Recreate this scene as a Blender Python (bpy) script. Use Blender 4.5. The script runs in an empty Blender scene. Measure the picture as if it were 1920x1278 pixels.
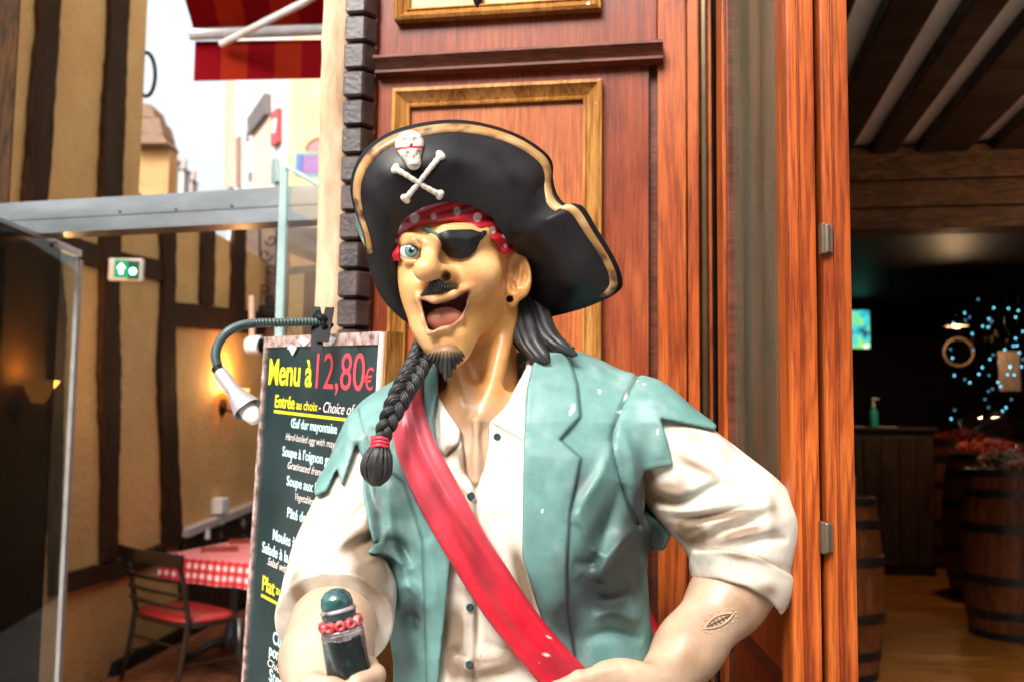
import bpy, bmesh, math, random
import numpy as np
from mathutils import Vector, Matrix

# ---------------------------------------------------------------- camera, sky, sun, exposure
SC = bpy.context.scene
F = 1867.0                       # focal length in pixels of the 1920 px wide photograph (35 mm lens)
CAM = np.array([0.0, 0.0, 1.40])
PITCH, ROLL = math.radians(5.0), 0.012
_R = Matrix.Rotation(math.radians(90) + PITCH, 3, 'X') @ Matrix.Rotation(ROLL, 3, 'Z')
RC = np.array(_R)
cam_d = bpy.data.cameras.new('camera')
cam = bpy.data.objects.new('camera', cam_d)
SC.collection.objects.link(cam)
cam.matrix_world = Matrix.Translation(CAM) @ _R.to_4x4()
cam_d.sensor_width = 36.0
cam_d.lens = 36.0 * F / 1920.0
cam_d.clip_start = 0.05
cam_d.clip_end = 500
cam_d.dof.use_dof = True
cam_d.dof.focus_distance = 1.31
cam_d.dof.aperture_fstop = 5.6
SC.camera = cam

world = bpy.data.worlds.new('World')
SC.world = world
world.use_nodes = True
wn = world.node_tree
bg = wn.nodes['Background']
sky = wn.nodes.new('ShaderNodeTexSky')
sky.sky_type = 'NISHITA'
sky.sun_disc = False
sky.sun_elevation = math.radians(40)
sky.sun_rotation = math.radians(205)
sky.air_density = 1.6
sky.dust_density = 9.0
sky.ozone_density = 1.0
hs = wn.nodes.new('ShaderNodeHueSaturation')      # thin overcast: the sky is nearly white
hs.inputs['Saturation'].default_value = 0.2
wn.links.new(sky.outputs[0], hs.inputs['Color'])
wn.links.new(hs.outputs[0], bg.inputs[0])
bg.inputs[1].default_value = 0.15

sun_d = bpy.data.lights.new('sun', 'SUN')
sun_d.energy = 0.95
sun_d.angle = math.radians(22)
sun_d.color = (1.0, 0.95, 0.88)
sun = bpy.data.objects.new('sun', sun_d)
SC.collection.objects.link(sun)
_el, _az = math.radians(40), math.radians(205)    # azimuth clockwise from +Y: behind the camera, to its left
_sd = Vector((math.sin(_az) * math.cos(_el), math.cos(_az) * math.cos(_el), math.sin(_el)))
sun.rotation_euler = _sd.to_track_quat('Z', 'Y').to_euler()
sun.location = (-3, -6, 9)

vs = SC.view_settings
vs.view_transform = 'Standard'
vs.look = 'None'
vs.gamma = 1.0
vs.use_curve_mapping = False
vs.exposure = 1.45
SC.cycles.use_denoising = True
SC.cycles.max_bounces = 8
SC.cycles.caustics_reflective = False
SC.cycles.caustics_refractive = False
SC.cycles.sample_clamp_indirect = 6.0

# ---------------------------------------------------------------- surveying helpers
def ray(px, py):
    v = RC @ np.array([(px - 960.0) / F, -(py - 639.0) / F, -1.0])
    return v
def at(px, py, Y):
    """point on the sight line of a photo pixel at world depth Y"""
    d = ray(px, py)
    return CAM + d * (Y / d[1])
def onplane(px, py, p0, n):
    d = ray(px, py)
    p0 = np.array(p0, float); n = np.array(n, float)
    return CAM + d * (np.dot(p0 - CAM, n) / np.dot(d, n))
def project(P):
    q = (P - CAM) @ RC
    w = -q[..., 2]
    return 960.0 + F * q[..., 0] / w, 639.0 - F * q[..., 1] / w

FA = math.radians(10)            # the shop front runs nearer to the right
F0 = np.array([0.0, 2.05, 0.0])
Fa = np.array([math.cos(FA), -math.sin(FA), 0.0])
Fn = np.array([-math.sin(FA), -math.cos(FA), 0.0])
def fw(a, z, n=0.0):
    return F0 + Fa * a + Fn * n + np.array([0, 0, z])
def fpx(px, py, n=0.0):
    p = onplane(px, py, F0 + Fn * n, Fn)
    return float(np.dot(p - F0, Fa)), float(p[2])
FROT = Matrix.Rotation(-FA, 3, 'Z')   # local x -> along, local y -> into the building

# ---------------------------------------------------------------- object helpers
COL = SC.collection
def tag(o, label=None, cat=None, group=None, kind=None):
    if label: o['label'] = label
    if cat: o['category'] = cat
    if group: o['group'] = group
    if kind: o['kind'] = kind
    return o
def empty(name, loc, label=None, cat=None, group=None):
    o = bpy.data.objects.new(name, None)
    COL.objects.link(o)
    o.location = tuple(float(c) for c in loc)
    o.empty_display_size = 0.05
    return tag(o, label, cat, group)
def link(name, me, mat, parent=None, smooth=False):
    """a mesh given in world coordinates, parented without moving it"""
    if mat is not None and not me.materials: me.materials.append(mat)
    o = bpy.data.objects.new(name, me)
    COL.objects.link(o)
    if parent is not None:
        off = Vector((0, 0, 0)); q = parent
        while q is not None:
            off += q.location; q = q.parent
        me.transform(Matrix.Translation(-off))
        o.parent = parent
    if smooth: me.shade_smooth()
    return o
def copy_tree(o, parent=None):
    c = o.copy(); COL.objects.link(c); c.parent = parent
    for ch in list(o.children): copy_tree(ch, c)
    return c

class MB:
    def __init__(s): s.bm = bmesh.new()
    def box(s, lo, hi, M=None, bev=0.0, seg=2):
        lo = Vector(lo); hi = Vector(hi)
        r = bmesh.ops.create_cube(s.bm, size=1.0)
        vs_ = r['verts']
        for v in vs_:
            v.co = Vector(((lo[i] + hi[i]) / 2 + v.co[i] * (hi[i] - lo[i])) for i in range(3))
        if bev > 0:
            es = list({e for v in vs_ for e in v.link_edges})
            rr = bmesh.ops.bevel(s.bm, geom=es, offset=bev, segments=seg, affect='EDGES', profile=0.6)
            vs_ = list({v for f in rr['faces'] for v in f.verts} | {v for v in vs_ if v.is_valid})
        if M is not None:
            bmesh.ops.transform(s.bm, matrix=M, verts=vs_)
        return s
    def poly(s, pts):
        vv = [s.bm.verts.new(tuple(float(c) for c in p)) for p in pts]
        s.bm.faces.new(vv); return s
    def prism(s, pts, d):
        """closed prism: polygon pts (3d) pushed along vector d"""
        d = np.array(d, float)
        a = [s.bm.verts.new(tuple(float(c) for c in p)) for p in pts]
        b = [s.bm.verts.new(tuple(float(c) for c in (np.array(p) + d))) for p in pts]
        n = len(pts)
        s.bm.faces.new(a); s.bm.faces.new(b[::-1])
        for i in range(n):
            s.bm.faces.new((a[i], b[i], b[(i + 1) % n], a[(i + 1) % n]))
        bmesh.ops.recalc_face_normals(s.bm, faces=s.bm.faces[:])
        return s
    def tube(s, pts, rad, seg=10, cap=True):
        pts = [Vector(tuple(float(c) for c in p)) for p in pts]
        n = len(pts)
        rr = [rad] * n if np.isscalar(rad) else list(rad)
        up = None; rings = []
        for i, p in enumerate(pts):
            t = (pts[min(i + 1, n - 1)] - pts[max(i - 1, 0)]).normalized()
            if up is None:
                up = Vector((0, 0, 1)) if abs(t.z) < 0.9 else Vector((1, 0, 0))
            x = (up - t * up.dot(t)).normalized(); up = x; y = t.cross(x)
            rings.append([s.bm.verts.new(p + (x * math.cos(k * 2 * math.pi / seg) + y * math.sin(k * 2 * math.pi / seg)) * rr[i]) for k in range(seg)])
        for i in range(n - 1):
            for k in range(seg):
                s.bm.faces.new((rings[i][k], rings[i][(k + 1) % seg], rings[i + 1][(k + 1) % seg], rings[i + 1][k]))
        if cap:
            s.bm.faces.new(rings[0][::-1]); s.bm.faces.new(rings[-1])
        return s
    def lathe(s, c, prof, seg=24, axis=None, cap=True):
        """profile [(r, h)...] turned about the vertical through c (or another axis)"""
        c = Vector(tuple(float(k) for k in c))
        Q = Matrix.Identity(3) if axis is None else Vector(tuple(float(k) for k in axis)).to_track_quat('Z', 'Y').to_matrix()
        rings = []
        for r, h in prof:
            rings.append([s.bm.verts.new(c + Q @ Vector((max(r, 1e-4) * math.cos(k * 2 * math.pi / seg), max(r, 1e-4) * math.sin(k * 2 * math.pi / seg), h))) for k in range(seg)])
        for i in range(len(prof) - 1):
            for k in range(seg):
                s.bm.faces.new((rings[i][k], rings[i][(k + 1) % seg], rings[i + 1][(k + 1) % seg], rings[i + 1][k]))
        if cap:
            s.bm.faces.new(rings[0][::-1]); s.bm.faces.new(rings[-1])
        return s
    def build(s, name, mat, parent=None, smooth=False, angle=None):
        bmesh.ops.recalc_face_normals(s.bm, faces=s.bm.faces[:])
        me = bpy.data.meshes.new(name)
        s.bm.to_mesh(me); s.bm.free()
        o = link(name, me, mat, parent)
        if smooth:
            me.shade_smooth()
        elif angle:
            me.shade_smooth()
            me.set_sharp_from_angle(angle=math.radians(angle))
        return o
def fbox(mb, a0, a1, z0, z1, n0, n1, bev=0.0):
    """box in shop-front coordinates: along, height, outward"""
    M = Matrix.Translation(Vector(F0)) @ FROT.to_4x4()
    return mb.box((min(a0, a1), -max(n0, n1), min(z0, z1)), (max(a0, a1), -min(n0, n1), max(z0, z1)), M, bev)

# ---------------------------------------------------------------- materials
def new_mat(name):
    m = bpy.data.materials.new(name); m.use_nodes = True
    return m, m.node_tree, m.node_tree.nodes['Principled BSDF']
def nd(t, typ, **kw):
    n = t.nodes.new(typ)
    for k, v in kw.items():
        if k in n.inputs: n.inputs[k].default_value = v
        else: setattr(n, k, v)
    return n
def ramp(t, fac, stops):
    r = t.nodes.new('ShaderNodeValToRGB')
    e = r.color_ramp.elements
    while len(e) < len(stops): e.new(0.5)
    for i, (p, c) in enumerate(stops):
        e[i].position = p
        e[i].color = (c[0], c[1], c[2], 1) if not np.isscalar(c) else (c, c, c, 1)
    t.links.new(fac, r.inputs[0])
    return r
def mapping(t, scale=(1, 1, 1), rot=(0, 0, 0), coord='Object'):
    tc = t.nodes.new('ShaderNodeTexCoord')
    mp = t.nodes.new('ShaderNodeMapping')
    mp.inputs['Scale'].default_value = scale
    mp.inputs['Rotation'].default_value = rot
    t.links.new(tc.outputs[coord], mp.inputs[0])
    return mp.outputs[0]
def bump(t, b, h, strength=0.3, dist=0.002):
    bp = nd(t, 'ShaderNodeBump', Strength=strength, Distance=dist)
    t.links.new(h, bp.inputs['Height'])
    t.links.new(bp.outputs[0], b.inputs['Normal'])
def noisy(name, c1, c2, scale=8.0, rough=0.6, detail=6, stretch=(1, 1, 1), bmp=0.2, bscale=40.0, bdist=0.002, metallic=0.0, lo=0.35, hi=0.65, coat=0.0, rot=(0, 0, 0), vary=0.0):
    m, t, b = new_mat(name)
    v = mapping(t, stretch, rot)
    n = nd(t, 'ShaderNodeTexNoise', Scale=scale, Detail=detail, Roughness=0.6)
    t.links.new(v, n.inputs['Vector'])
    r = ramp(t, n.outputs[0], [(lo, c1), (hi, c2)])
    oi = nd(t, 'ShaderNodeObjectInfo'); orr = ramp(t, oi.outputs['Random'], [(0.0, 1.0 - vary), (1.0, 1.0)])
    vm = nd(t, 'ShaderNodeMix', data_type='RGBA', blend_type='MULTIPLY'); vm.inputs[0].default_value = 1.0
    t.links.new(r.outputs[0], vm.inputs[6]); t.links.new(orr.outputs[0], vm.inputs[7])
    t.links.new(vm.outputs[2], b.inputs['Base Color'])
    b.inputs['Roughness'].default_value = rough
    b.inputs['Metallic'].default_value = metallic
    b.inputs['Coat Weight'].default_value = coat
    b.inputs['Coat Roughness'].default_value = 0.15
    if bmp:
        n2 = nd(t, 'ShaderNodeTexNoise', Scale=bscale, Detail=5.0)
        t.links.new(v, n2.inputs['Vector'])
        bump(t, b, n2.outputs[0], bmp, bdist)
    return m
def wood(name, c_dark, c_mid, c_light, rough=0.4, scale=1.0, coat=0.25, axis='Z', figure=0.5, bmp=0.15, blotch=0.45):
    """varnished timber, grain along an object axis"""
    m, t, b = new_mat(name)
    st = {'Z': (1, 1, 0.085), 'X': (0.085, 1, 1), 'Y': (1, 0.085, 1)}[axis]
    v = mapping(t, tuple(k * scale for k in st))
    big = nd(t, 'ShaderNodeTexNoise', Scale=11.0, Detail=4.0, Distortion=1.6)
    t.links.new(v, big.inputs['Vector'])
    mul = nd(t, 'ShaderNodeMath', operation='MULTIPLY'); mul.inputs[1].default_value = 9.0
    t.links.new(big.outputs[0], mul.inputs[0])
    sn = nd(t, 'ShaderNodeMath', operation='PINGPONG'); sn.inputs[1].default_value = 1.0
    t.links.new(mul.outputs[0], sn.inputs[0])
    fine = nd(t, 'ShaderNodeTexNoise', Scale=120.0, Detail=4.0)
    t.links.new(v, fine.inputs['Vector'])
    mx = nd(t, 'ShaderNodeMix', data_type='FLOAT'); mx.inputs[0].default_value = 1.0 - figure
    t.links.new(sn.outputs[0], mx.inputs[2]); t.links.new(fine.outputs[0], mx.inputs[3])
    v2 = mapping(t, tuple(1.0 if k == 1 else 0.4 for k in st))
    blot = nd(t, 'ShaderNodeTexNoise', Scale=4.0, Detail=6.0, Roughness=0.68, Distortion=0.4)
    t.links.new(v2, blot.inputs['Vector'])
    ad = nd(t, 'ShaderNodeMix', data_type='FLOAT'); ad.inputs[0].default_value = blotch
    t.links.new(mx.outputs[0], ad.inputs[2]); t.links.new(blot.outputs[0], ad.inputs[3])
    r = ramp(t, ad.outputs[0], [(0.32, c_dark), (0.50, c_mid), (0.68, c_light)])
    vp = mapping(t, tuple(k * scale * (0.35 if k < 0.5 else 1.0) for k in st))
    pore = nd(t, 'ShaderNodeTexNoise', Scale=330.0, Detail=3.0, Roughness=0.7); t.links.new(vp, pore.inputs['Vector'])
    pr = ramp(t, pore.outputs[0], [(0.40, 0.62), (0.52, 1.0)])
    oi = nd(t, 'ShaderNodeObjectInfo'); orr = ramp(t, oi.outputs['Random'], [(0.0, 0.88), (1.0, 1.08)])
    pm = nd(t, 'ShaderNodeMix', data_type='RGBA', blend_type='MULTIPLY'); pm.inputs[0].default_value = 1.0
    pm2 = nd(t, 'ShaderNodeMix', data_type='RGBA', blend_type='MULTIPLY'); pm2.inputs[0].default_value = 1.0
    t.links.new(r.outputs[0], pm.inputs[6]); t.links.new(pr.outputs[0], pm.inputs[7])
    t.links.new(pm.outputs[2], pm2.inputs[6]); t.links.new(orr.outputs[0], pm2.inputs[7])
    t.links.new(pm2.outputs[2], b.inputs['Base Color'])
    rr = ramp(t, blot.outputs[0], [(0.3, rough * 0.75), (0.7, min(1, rough * 1.35))])
    t.links.new(rr.outputs[0], b.inputs['Roughness'])
    b.inputs['Coat Weight'].default_value = coat * 0.3
    b.inputs['Specular IOR Level'].default_value = 0.2
    b.inputs['Coat Roughness'].default_value = 0.25
    bump(t, b, mx.outputs[0], bmp, 0.001)
    return m
def plain(name, c, rough=0.5, metallic=0.0, coat=0.0):
    m = noisy(name, tuple(k * 0.85 for k in c), tuple(min(1, k * 1.1) for k in c), 14.0, rough, bmp=0.05, metallic=metallic, coat=coat)
    return m
def glow(name, c, s):
    m, t, b = new_mat(name)
    b.inputs['Base Color'].default_value = (*c, 1)
    b.inputs['Emission Color'].default_value = (*c, 1)
    b.inputs['Emission Strength'].default_value = s
    return m
def glass(name, tint=(0.9, 0.97, 0.95), rough=0.0, reflect=1.0, haze=0.0):
    """thin sheet glass: clear to light, with a Fresnel reflection"""
    m, t, b = new_mat(name)
    t.nodes.remove(b)
    out = t.nodes['Material Output']
    tr = nd(t, 'ShaderNodeBsdfTransparent'); tr.inputs[0].default_value = (*tint, 1)
    gl = nd(t, 'ShaderNodeBsdfGlossy'); gl.inputs['Roughness'].default_value = rough
    lw = nd(t, 'ShaderNodeLayerWeight')
    pw = nd(t, 'ShaderNodeMath', operation='POWER'); pw.inputs[1].default_value = 5.0
    t.links.new(lw.outputs['Facing'], pw.inputs[0])
    mu = nd(t, 'ShaderNodeMath', operation='MULTIPLY_ADD'); mu.inputs[1].default_value = min(0.95, 0.95 * reflect); mu.inputs[2].default_value = 0.045 * reflect; mu.use_clamp = True
    t.links.new(pw.outputs[0], mu.inputs[0])
    mx = nd(t, 'ShaderNodeMixShader')
    t.links.new(mu.outputs[0], mx.inputs[0]); t.links.new(tr.outputs[0], mx.inputs[1]); t.links.new(gl.outputs[0], mx.inputs[2])
    last = mx
    if haze:                       # olive haze mixed into the colour stands in for the pane's soft reflection
        dfu = nd(t, 'ShaderNodeBsdfDiffuse'); dfu.inputs[0].default_value = (0.42, 0.39, 0.28, 1)
        nz_ = nd(t, 'ShaderNodeTexNoise', Scale=9.0, Detail=5.0); t.links.new(mapping(t, (1, 1, 0.25)), nz_.inputs['Vector'])
        rz_ = ramp(t, nz_.outputs[0], [(0.3, haze * 0.4), (0.7, haze)])
        last = nd(t, 'ShaderNodeMixShader'); t.links.new(rz_.outputs[0], last.inputs[0]); t.links.new(mx.outputs[0], last.inputs[1]); t.links.new(dfu.outputs[0], last.inputs[2])
    t.links.new(last.outputs[0], out.inputs[0])
    return m
rnd = random.Random(4)
# ---------------------------------------------------------------- palette
M = {}
M['panel'] = wood('varnished_panel', (0.075, 0.009, 0.003), (0.21, 0.033, 0.007), (0.33, 0.078, 0.019), 0.34, 1.0, 0.4, figure=0.2, blotch=0.68)
M['panel_light'] = wood('varnished_panel_light', (0.15, 0.028, 0.007), (0.30, 0.074, 0.017), (0.42, 0.135, 0.038), 0.32, 1.0, 0.4, figure=0.2, blotch=0.65)
M['moulding'] = wood('dark_moulding', (0.035, 0.010, 0.007), (0.11, 0.030, 0.016), (0.19, 0.055, 0.03), 0.35, 1.0, 0.4, 'X', 0.2)
M['gold'] = wood('gilt_wood', (0.12, 0.042, 0.009), (0.33, 0.135, 0.028), (0.50, 0.25, 0.07), 0.34, 1.6, 0.35, 'Z', 0.3)
M['orange'] = wood('orange_oak', (0.17, 0.026, 0.006), (0.34, 0.068, 0.011), (0.42, 0.098, 0.017), 0.34, 1.1, 0.4, figure=0.45, blotch=0.4)
M['quoin'] = noisy('dark_stained_block', (0.022, 0.014, 0.013), (0.075, 0.042, 0.038), 22, 0.42, stretch=(1, 1, 1), bmp=0.7, bscale=110, bdist=0.002, coat=0.2, vary=0.5)
M['quoin_core'] = plain('reddish_core', (0.14, 0.03, 0.015), 0.6)
M['post'] = noisy('weathered_post', (0.24, 0.14, 0.075), (0.58, 0.40, 0.255), 16, 0.8, stretch=(1, 1, 0.25), bmp=0.9, bscale=45, bdist=0.006)
M['timber'] = wood('old_timber', (0.010, 0.005, 0.0025), (0.038, 0.016, 0.006), (0.075, 0.034, 0.013), 0.8, 2.0, 0.0, figure=0.3, bmp=0.8); M['timber'].node_tree.nodes['Principled BSDF'].inputs['Specular IOR Level'].default_value = 0.1
M['plaster'] = noisy('ochre_plaster', (0.54, 0.285, 0.082), (0.68, 0.40, 0.145), 2.6, 0.85, bmp=0.8, bscale=24, bdist=0.012, lo=0.25, hi=0.75)
M['steel'] = noisy('brushed_steel_beam', (0.17, 0.185, 0.195), (0.30, 0.325, 0.34), 6, 0.28, stretch=(0.05, 1, 1), bmp=0.04, metallic=0.9)
M['alu'] = plain('grey_aluminium', (0.50, 0.48, 0.48), 0.35, 0.6)
M['black'] = plain('black_paint', (0.006, 0.006, 0.006), 0.5); M['black'].node_tree.nodes['Principled BSDF'].inputs['Specular IOR Level'].default_value = 0.12
M['white'] = plain('white_paint', (0.78, 0.76, 0.72), 0.5)
M['glass'] = glass('clear_glass')
M['doorglass'] = glass('door_glass', (0.72, 0.72, 0.60), 0.04, 0.30, 0.16)
M['smoked'] = glass('smoked_glass', (0.13, 0.13, 0.12), 0.02, 1.0)
M['greenedge'] = noisy('green_glass_edge', (0.22, 0.31, 0.30), (0.32, 0.42, 0.40), 5, 0.15, bmp=0)
M['shop_dark'] = wood('dark_shop_wood', (0.008, 0.005, 0.004), (0.022, 0.012, 0.008), (0.04, 0.02, 0.012), 0.5, 1.0, 0.1, 'X', 0.3)
M['shop_plaster'] = noisy('shop_ceiling_plaster', (0.74, 0.70, 0.64), (0.84, 0.80, 0.74), 3, 0.9)
M['red'] = plain('red_leatherette', (0.30, 0.014, 0.012), 0.4)

# ---------------------------------------------------------------- ground and floors
mb = MB(); mb.poly([(-120, -120, -0.26), (120, -120, -0.26), (120, 120, -0.26), (-120, 120, -0.26)])
g = mb.build('ground', noisy('street_ground', (0.10, 0.095, 0.09), (0.17, 0.16, 0.15), 3, 0.85)); tag(g, kind='structure')
mb = MB()
mb.prism([(-7, -7, -0.255), (9, -7, -0.255), (9, 1.2, -0.255), (-0.62, 2.22, -0.255), (-0.75, 3.55, -0.255), (-7, 3.9, -0.255)], (0, 0, 0.255))
g = mb.build('pavement', noisy('pavement_stone', (0.46, 0.44, 0.41), (0.58, 0.56, 0.53), 5, 0.8, bmp=0.4)); tag(g, kind='structure')

# the other side of the narrow street, behind the camera
ob = empty('street_house', (0, -4.6, 0), 'long pale stone house front across the narrow street', 'house')
mb = MB(); mb.box((-26, -6.5, -0.2), (26, -4.6, 5.0)); mb.build('wall', noisy('street_stone', (0.42, 0.39, 0.35), (0.55, 0.52, 0.47), 2, 0.85), ob)
mb = MB(); mb.box((-26.2, -6.5, 5.0), (26.2, -4.3, 5.25), None, 0.03); mb.build('cornice', plain('street_cornice', (0.30, 0.28, 0.25), 0.8), ob)
for k in range(13):
    for zz in (0.9,):
        x_ = -24 + 4 * k
        mb = MB(); mb.box((x_ - 0.6, -4.62, zz), (x_ + 0.6, -4.56, zz + 1.9), None, 0.01); wf = mb.build('window', plain('street_window_frame', (0.5, 0.48, 0.45), 0.5), ob)
        for sx_ in (-0.29, 0.29):
            mb = MB(); mb.box((x_ + sx_ - 0.24, -4.57, zz + 0.08), (x_ + sx_ + 0.24, -4.55, zz + 1.82)); mb.build('pane', plain('street_pane', (0.02, 0.025, 0.03), 0.08), wf)
# ---------------------------------------------------------------- shop front: pilaster with panels
aL, aR = fpx(704, 400)[0], fpx(1216, 400)[0]
aS = fpx(1233, 400)[0]
pil = empty('shop_front_pilaster', fw((aL + aR) / 2, 0, 0), 'varnished reddish wood pilaster with gilt framed panel behind the pirate figure', 'pilaster')
mb = MB(); fbox(mb, aL, aR, 0, 4.2, -0.10, 0.0); mb.build('backing_board', M['panel'], pil)
# gilt frame, four mitred lengths, each with a sloping face
def frame(parent, oTL, iTL, oTR, iTR, zbot, up=False):
    ao0, zo = fpx(*oTL, 0.02); ai0, zi = fpx(*iTL, 0.02)
    ao1 = fpx(*oTR, 0.02)[0]; ai1 = fpx(*iTR, 0.02)[0]
    w = abs(ai0 - ao0)
    if up: zo2 = zbot; zi2 = zbot - w
    else: zo2 = zbot; zi2 = zbot + w
    def piece(o0, o1, i0, i1):
        # o/i: (a,z) of outer and inner edge ends; cross-section: flat lip, slope, bead
        mb = MB()
        secs = [(0.0, 0.002), (0.0, 0.026), (0.22, 0.030), (0.34, 0.024), (0.80, 0.012), (0.88, 0.016), (1.0, 0.014), (1.0, 0.002)]
        A = [fw(*(np.array(o0) * (1 - q) + np.array(i0) * q), h) for q, h in secs]
        B = [fw(*(np.array(o1) * (1 - q) + np.array(i1) * q), h) for q, h in secs]
        bm = mb.bm
        va = [bm.verts.new(tuple(p)) for p in A]; vb = [bm.verts.new(tuple(p)) for p in B]
        n = len(secs)
        for k in range(n): bm.faces.new((va[k], vb[k], vb[(k + 1) % n], va[(k + 1) % n]))
        bm.faces.new(va); bm.faces.new(vb[::-1])
        mb.build('frame_moulding', M['gold'], parent, angle=25)
    piece((ao0, zo), (ao1, zo), (ai0, zi), (ai1, zi))
    piece((ao0, zo2), (ao0, zo), (ai0, zi2), (ai0, zi))
    piece((ao1, zo), (ao1, zo2), (ai1, zi), (ai1, zi2))
    piece((ao1, zo2), (ao0, zo2), (ai1, zi2), (ai0, zi2))
    return ai0, ai1, zi, zi2
a0, a1, z1_, z0_ = frame(pil, (737, 168), (767, 199), (1129, 150), (1093, 183), 0.45)
mb = MB(); fbox(mb, a0, a1, z0_, z1_, -0.002, 0.003); mb.build('inner_panel', M['panel_light'], pil)
# board joint above the frame and screw heads
ac = fpx(934, 140)[0]; zc = fpx(934, 140)[1]
mb = MB(); fbox(mb, ac - 0.0008, ac + 0.0008, zc - 0.012, zc + 0.03, 0.0, 0.0012); mb.build('board_joint', M['black'], pil)
for (sx, sy) in ((1121, 194), (1103, 8)):
    p = fpx(sx, sy, 0.026)
    mb = MB(); mb.lathe(fw(*p, 0.022), [(0.0045, 0), (0.0045, 0.004), (0.003, 0.0052)], 14, Fn); mb.build('screw_head', M['alu'], pil)
# cornice
zt, zb = fpx(704, 112, 0.02)[1], fpx(706, 143, 0.02)[1]
secs = [(0.0, 1.0), (0.045, 1.0), (0.048, 0.82), (0.040, 0.66), (0.030, 0.48), (0.026, 0.30), (0.030, 0.24), (0.030, 0.10), (0.018, 0.05), (0.0, 0.0)]
mb = MB(); bm = mb.bm
ends = []
for a_ in (aL + 0.001, aS + 0.012):
    ends.append([bm.verts.new(tuple(fw(a_, zb + (zt - zb) * q, h))) for h, q in secs])
n = len(secs)
for k in range(n): bm.faces.new((ends[0][k], ends[1][k], ends[1][(k + 1) % n], ends[0][(k + 1) % n]))
bm.faces.new(ends[0]); bm.faces.new(ends[1][::-1])
mb.build('cornice_moulding', M['moulding'], pil, angle=35)
# upper picture panel with gilt frame, the point of an emblem reaching into it
b0, b1, zi, zi2 = frame(pil, (740, 40), (766, 14), (1127, 15), (1100, -8), 3.2, True)
mb = MB(); fbox(mb, b0, b1, min(zi, zi2), max(zi, zi2), -0.002, 0.003); mb.build('upper_panel', noisy('pale_gilt_panel', (0.45, 0.27, 0.10), (0.62, 0.42, 0.18), 9, 0.5), pil)
ea, ez = fpx(895, 17, 0.015)
mb = MB(); mb.lathe(fw(ea, ez, 0.012), [(0.0005, 0.0), (0.008, 0.012), (0.012, 0.028), (0.009, 0.05), (0.004, 0.06), (0.004, 0.30)], 12); mb.build('emblem_point', M['black'], pil, angle=40)
# narrow stile right of the boards
mb = MB(); fbox(mb, aR + 0.0, aS, 0, 4.2, -0.10, -0.018); mb.build('dark_recess_strip', M['moulding'], pil)
zq = fpx(1220, 81)[1]
mb = MB(); fbox(mb, aR - 0.008, aS - 0.001, zq, 4.2, -0.016, 0.006, 0.002); mb.build('upper_stile', M['panel'], pil)

# quoin column of chamfered dark blocks
q0 = fpx(640, 300, 0.05)[0]; qm = fpx(676, 300, 0.05)[0]
qr = aL
quo = empty('quoin_column', fw((q0 + qr) / 2, 0, 0), 'column of dark stained chamfered wooden blocks beside the rough post', 'column')
mb = MB(); fbox(mb, q0 + 0.004, qr - 0.002, 0, 4.2, -0.10, 0.014); mb.build('column_core', M['quoin_core'], quo)
zA, zB = fpx(640, 30, 0.05)[1], fpx(628, 617, 0.05)[1]
pitch = (zA - zB) / 11.0
ztop = zA + pitch * 16
first = None
for k in range(46):
    z1 = ztop - k * pitch; z0 = z1 - pitch * 0.91
    if z0 < 0.02: break
    h = 0.052
    e = 0.003
    mb = MB(); bm = mb.bm
    cs = [(q0, 0.012), (q0, h - e), (q0 + e, h), (qm - e * 0.5, h), (qm + 0.003, h - 0.004), (qr - 0.002, 0.022), (qr - 0.002, 0.012)]
    cs2 = [(q0 + 0.002, 0.012), (q0 + 0.003, h - e - 0.004), (q0 + e + 0.001, h - 0.006), (qm - 0.004, h - 0.006), (qm - 0.001, h - 0.010), (qr - 0.005, 0.017), (qr - 0.005, 0.012)]
    rows = [(z0, cs2), (z0 + 0.0045, cs), (z1 - 0.0045, cs), (z1, cs2)]
    jit = rnd.uniform(-0.0022, 0.0022); z0 += rnd.uniform(-0.0015, 0.0015); z1 += rnd.uniform(-0.0015, 0.0015)
    R_ = [[bm.verts.new(tuple(fw(a_, z_, n_ + jit))) for a_, n_ in c_] for z_, c_ in rows]
    for i in range(3):
        for j in range(len(cs)):
            bm.faces.new((R_[i][j], R_[i][(j + 1) % 7], R_[i + 1][(j + 1) % 7], R_[i + 1][j]))
    bm.faces.new(R_[0][::-1]); bm.faces.new(R_[3])
    mb.build('quoin_block', M['quoin'], quo)

# rough pale timber post
def noise3(p, s, seed=0):
    from mathutils import noise as nz
    return nz.noise(Vector((p[0] * s + seed * 17.3, p[1] * s + seed * 5.1, p[2] * s - seed * 9.7)))
pa0 = fpx(599, 300, 0.0)[0]; pa1 = q0 + 0.006
mb = MB(); bm = mb.bm
rings = []
NZ = 150
for i in range(NZ + 1):
    z_ = 4.2 * i / NZ
    cs = []
    for (a_, n_) in ((pa0, -0.10), (pa0, -0.05), (pa0, 0.0), (pa0 + 0.006, 0.018), (pa0 * 0.66 + pa1 * 0.34, 0.022), (pa0 * 0.33 + pa1 * 0.67, 0.022), (pa1, 0.018), (pa1, -0.05), (pa1, -0.10)):
        p = fw(a_, z_, n_)
        w_ = noise3(p, 9, 1) * 0.004 + noise3(p, 34, 2) * 0.0022
        cs.append(bm.verts.new(tuple(p + Fn * w_ * 1.2 - Fa * (w_ if a_ == pa0 else 0) * 1.3)))
    rings.append(cs)
for i in range(NZ):
    for j in range(9):
        bm.faces.new((rings[i][j], rings[i][(j + 1) % 9], rings[i + 1][(j + 1) % 9], rings[i + 1][j]))
bm.faces.new(rings[0]); bm.faces.new(rings[-1])
o = mb.build('timber_post', M['post'], smooth=True)
tag(o, 'rough weathered pale wooden post beside the dark block column', 'post')

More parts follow.
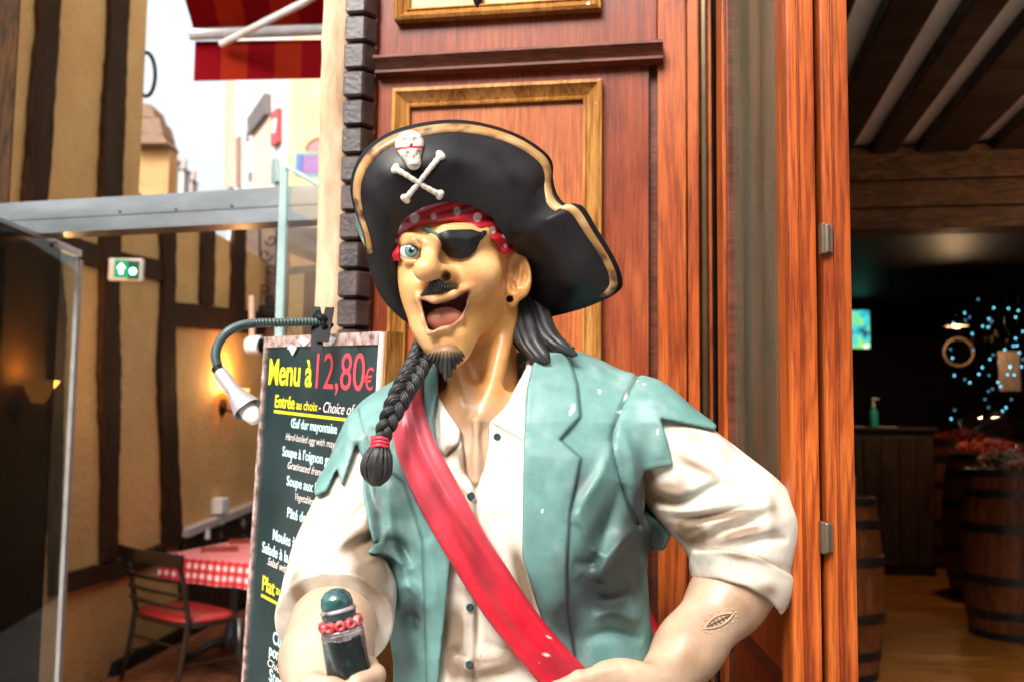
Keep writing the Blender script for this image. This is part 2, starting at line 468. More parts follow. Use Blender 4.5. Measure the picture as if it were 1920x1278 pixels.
# orange door jamb
jb = empty('door_jamb', fw(fpx(1270, 400)[0], 0, 0), 'orange oak door jamb planks right of the pilaster', 'door jamb')
j0, j1, j2 = fpx(1233, 400)[0], fpx(1287, 400)[0], fpx(1311, 400)[0]
mb = MB(); fbox(mb, j0, j1, 0, 2.9, -0.09, 0.002, 0.003); mb.build('jamb_plank', M['orange'], jb)
mb = MB(); fbox(mb, j1 + 0.0025, j2, 0, 2.9, -0.09, -0.004, 0.003); mb.build('jamb_bead', M['orange'], jb)
# narrow fixed glazing beside the jamb
sg = empty('side_light', fw(j2, 0, -0.05), 'narrow glazed side light with brass strip next to the orange jamb', 'window')
k0, k1, k2 = fpx(1313, 400, -0.04)[0], fpx(1327, 400, -0.04)[0], fpx(1347, 400, -0.06)[0]
mb = MB(); fbox(mb, k0, k1, 0, 2.8, -0.07, -0.04, 0.004); mb.build('brass_strip', noisy('bronze_strip', (0.16, 0.10, 0.05), (0.26, 0.18, 0.10), 5, 0.22, metallic=0.85, bmp=0), sg)
mb = MB(); fbox(mb, k1 + 0.002, k1 + 0.009, 0, 2.8, -0.075, -0.05, 0.002); mb.build('bead', M['orange'], sg)
mb = MB(); fbox(mb, k1 + 0.009, k2 + 0.03, 0.1, 2.8, -0.075, -0.069); mb.build('pane', M['smoked'], sg)
# wall above the doorway
o = MB(); fbox(o, aL - 0.14, 5.2, 2.9, 6.5, -0.35, -0.11); o = o.build('upper_wall', M['panel']); tag(o, 'plain upper shop wall above the wooden doorway', 'wall')

# ---------------------------------------------------------------- folding glazed door leaves, opened outward
def leaf(name, near, far, th, label, zb=0.03, zt=2.75, hinge_rows=()):
    near = np.array([*near, 0.0]); far = np.array([*far, 0.0])
    e = far - near; L = np.linalg.norm(e); e /= L
    s = np.array([e[1], -e[0], 0.0])            # to the right of the leaf
    root = empty(name, near, label, 'door', 'folding door leaves at the shop entrance')
    MM = Matrix.Translation(Vector(near)) @ Matrix(((e[0], s[0], 0), (e[1], s[1], 0), (0, 0, 1))).to_4x4()
    zr = ZRAIL
    def pc(nm, x0, x1, y0, y1, z0, z1, mt, bev=0.003):
        mb = MB(); mb.box((x0, y0, z0), (x1, y1, z1), MM, bev); return mb.build(nm, mt, root)
    sw = 0.070
    st = pc('stile', 0, sw, 0, th, zb, zt, M['orange'], 0.004)
    pc('edge_moulding', -0.004, 0.001, th * 0.36, th * 0.44, zb, zt, M['panel'], 0.001)
    pc('stile', L - sw, L, 0, th, zb, zt, M['orange'])
    pc('rail', sw, L - sw, 0.002, th - 0.002, zt - 0.12, zt, M['orange'])
    pc('rail', sw, L - sw, 0.002, th - 0.002, zr - 0.09, zr, M['orange'])
    pc('rail', sw, L - sw, 0.002, th - 0.002, zb, zb + 0.18, M['orange'])
    pc('lower_panel', sw, L - sw, th * 0.3, th * 0.7, zb + 0.18, zr - 0.09, M['panel'], 0)
    for (x0, x1, z0, z1) in ((sw, L - sw, zr - 0.115, zr - 0.09), (sw, L - sw, zb + 0.18, zb + 0.205), (sw, sw + 0.022, zb + 0.18, zr - 0.09), (L - sw - 0.022, L - sw, zb + 0.18, zr - 0.09), (sw, L - sw, zr, zr + 0.018), (L - sw - 0.016, L - sw, zr, zt - 0.12), (sw, sw + 0.016, zr, zt - 0.12)):
        pc('glazing_bead', x0, x1, 0.006, th - 0.006, z0, z1, M['moulding'], 0.003)
    pc('pane', sw, L - sw, th * 0.5 - 0.002, th * 0.5 + 0.002, zr, zt - 0.12, M['doorglass'], 0)
    return root, MM
pn = at(1481, 700, 1.371); pf = at(1346, 700, 1.978)
ZRAIL = at(1481, 1155, 1.371)[2]
th = (at(1534, 700, 1.371) - pn)[0]
lf1, MM1 = leaf('door_leaf', pn[:2], pf[:2], th, 'glazed orange oak door leaf folded open beside the pirate elbow')
g0 = at(1546, 700, 1.362)
lf2, MM2 = leaf('door_leaf', g0[:2], (g0[0] + 0.012, g0[1] + 0.30), (at(1600, 700, 1.362) - g0)[0], 'outer orange oak door leaf at the edge of the open doorway')
for yy in (449, 1006):
    zz = at(1547, yy, 1.36)[2]
    p = at(1541, yy, 1.362)
    mb = MB()
    mb.box((p[0] - 0.0035, p[1] - 0.012, zz - 0.021), (p[0] + 0.0035, p[1] + 0.004, zz + 0.021), None, 0.001)
    mb.lathe((p[0] + 0.004, p[1] - 0.008, zz - 0.019), [(0.0045, 0), (0.005, 0.001), (0.005, 0.037), (0.0045, 0.038)], 12)
    mb.box((p[0] + 0.004, p[1] - 0.007, zz - 0.019), (p[0] + 0.013, p[1] - 0.001, zz + 0.019), None, 0.001)
    mb.build('hinge', plain('hinge_metal', (0.16, 0.12, 0.085), 0.42, 0.7), lf2)

# ---------------------------------------------------------------- the sweet shop behind the doorway
SF = 0.20          # shop floor height
def fdep(px, py, z=SF):
    p = onplane(px, py, (0, 0, z), (0, 0, 1))
    return float(np.dot(p - F0, Fa)), float(-np.dot(p - F0, Fn))
RM_A0, RM_A1, RM_D = -0.34, 5.4, 11.6
mb = MB(); fbox(mb, RM_A0, RM_A1, -0.25, SF - 0.012, -RM_D, 0.0); o = mb.build('shop_floor', M['shop_dark']); tag(o, kind='structure')
oak = [wood('floor_oak', (0.17, 0.058, 0.008), (0.32, 0.115, 0.017), (0.42, 0.18, 0.032), 0.34, 1.0, 0.2, 'X', 0.35)]
d_ = 0.05
while d_ < RM_D - 0.2:
    off = rnd.uniform(0, 1.2)
    a_ = 0.45 - off
    while a_ < 4.4:
        if a_ + 1.3 > 0.3 and d_ > 1.5:
            mb = MB(); fbox(mb, max(a_, 0.3), a_ + 1.295, SF - 0.011, SF + rnd.uniform(-0.0008, 0.0008), -d_ - 0.137, -d_, 0.0015); po = mb.build('plank', oak[0], o)
        a_ += 1.3
    d_ += 0.14
for nm, bx in (('wall_left', (RM_A0 - 0.1, RM_A0, -0.25, 2.9, -RM_D, -0.1)), ('wall_right', (RM_A1, RM_A1 + 0.1, -0.25, 2.9, -RM_D, -0.1)), ('wall_back', (RM_A0, RM_A1, -0.25, 2.9, -RM_D - 0.1, -RM_D))):
    mb = MB(); fbox(mb, *bx); o = mb.build(nm, M['shop_dark']); tag(o, kind='structure')
wb = o
for k in range(13):
    mb = MB(); fbox(mb, RM_A0 + 0.01, RM_A1 - 0.01, SF + 0.2 * k + 0.003, SF + 0.2 * k + 0.197, -RM_D, -RM_D + 0.02, 0.003); mb.build('plank', M['shop_dark'], wb)
CZ = 2.75
mb = MB(); fbox(mb, RM_A0, RM_A1, CZ, CZ + 0.1, -RM_D, -0.1); ceil = mb.build('ceiling', M['shop_plaster']); tag(ceil, kind='structure')
def ca(px, py):
    p = onplane(px, py, (0, 0, CZ), (0, 0, 1)); return float(np.dot(p - F0, Fa))
gaps = [ca(1610, 30), ca(1700, 120), ca(1808, 120), ca(1905, 190)]
gaps = [gaps[0] - 0.26] + gaps + [gaps[-1] + 0.26, gaps[-1] + 0.52, gaps[-1] + 0.8]
for i in range(len(gaps) - 1):
    gA, gB = gaps[i] + 0.05, gaps[i + 1] - 0.05
    mb = MB(); fbox(mb, gA, gB, CZ - 0.06, CZ - 0.001, -RM_D + 0.01, -0.12, 0.008); mb.build('beam', M['shop_dark'], ceil)
hd = empty('header_beam', fw(1.5, 2.0, -3.0), 'dark rough wooden header boards across the shop ceiling', 'beam')
dH = 2.75
pz = [fpx(1750, y_, -dH)[1] for y_ in (272, 335, 385, 425)]
for i in range(3):
    mb = MB(); fbox(mb, 0.2, RM_A1 - 0.02, pz[i + 1] + 0.003, pz[i], -dH - 0.22, -dH - 0.02 * i, 0.006)
    mb.build('board', wood('header_wood', (0.02, 0.009, 0.004), (0.075, 0.03, 0.011), (0.13, 0.058, 0.02), 0.6, 1.4, 0.1, 'X', 0.4, 0.5), hd)
mb = MB(); fbox(mb, 0.2, RM_A1 - 0.02, CZ - 0.12, CZ - 0.09, -RM_D + 0.03, -dH - 0.225); mb.build('dark_ceiling_sheet', M['black'], hd)  # black sheet added below the ceiling to keep it dark past the header
# counter with sanitiser bottle and papers
cA0 = fpx(1585, 900, -7.0)[0]; cA1 = fpx(1752, 900, -7.0)[0]; cZ = fpx(1680, 800, -7.0)[1]
ct = empty('shop_counter', fw((cA0 + cA1) / 2, SF, -7.2), 'dark panelled wooden counter at the back of the sweet shop', 'counter')
mb = MB(); fbox(mb, cA0, cA1, SF, cZ - 0.03, -7.6, -7.0, 0.004); mb.build('counter_body', M['shop_dark'], ct)
mb = MB(); fbox(mb, cA0 - 0.04, cA1 + 0.04, cZ - 0.03, cZ, -7.64, -6.95, 0.006); mb.build('counter_top', M['shop_dark'], ct)
for k in range(5):
    w_ = (cA1 - cA0) / 5
    mb = MB(); fbox(mb, cA0 + w_ * k + 0.01, cA0 + w_ * (k + 1) - 0.01, SF + 0.08, cZ - 0.08, -7.0, -6.985, 0.004); mb.build('panel_board', wood('counter_board', (0.014, 0.008, 0.004), (0.032, 0.017, 0.008), (0.055, 0.03, 0.013), 0.5), ct)
ba, bz = fpx(1641, 795, -6.98)
bt = empty('sanitizer_bottle', fw(ba, cZ, -7.02), 'teal pump bottle of hand sanitiser standing on the counter', 'bottle')
c_ = fw(ba, cZ, -7.05)
mb = MB(); mb.lathe(c_, [(0.034, 0), (0.038, 0.01), (0.038, 0.12), (0.03, 0.15), (0.013, 0.165), (0.013, 0.175)], 20); mb.build('bottle_body', noisy('teal_gel', (0.02, 0.30, 0.28), (0.03, 0.40, 0.36), 5, 0.12, bmp=0), bt, angle=40)
mb = MB(); mb.lathe(c_ + np.array([0, 0, 0.175]), [(0.017, 0), (0.017, 0.02), (0.006, 0.025), (0.006, 0.06), (0.016, 0.062), (0.016, 0.075)], 16); mb.tube([c_ + np.array([0, 0, 0.243]), c_ + np.array([0.05, -0.01, 0.24])], 0.006, 8); mb.build('pump', M['white'], bt, angle=40)
mb = MB(); fbox(mb, ba - 0.17, ba + 0.2, cZ + 0.001, cZ + 0.006, -7.45, -7.1); o = mb.build('paper_stack', M['white']); tag(o, 'pale sheets of paper lying on the counter behind the bottle', 'paper')
# shelf strip, screen, notice, ring mirror
s0 = fpx(1612, 520, -7.5); s1 = fpx(1765, 520, -7.5)
mb = MB(); fbox(mb, s0[0], s1[0], s0[1] - 0.025, s0[1] + 0.02, -7.9, -7.5, 0.003); o = mb.build('wall_shelf', M['white']); tag(o, 'thin pale shelf high over the shop counter', 'shelf')
t0, t1 = fpx(1590, 580, -7.6), fpx(1634, 655, -7.6)
tv = empty('wall_screen', fw(t0[0], t1[1], -7.62), 'small lit screen with teal and green picture above the counter', 'screen')
mb = MB(); fbox(mb, t0[0], t1[0], t1[1], t0[1], -7.66, -7.60, 0.004); mb.build('casing', M['black'], tv)
m, t, b = new_mat('screen_picture')
n_ = nd(t, 'ShaderNodeTexNoise', Scale=9.0, Detail=2.0); t.links.new(mapping(t), n_.inputs['Vector'])
r_ = ramp(t, n_.outputs[0], [(0.35, (0.0, 0.02, 0.03)), (0.5, (0.02, 0.35, 0.38)), (0.62, (0.15, 0.4, 0.05)), (0.75, (0.7, 0.8, 0.8))])
t.links.new(r_.outputs[0], b.inputs['Emission Color']); b.inputs['Emission Strength'].default_value = 0.8; b.inputs['Base Color'].default_value = (0, 0, 0, 1)
mb = MB(); fbox(mb, t0[0] + 0.012, t1[0] - 0.012, t1[1] + 0.012, t0[1] - 0.012, -7.60, -7.597); mb.build('display', m, tv)
w0, w1 = fpx(1872, 658, -6.2), fpx(1914, 732, -6.2)
mb = MB(); fbox(mb, w0[0], w1[0], w1[1], w0[1], -6.21, -6.2); o = mb.build('wall_notice', plain('notice_paper', (0.26, 0.2, 0.17), 0.7)); tag(o, 'pale blank notice sheet hanging among the string lights', 'notice')
ra, rz = fpx(1797, 660, -6.4)
mb = MB(); mb.tube([fw(ra + 0.11 * math.cos(q), rz + 0.11 * math.sin(q), -6.4) for q in np.linspace(0, 2 * math.pi, 33)], 0.012, 8, False); o = mb.build('ring_frame', plain('dull_brass', (0.05, 0.032, 0.016), 0.5, 0.3), smooth=True); tag(o, 'round dull brass ring frame on the dark shop wall', 'mirror')
la, lz = fpx(1797, 608, -6.0)
lp = empty('shop_lamp', fw(la, lz, -6.05), 'small glowing orange lamp above the round ring frame', 'lamp')
mb = MB(); mb.lathe(fw(la, lz - 0.02, -6.05), [(0.004, 0), (0.026, 0.008), (0.03, 0.022), (0.024, 0.04), (0.004, 0.046)], 16); mb.build('bulb', glow('orange_glow', (1.0, 0.30, 0.05), 22), lp, smooth=True)
mb = MB(); mb.tube([fw(la, lz + 0.02, -6.05), fw(la, lz + 0.16, -6.05)], 0.005, 8); mb.build('lamp_cord', M['black'], lp)
mb = MB(); mb.lathe(fw(la, lz - 0.01, -6.05), [(0.085, 0.0), (0.06, 0.045), (0.02, 0.075), (0.008, 0.08)], 24, cap=False); mb.build('added_shade', plain('added_shade_metal', (0.02, 0.015, 0.012), 0.5), lp, smooth=True)  # shade cap added to block the lamp's upward light
ld = bpy.data.lights.new('shop_lamp_light', 'POINT'); ld.energy = 13; ld.color = (1.0, 0.62, 0.32); ld.shadow_soft_size = 0.06
lo = bpy.data.objects.new('shop_lamp_light', ld); COL.objects.link(lo); lo.parent = lp; lo.location = Vector(fw(la, lz - 0.025, -6.05)) - lp.location
# warm pendant over the shop entrance
pa_, pd_ = 2.15, 1.7
pl_ = empty('pendant_lamp', fw(pa_, 2.45, -pd_), 'small warm pendant lamp hanging over the shop entrance', 'lamp')
mb = MB(); mb.lathe(fw(pa_, 2.40, -pd_), [(0.004, 0), (0.03, 0.01), (0.034, 0.03), (0.025, 0.05), (0.012, 0.06)], 16); mb.build('bulb', glow('pendant_glow', (1.0, 0.6, 0.3), 12), pl_, smooth=True)
mb = MB(); mb.tube([fw(pa_, 2.46, -pd_), fw(pa_, CZ - 0.06, -pd_)], 0.005, 8); mb.build('cord', M['black'], pl_)
ld = bpy.data.lights.new('pendant_light', 'POINT'); ld.energy = 10; ld.color = (1.0, 0.66, 0.36); ld.shadow_soft_size = 0.06
lo = bpy.data.objects.new('pendant_light', ld); COL.objects.link(lo); lo.parent = pl_; lo.location = Vector(fw(pa_, 2.36, -pd_)) - pl_.location
# strings of small cool lights: wire with bulbs
BG = glow('cool_bulb', (0.14, 0.66, 0.90), 1.6); BG2 = glow('cool_bulb_dim', (0.12, 0.42, 0.70), 0.5); WG = glow('warm_bulb', (1.0, 0.72, 0.5), 7.0)
bl = MB(); bl.lathe((0, 0, -0.006), [(0.001, 0), (0.0045, 0.003), (0.0055, 0.007), (0.004, 0.011), (0.001, 0.013)], 8)
bulb_me = bpy.data.meshes.new('bulb'); bl.bm.to_mesh(bulb_me); bl.bm.free(); bulb_me.materials.append(BG)
bulb_dim = bulb_me.copy(); bulb_dim.materials.clear(); bulb_dim.materials.append(BG2)
for px0 in (1784, 1802, 1821, 1838, 1848, 1858, 1871, 1884, 1897, 1909):
    dd = 5.6 + rnd.uniform(-0.25, 0.25)
    a_, zt_ = fpx(px0, 545 + rnd.uniform(0, 30), -dd)
    zb_ = fpx(px0, 765 + rnd.uniform(-40, 20), -dd)[1]
    root = empty('light_string', fw(a_, zb_, -dd), 'hanging string of tiny cool blue lights over the sweet barrels', 'string lights', 'light strings above the sweets')
    N = 14
    pts = [fw(a_ + 0.015 * math.sin(k * 1.7 + px0), zt_ + (zb_ - zt_) * k / N, -dd + 0.01 * math.cos(k * 2.1)) for k in range(N + 1)]
    mb = MB(); mb.tube(pts, 0.0012, 5); mb.build('wire', M['black'], root)
    for k in range(1, N + 1):
        if rnd.random() < 0.62: continue
        bo = bpy.data.objects.new('bulb', bulb_me if rnd.random() < 0.55 else bulb_dim); COL.objects.link(bo); bo.parent = root
        bo.location = Vector(pts[k] + np.array([rnd.uniform(-0.02, 0.02), -0.008, 0])) - root.location

# barrels
bw = wood('barrel_oak', (0.05, 0.016, 0.006), (0.13, 0.042, 0.014), (0.21, 0.075, 0.026), 0.42, 1.5, 0.25, 'Z', 0.35)
bi = plain('barrel_hoop_iron', (0.012, 0.013, 0.016), 0.45, 0.3)
def barrel(a_, d_, h, R, label, seed=0):
    c = fw(a_, SF, -d_)
    root = empty('barrel', c, label, 'barrel', 'oak barrels in the sweet shop')
    prof = lambda q: R * (0.80 + 0.20 * math.sin(math.pi * (0.10 + 0.80 * q)) ** 1.3)
    NS = 20
    for k in range(NS):
        mb = MB(); bm = mb.bm
        g0_, g1_ = 2 * math.pi * (k + 0.012) / NS, 2 * math.pi * (k + 0.988) / NS
        rows = []
        for i in range(11):
            q = i / 10; r = prof(q)
            rows.append([bm.verts.new(tuple(c + np.array([rr * math.cos(g), rr * math.sin(g), h * q]))) for rr, g in ((r, g0_), (r * 1.003, (g0_ + g1_) / 2), (r, g1_), (r - 0.02, g1_), (r - 0.02, g0_))])
        for i in range(10):
            for j in range(5): bm.faces.new((rows[i][j], rows[i][(j + 1) % 5], rows[i + 1][(j + 1) % 5], rows[i + 1][j]))
        bm.faces.new(rows[0][::-1]); bm.faces.new(rows[-1])
        mb.build('stave', bw, root)
    for q0_, q1_ in ((0.0, 0.045), (0.12, 0.17), (0.32, 0.375), (0.625, 0.68), (0.83, 0.88), (0.955, 1.0)):
        mb = MB(); mb.lathe(c, [(prof(q0_) + 0.001, h * q0_), (prof(q0_) + 0.005, h * q0_ + 0.001), (prof(q1_) + 0.005, h * q1_ - 0.001), (prof(q1_) + 0.001, h * q1_)], 40, cap=False); mb.build('hoop', bi, root, angle=40)
    mb = MB(); mb.lathe(c, [(prof(0) - 0.02, 0.02), (prof(0) - 0.02, 0.03)], 32); mb.lathe(c, [(prof(1) - 0.018, h - 0.02), (prof(1) - 0.018, h - 0.008)], 32); mb.build('barrel_head', bw, root)
    return c + np.array([0, 0, h - 0.008]), prof(1)
def bar_px(px, pyb, pyt, R, label):
    a_, d_ = fdep(px, pyb)
    zt_ = fpx(px, pyt, -d_)[1]
    return barrel(a_, d_, zt_ - SF, R, label)
t1_, _ = bar_px(1558, 1262, 928, 0.262, 'reddish oak barrel with black hoops standing just inside the orange door leaf')
t2_, r2 = bar_px(1905, 1190, 878, 0.30, 'oak barrel under the sweet dome with teal sweets')
t3_, r3 = bar_px(1860, 1118, 850, 0.33, 'oak barrel under the dome of red sweets')
t4_, r4 = bar_px(1806, 1062, 826, 0.33, 'oak barrel next to the counter under the smallest sweet dome')
# sweets under clear domes
def dome(c, R, label, cols, seed):
    root = empty('sweet_dome', c, label, 'sweet jar', 'clear domes of sweets on the barrels')
    mb = MB(); mb.lathe(c, [(R * 0.86, 0.0), (R * 0.95, 0.03), (R, 0.10), (R * 0.96, 0.17), (R * 0.8, 0.25), (R * 0.5, 0.31), (R * 0.12, 0.335)], 32, cap=False); mb.build('dome_glass', M['glass'], root, smooth=True)
    rr = random.Random(seed)
    mats = [noisy('sweet_%d_%d' % (seed, i), tuple(k * 0.7 for k in cc), cc, 30, 0.3, bmp=0) for i, cc in enumerate(cols)]
    mb = MB(); bm = mb.bm
    for k in range(260):
        a_ = rr.uniform(0, 2 * math.pi); q = math.sqrt(rr.random()) * R * 0.84
        z_ = rr.uniform(0.01, 0.05 + 0.07 * (1 - (q / R) ** 2))
        s_ = rr.uniform(0.012, 0.02)
        r_ = bmesh.ops.create_icosphere(bm, subdivisions=1, radius=s_, matrix=Matrix.Translation((c[0] + q * math.cos(a_), c[1] + q * math.sin(a_), c[2] + z_)) @ Matrix.Diagonal((1, 1, 0.75, 1)))
        mi = rr.randrange(len(mats))
        for f in {f for v in r_['verts'] for f in v.link_faces}: f.material_index = mi
    me = bpy.data.meshes.new('sweets'); bm.to_mesh(me); bm.free()
    for m_ in mats: me.materials.append(m_)
    o = link('sweets', me, None, root, True); o['kind'] = 'stuff'
dome(t2_, r2 * 0.95, 'clear dome of teal and red sweets on a barrel', [(0.05, 0.28, 0.30), (0.5, 0.05, 0.04), (0.6, 0.25, 0.2)], 2)
dome(t3_, r3 * 0.95, 'clear dome heaped with bright red sweets on a barrel', [(0.62, 0.03, 0.02), (0.7, 0.08, 0.03)], 3)
dome(t4_, r4 * 0.9, 'smaller clear dome of dark red sweets nearest the counter', [(0.42, 0.02, 0.02), (0.5, 0.08, 0.04)], 4)
# wine bottle on the near barrel
mb = MB(); mb.lathe(t1_ + np.array([0.12, 0.05, 0.0]), [(0.034, 0), (0.036, 0.004), (0.036, 0.10), (0.014, 0.14), (0.013, 0.19), (0.016, 0.192), (0.016, 0.205)], 18); o = mb.build('small_bottle', plain('pale_bottle', (0.30, 0.27, 0.24), 0.2), angle=40); tag(o, 'small pale bottle standing on the reddish barrel', 'bottle')
# ---------------------------------------------------------------- terrace room on the left
LF = -0.25
w1 = onplane(240, 1250, (0, 0, LF), (0, 0, 1)); w2 = onplane(430, 1150, (0, 0, LF), (0, 0, 1))
Wd = (w2 - w1) / np.linalg.norm(w2 - w1)
Wn = np.array([Wd[1], -Wd[0], 0.0])          # towards the room
if Wn[0] < 0: Wn = -Wn
def wl(px, py, off=0.0): return onplane(px, py, w1 + Wn * off, Wn)
def ws(px): return float(np.dot(wl(px, 900) - w1, Wd))
def wp(s, z, off=0.0): return w1 + Wd * s + Wn * off + np.array([0, 0, z - LF])
htw = empty('half_timbered_wall', wp(0, LF), 'ochre plaster wall with dark crooked half timbering beside the terrace', 'wall')
s_l, s_u, s_f = ws(-140), float(np.dot(wl(270, 150) - w1, Wd)), ws(490)
z_m = wl(380, 425)[2]
mb = MB()
mb.prism([wp(s_l, LF), wp(s_f, LF), wp(s_f, z_m), wp(s_u, z_m), wp(s_u, 7.0), wp(s_l, 7.0)], -Wn * 0.25)
mb.build('plaster', M['plaster'], htw)
def densify(poly, step=14):
    out = []
    n = len(poly)
    for i in range(n):
        p, q = np.array(poly[i], float), np.array(poly[(i + 1) % n], float)
        k = max(1, int(np.linalg.norm(q - p) / step))
        for j in range(k): out.append(p + (q - p) * j / k)
    return out
def timber(poly, name, dep=0.035, mt=None, jit=2.0, par=htw):
    pts = []
    for p in densify(poly):
        u, v = p
        pts.append(wl(u + rnd.uniform(-jit, jit) * 0.6, v + rnd.uniform(-jit, jit) * 0.6, 0.0))
    mb = MB(); mb.prism(pts, Wn * dep); return mb.build(name, mt or M['timber'], par)
timber([(66, -120), (106, -120), (104, 0), (101, 80), (92, 200), (86, 300), (79, 380), (70, 440), (30, 440), (37, 375), (44, 290), (52, 160), (64, 60)], 'timber_upright')
timber([(203, -120), (236, -120), (233, 0), (227, 150), (220, 365), (216, 480), (214, 560), (217, 700), (213, 900), (211, 1048), (184, 1052), (186, 900), (180, 700), (184, 520), (181, 365), (188, 200), (197, 80)], 'timber_upright', 0.04)
timber([(297, 405), (322, 405), (320, 560), (322, 700), (326, 850), (333, 990), (332, 1020), (302, 1020), (298, 850), (292, 700), (299, 540)], 'timber_upright', 0.04)
timber([(374, 405), (397, 405), (395, 572), (371, 570)], 'timber_upright')
timber([(433, 405), (455, 405), (453, 582), (430, 580)], 'timber_upright')
timber([(92, 445), (104, 470), (116, 600), (110, 700), (108, 900), (110, 1080), (88, 1090), (86, 600)], 'timber_upright')
timber([(100, 432), (140, 448), (200, 468), (300, 490), (300, 527), (205, 507), (185, 505), (130, 490), (100, 490)], 'timber_rail', 0.03)
timber([(322, 566), (490, 586), (490, 628), (322, 611)], 'timber_rail', 0.03)
timber([(88, 1085), (130, 1070), (240, 1042), (302, 1016), (302, 1046), (240, 1075), (150, 1100), (88, 1117)], 'timber_rail', 0.045)
timber([(200, 1272), (300, 1222), (440, 1150), (488, 1128), (488, 1108), (440, 1128), (300, 1195), (210, 1240)], 'skirting', 0.05, M['black'], 1.0)
timber([(333, 992), (482, 934), (482, 946), (333, 1006)], 'ledge', 0.09, plain('pale_ledge', (0.50, 0.40, 0.36), 0.5), 0.0)
timber([(334, 1007), (488, 946), (488, 1110), (440, 1128), (334, 1178)], 'wainscot', 0.06, M['timber'], 0.0)
# socket box above the ledge
c_ = wl(412, 948, 0.04)
mb = MB(); mb.box((-0.05, -0.08, -0.06), (0.05, 0.08, 0.07), Matrix.Translation(Vector(c_)) @ Matrix.Rotation(math.atan2(Wd[1], Wd[0]) - math.pi / 2, 4, 'Z'), 0.01)
o = mb.build('wall_socket', M['white']); tag(o, 'white socket box sitting above the pale ledge', 'socket')
# emergency exit sign
ex = empty('exit_sign', wl(232, 505, 0.04), 'green lit emergency exit sign box on the timber rail', 'exit sign')
def wquad(px0, py0, px1, py1, o0, o1, name, mt, par):
    A, B, C_, D_ = wl(px0, py0, o0), wl(px1, py0, o0), wl(px1, py1, o0), wl(px0, py1, o0)
    mb = MB(); mb.prism([A, B, C_, D_], Wn * (o1 - o0)); return mb.build(name, mt, par)
eA, eB = wl(205, 487, 0.0), wl(262, 520, 0.0)
# the box turns its face to the camera: perpendicular plate on a bracket
Y_e = eA[1] - 0.15
pA, pB = at(204, 484, Y_e), at(264, 526, Y_e)
mb = MB(); mb.box((pA[0], Y_e, pB[2]), (pB[0], Y_e + 0.05, pA[2]), None, 0.004); mb.build('casing', M['white'], ex)
q0_, q1_ = at(215, 488, Y_e - 0.003), at(240, 521, Y_e - 0.003)
mb = MB(); mb.box((q0_[0], Y_e - 0.005, q1_[2]), (q1_[0], Y_e, q0_[2])); mb.build('green_face', glow('exit_green', (0.0, 0.13, 0.05), 0.9), ex)
# white arrow on the face
cxy = at(227, 504, Y_e - 0.007); s_ = 0.035
arrow = [(0, 1), (0.75, 0.1), (0.3, 0.1), (0.3, -0.9), (-0.3, -0.9), (-0.3, 0.1), (-0.75, 0.1)]
mb = MB(); mb.prism([(cxy[0] + s_ * x, Y_e - 0.008, cxy[2] + s_ * y) for x, y in arrow], (0, 0.003, 0)); mb.build('arrow', glow('exit_white', (0.8, 1.0, 0.85), 2.2), ex)
q0_, q1_ = at(242, 490, Y_e), at(261, 524, Y_e)
mb = MB(); mb.box((q0_[0], Y_e - 0.005, q1_[2]), (q1_[0], Y_e, q0_[2])); mb.build('lamp_face', plain('exit_dark_green', (0.01, 0.10, 0.06), 0.3), ex)
cl = at(249, 509, Y_e - 0.01)
mb = MB(); mb.lathe(cl, [(0.02, 0), (0.018, 0.006), (0.004, 0.010)], 16, (0, -1, 0)); mb.build('lamp', glow('exit_lamp', (0.35, 1.0, 0.65), 5.0), ex)
mb = MB(); mb.tube([at(208, 505, Y_e + 0.03), wl(208, 505, 0.0)], 0.012, 8); mb.build('bracket', M['white'], ex)
# wall sconces
def sconce(px, py, label):
    c = wl(px - 16, py + 20, 0.0)
    root = empty('wall_sconce', c, label, 'wall lamp', 'wall lamps on the ochre wall')
    mb = MB(); mb.lathe(c, [(0.075, 0.0), (0.075, 0.012), (0.06, 0.025), (0.01, 0.03)], 24, Wn)
    o = mb.build('backplate', plain('dark_bronze', (0.02, 0.012, 0.008), 0.4, 0.5), root, angle=40)
    tip = c + Wn * 0.13 + np.array([0, 0, 0.03])
    mb = MB(); mb.tube([c + Wn * 0.02, c + Wn * 0.07 + np.array([0, 0, -0.04]), c + Wn * 0.12 + np.array([0, 0, -0.03]), tip], 0.010, 8); mb.build('arm', plain('dark_bronze_arm', (0.02, 0.012, 0.008), 0.4, 0.5), root, smooth=True)
    mb = MB(); mb.lathe(tip, [(0.03, 0.0), (0.05, 0.03), (0.065, 0.07), (0.10, 0.12), (0.103, 0.122), (0.097, 0.12), (0.06, 0.068), (0.02, 0.012)], 28, cap=False)
    mb.build('glass_shade', glow('warm_shade', (1.0, 0.36, 0.06), 2.6), root, smooth=True)
    ld = bpy.data.lights.new('sconce_light', 'POINT'); ld.energy = 10; ld.color = (1.0, 0.55, 0.2); ld.shadow_soft_size = 0.05
    lo = bpy.data.objects.new('sconce_light', ld); COL.objects.link(lo); lo.parent = root
    lo.location = Vector(tip + np.array([0, 0, 0.17])) - root.location
sconce(432, 742, 'glowing amber wall sconce behind the clip lamp of the menu board')
sconce(44, 745, 'added amber wall sconce standing in for a lamp reflection in the smoked glass panel')  # this sconce is added in place of the other lamp's reflection
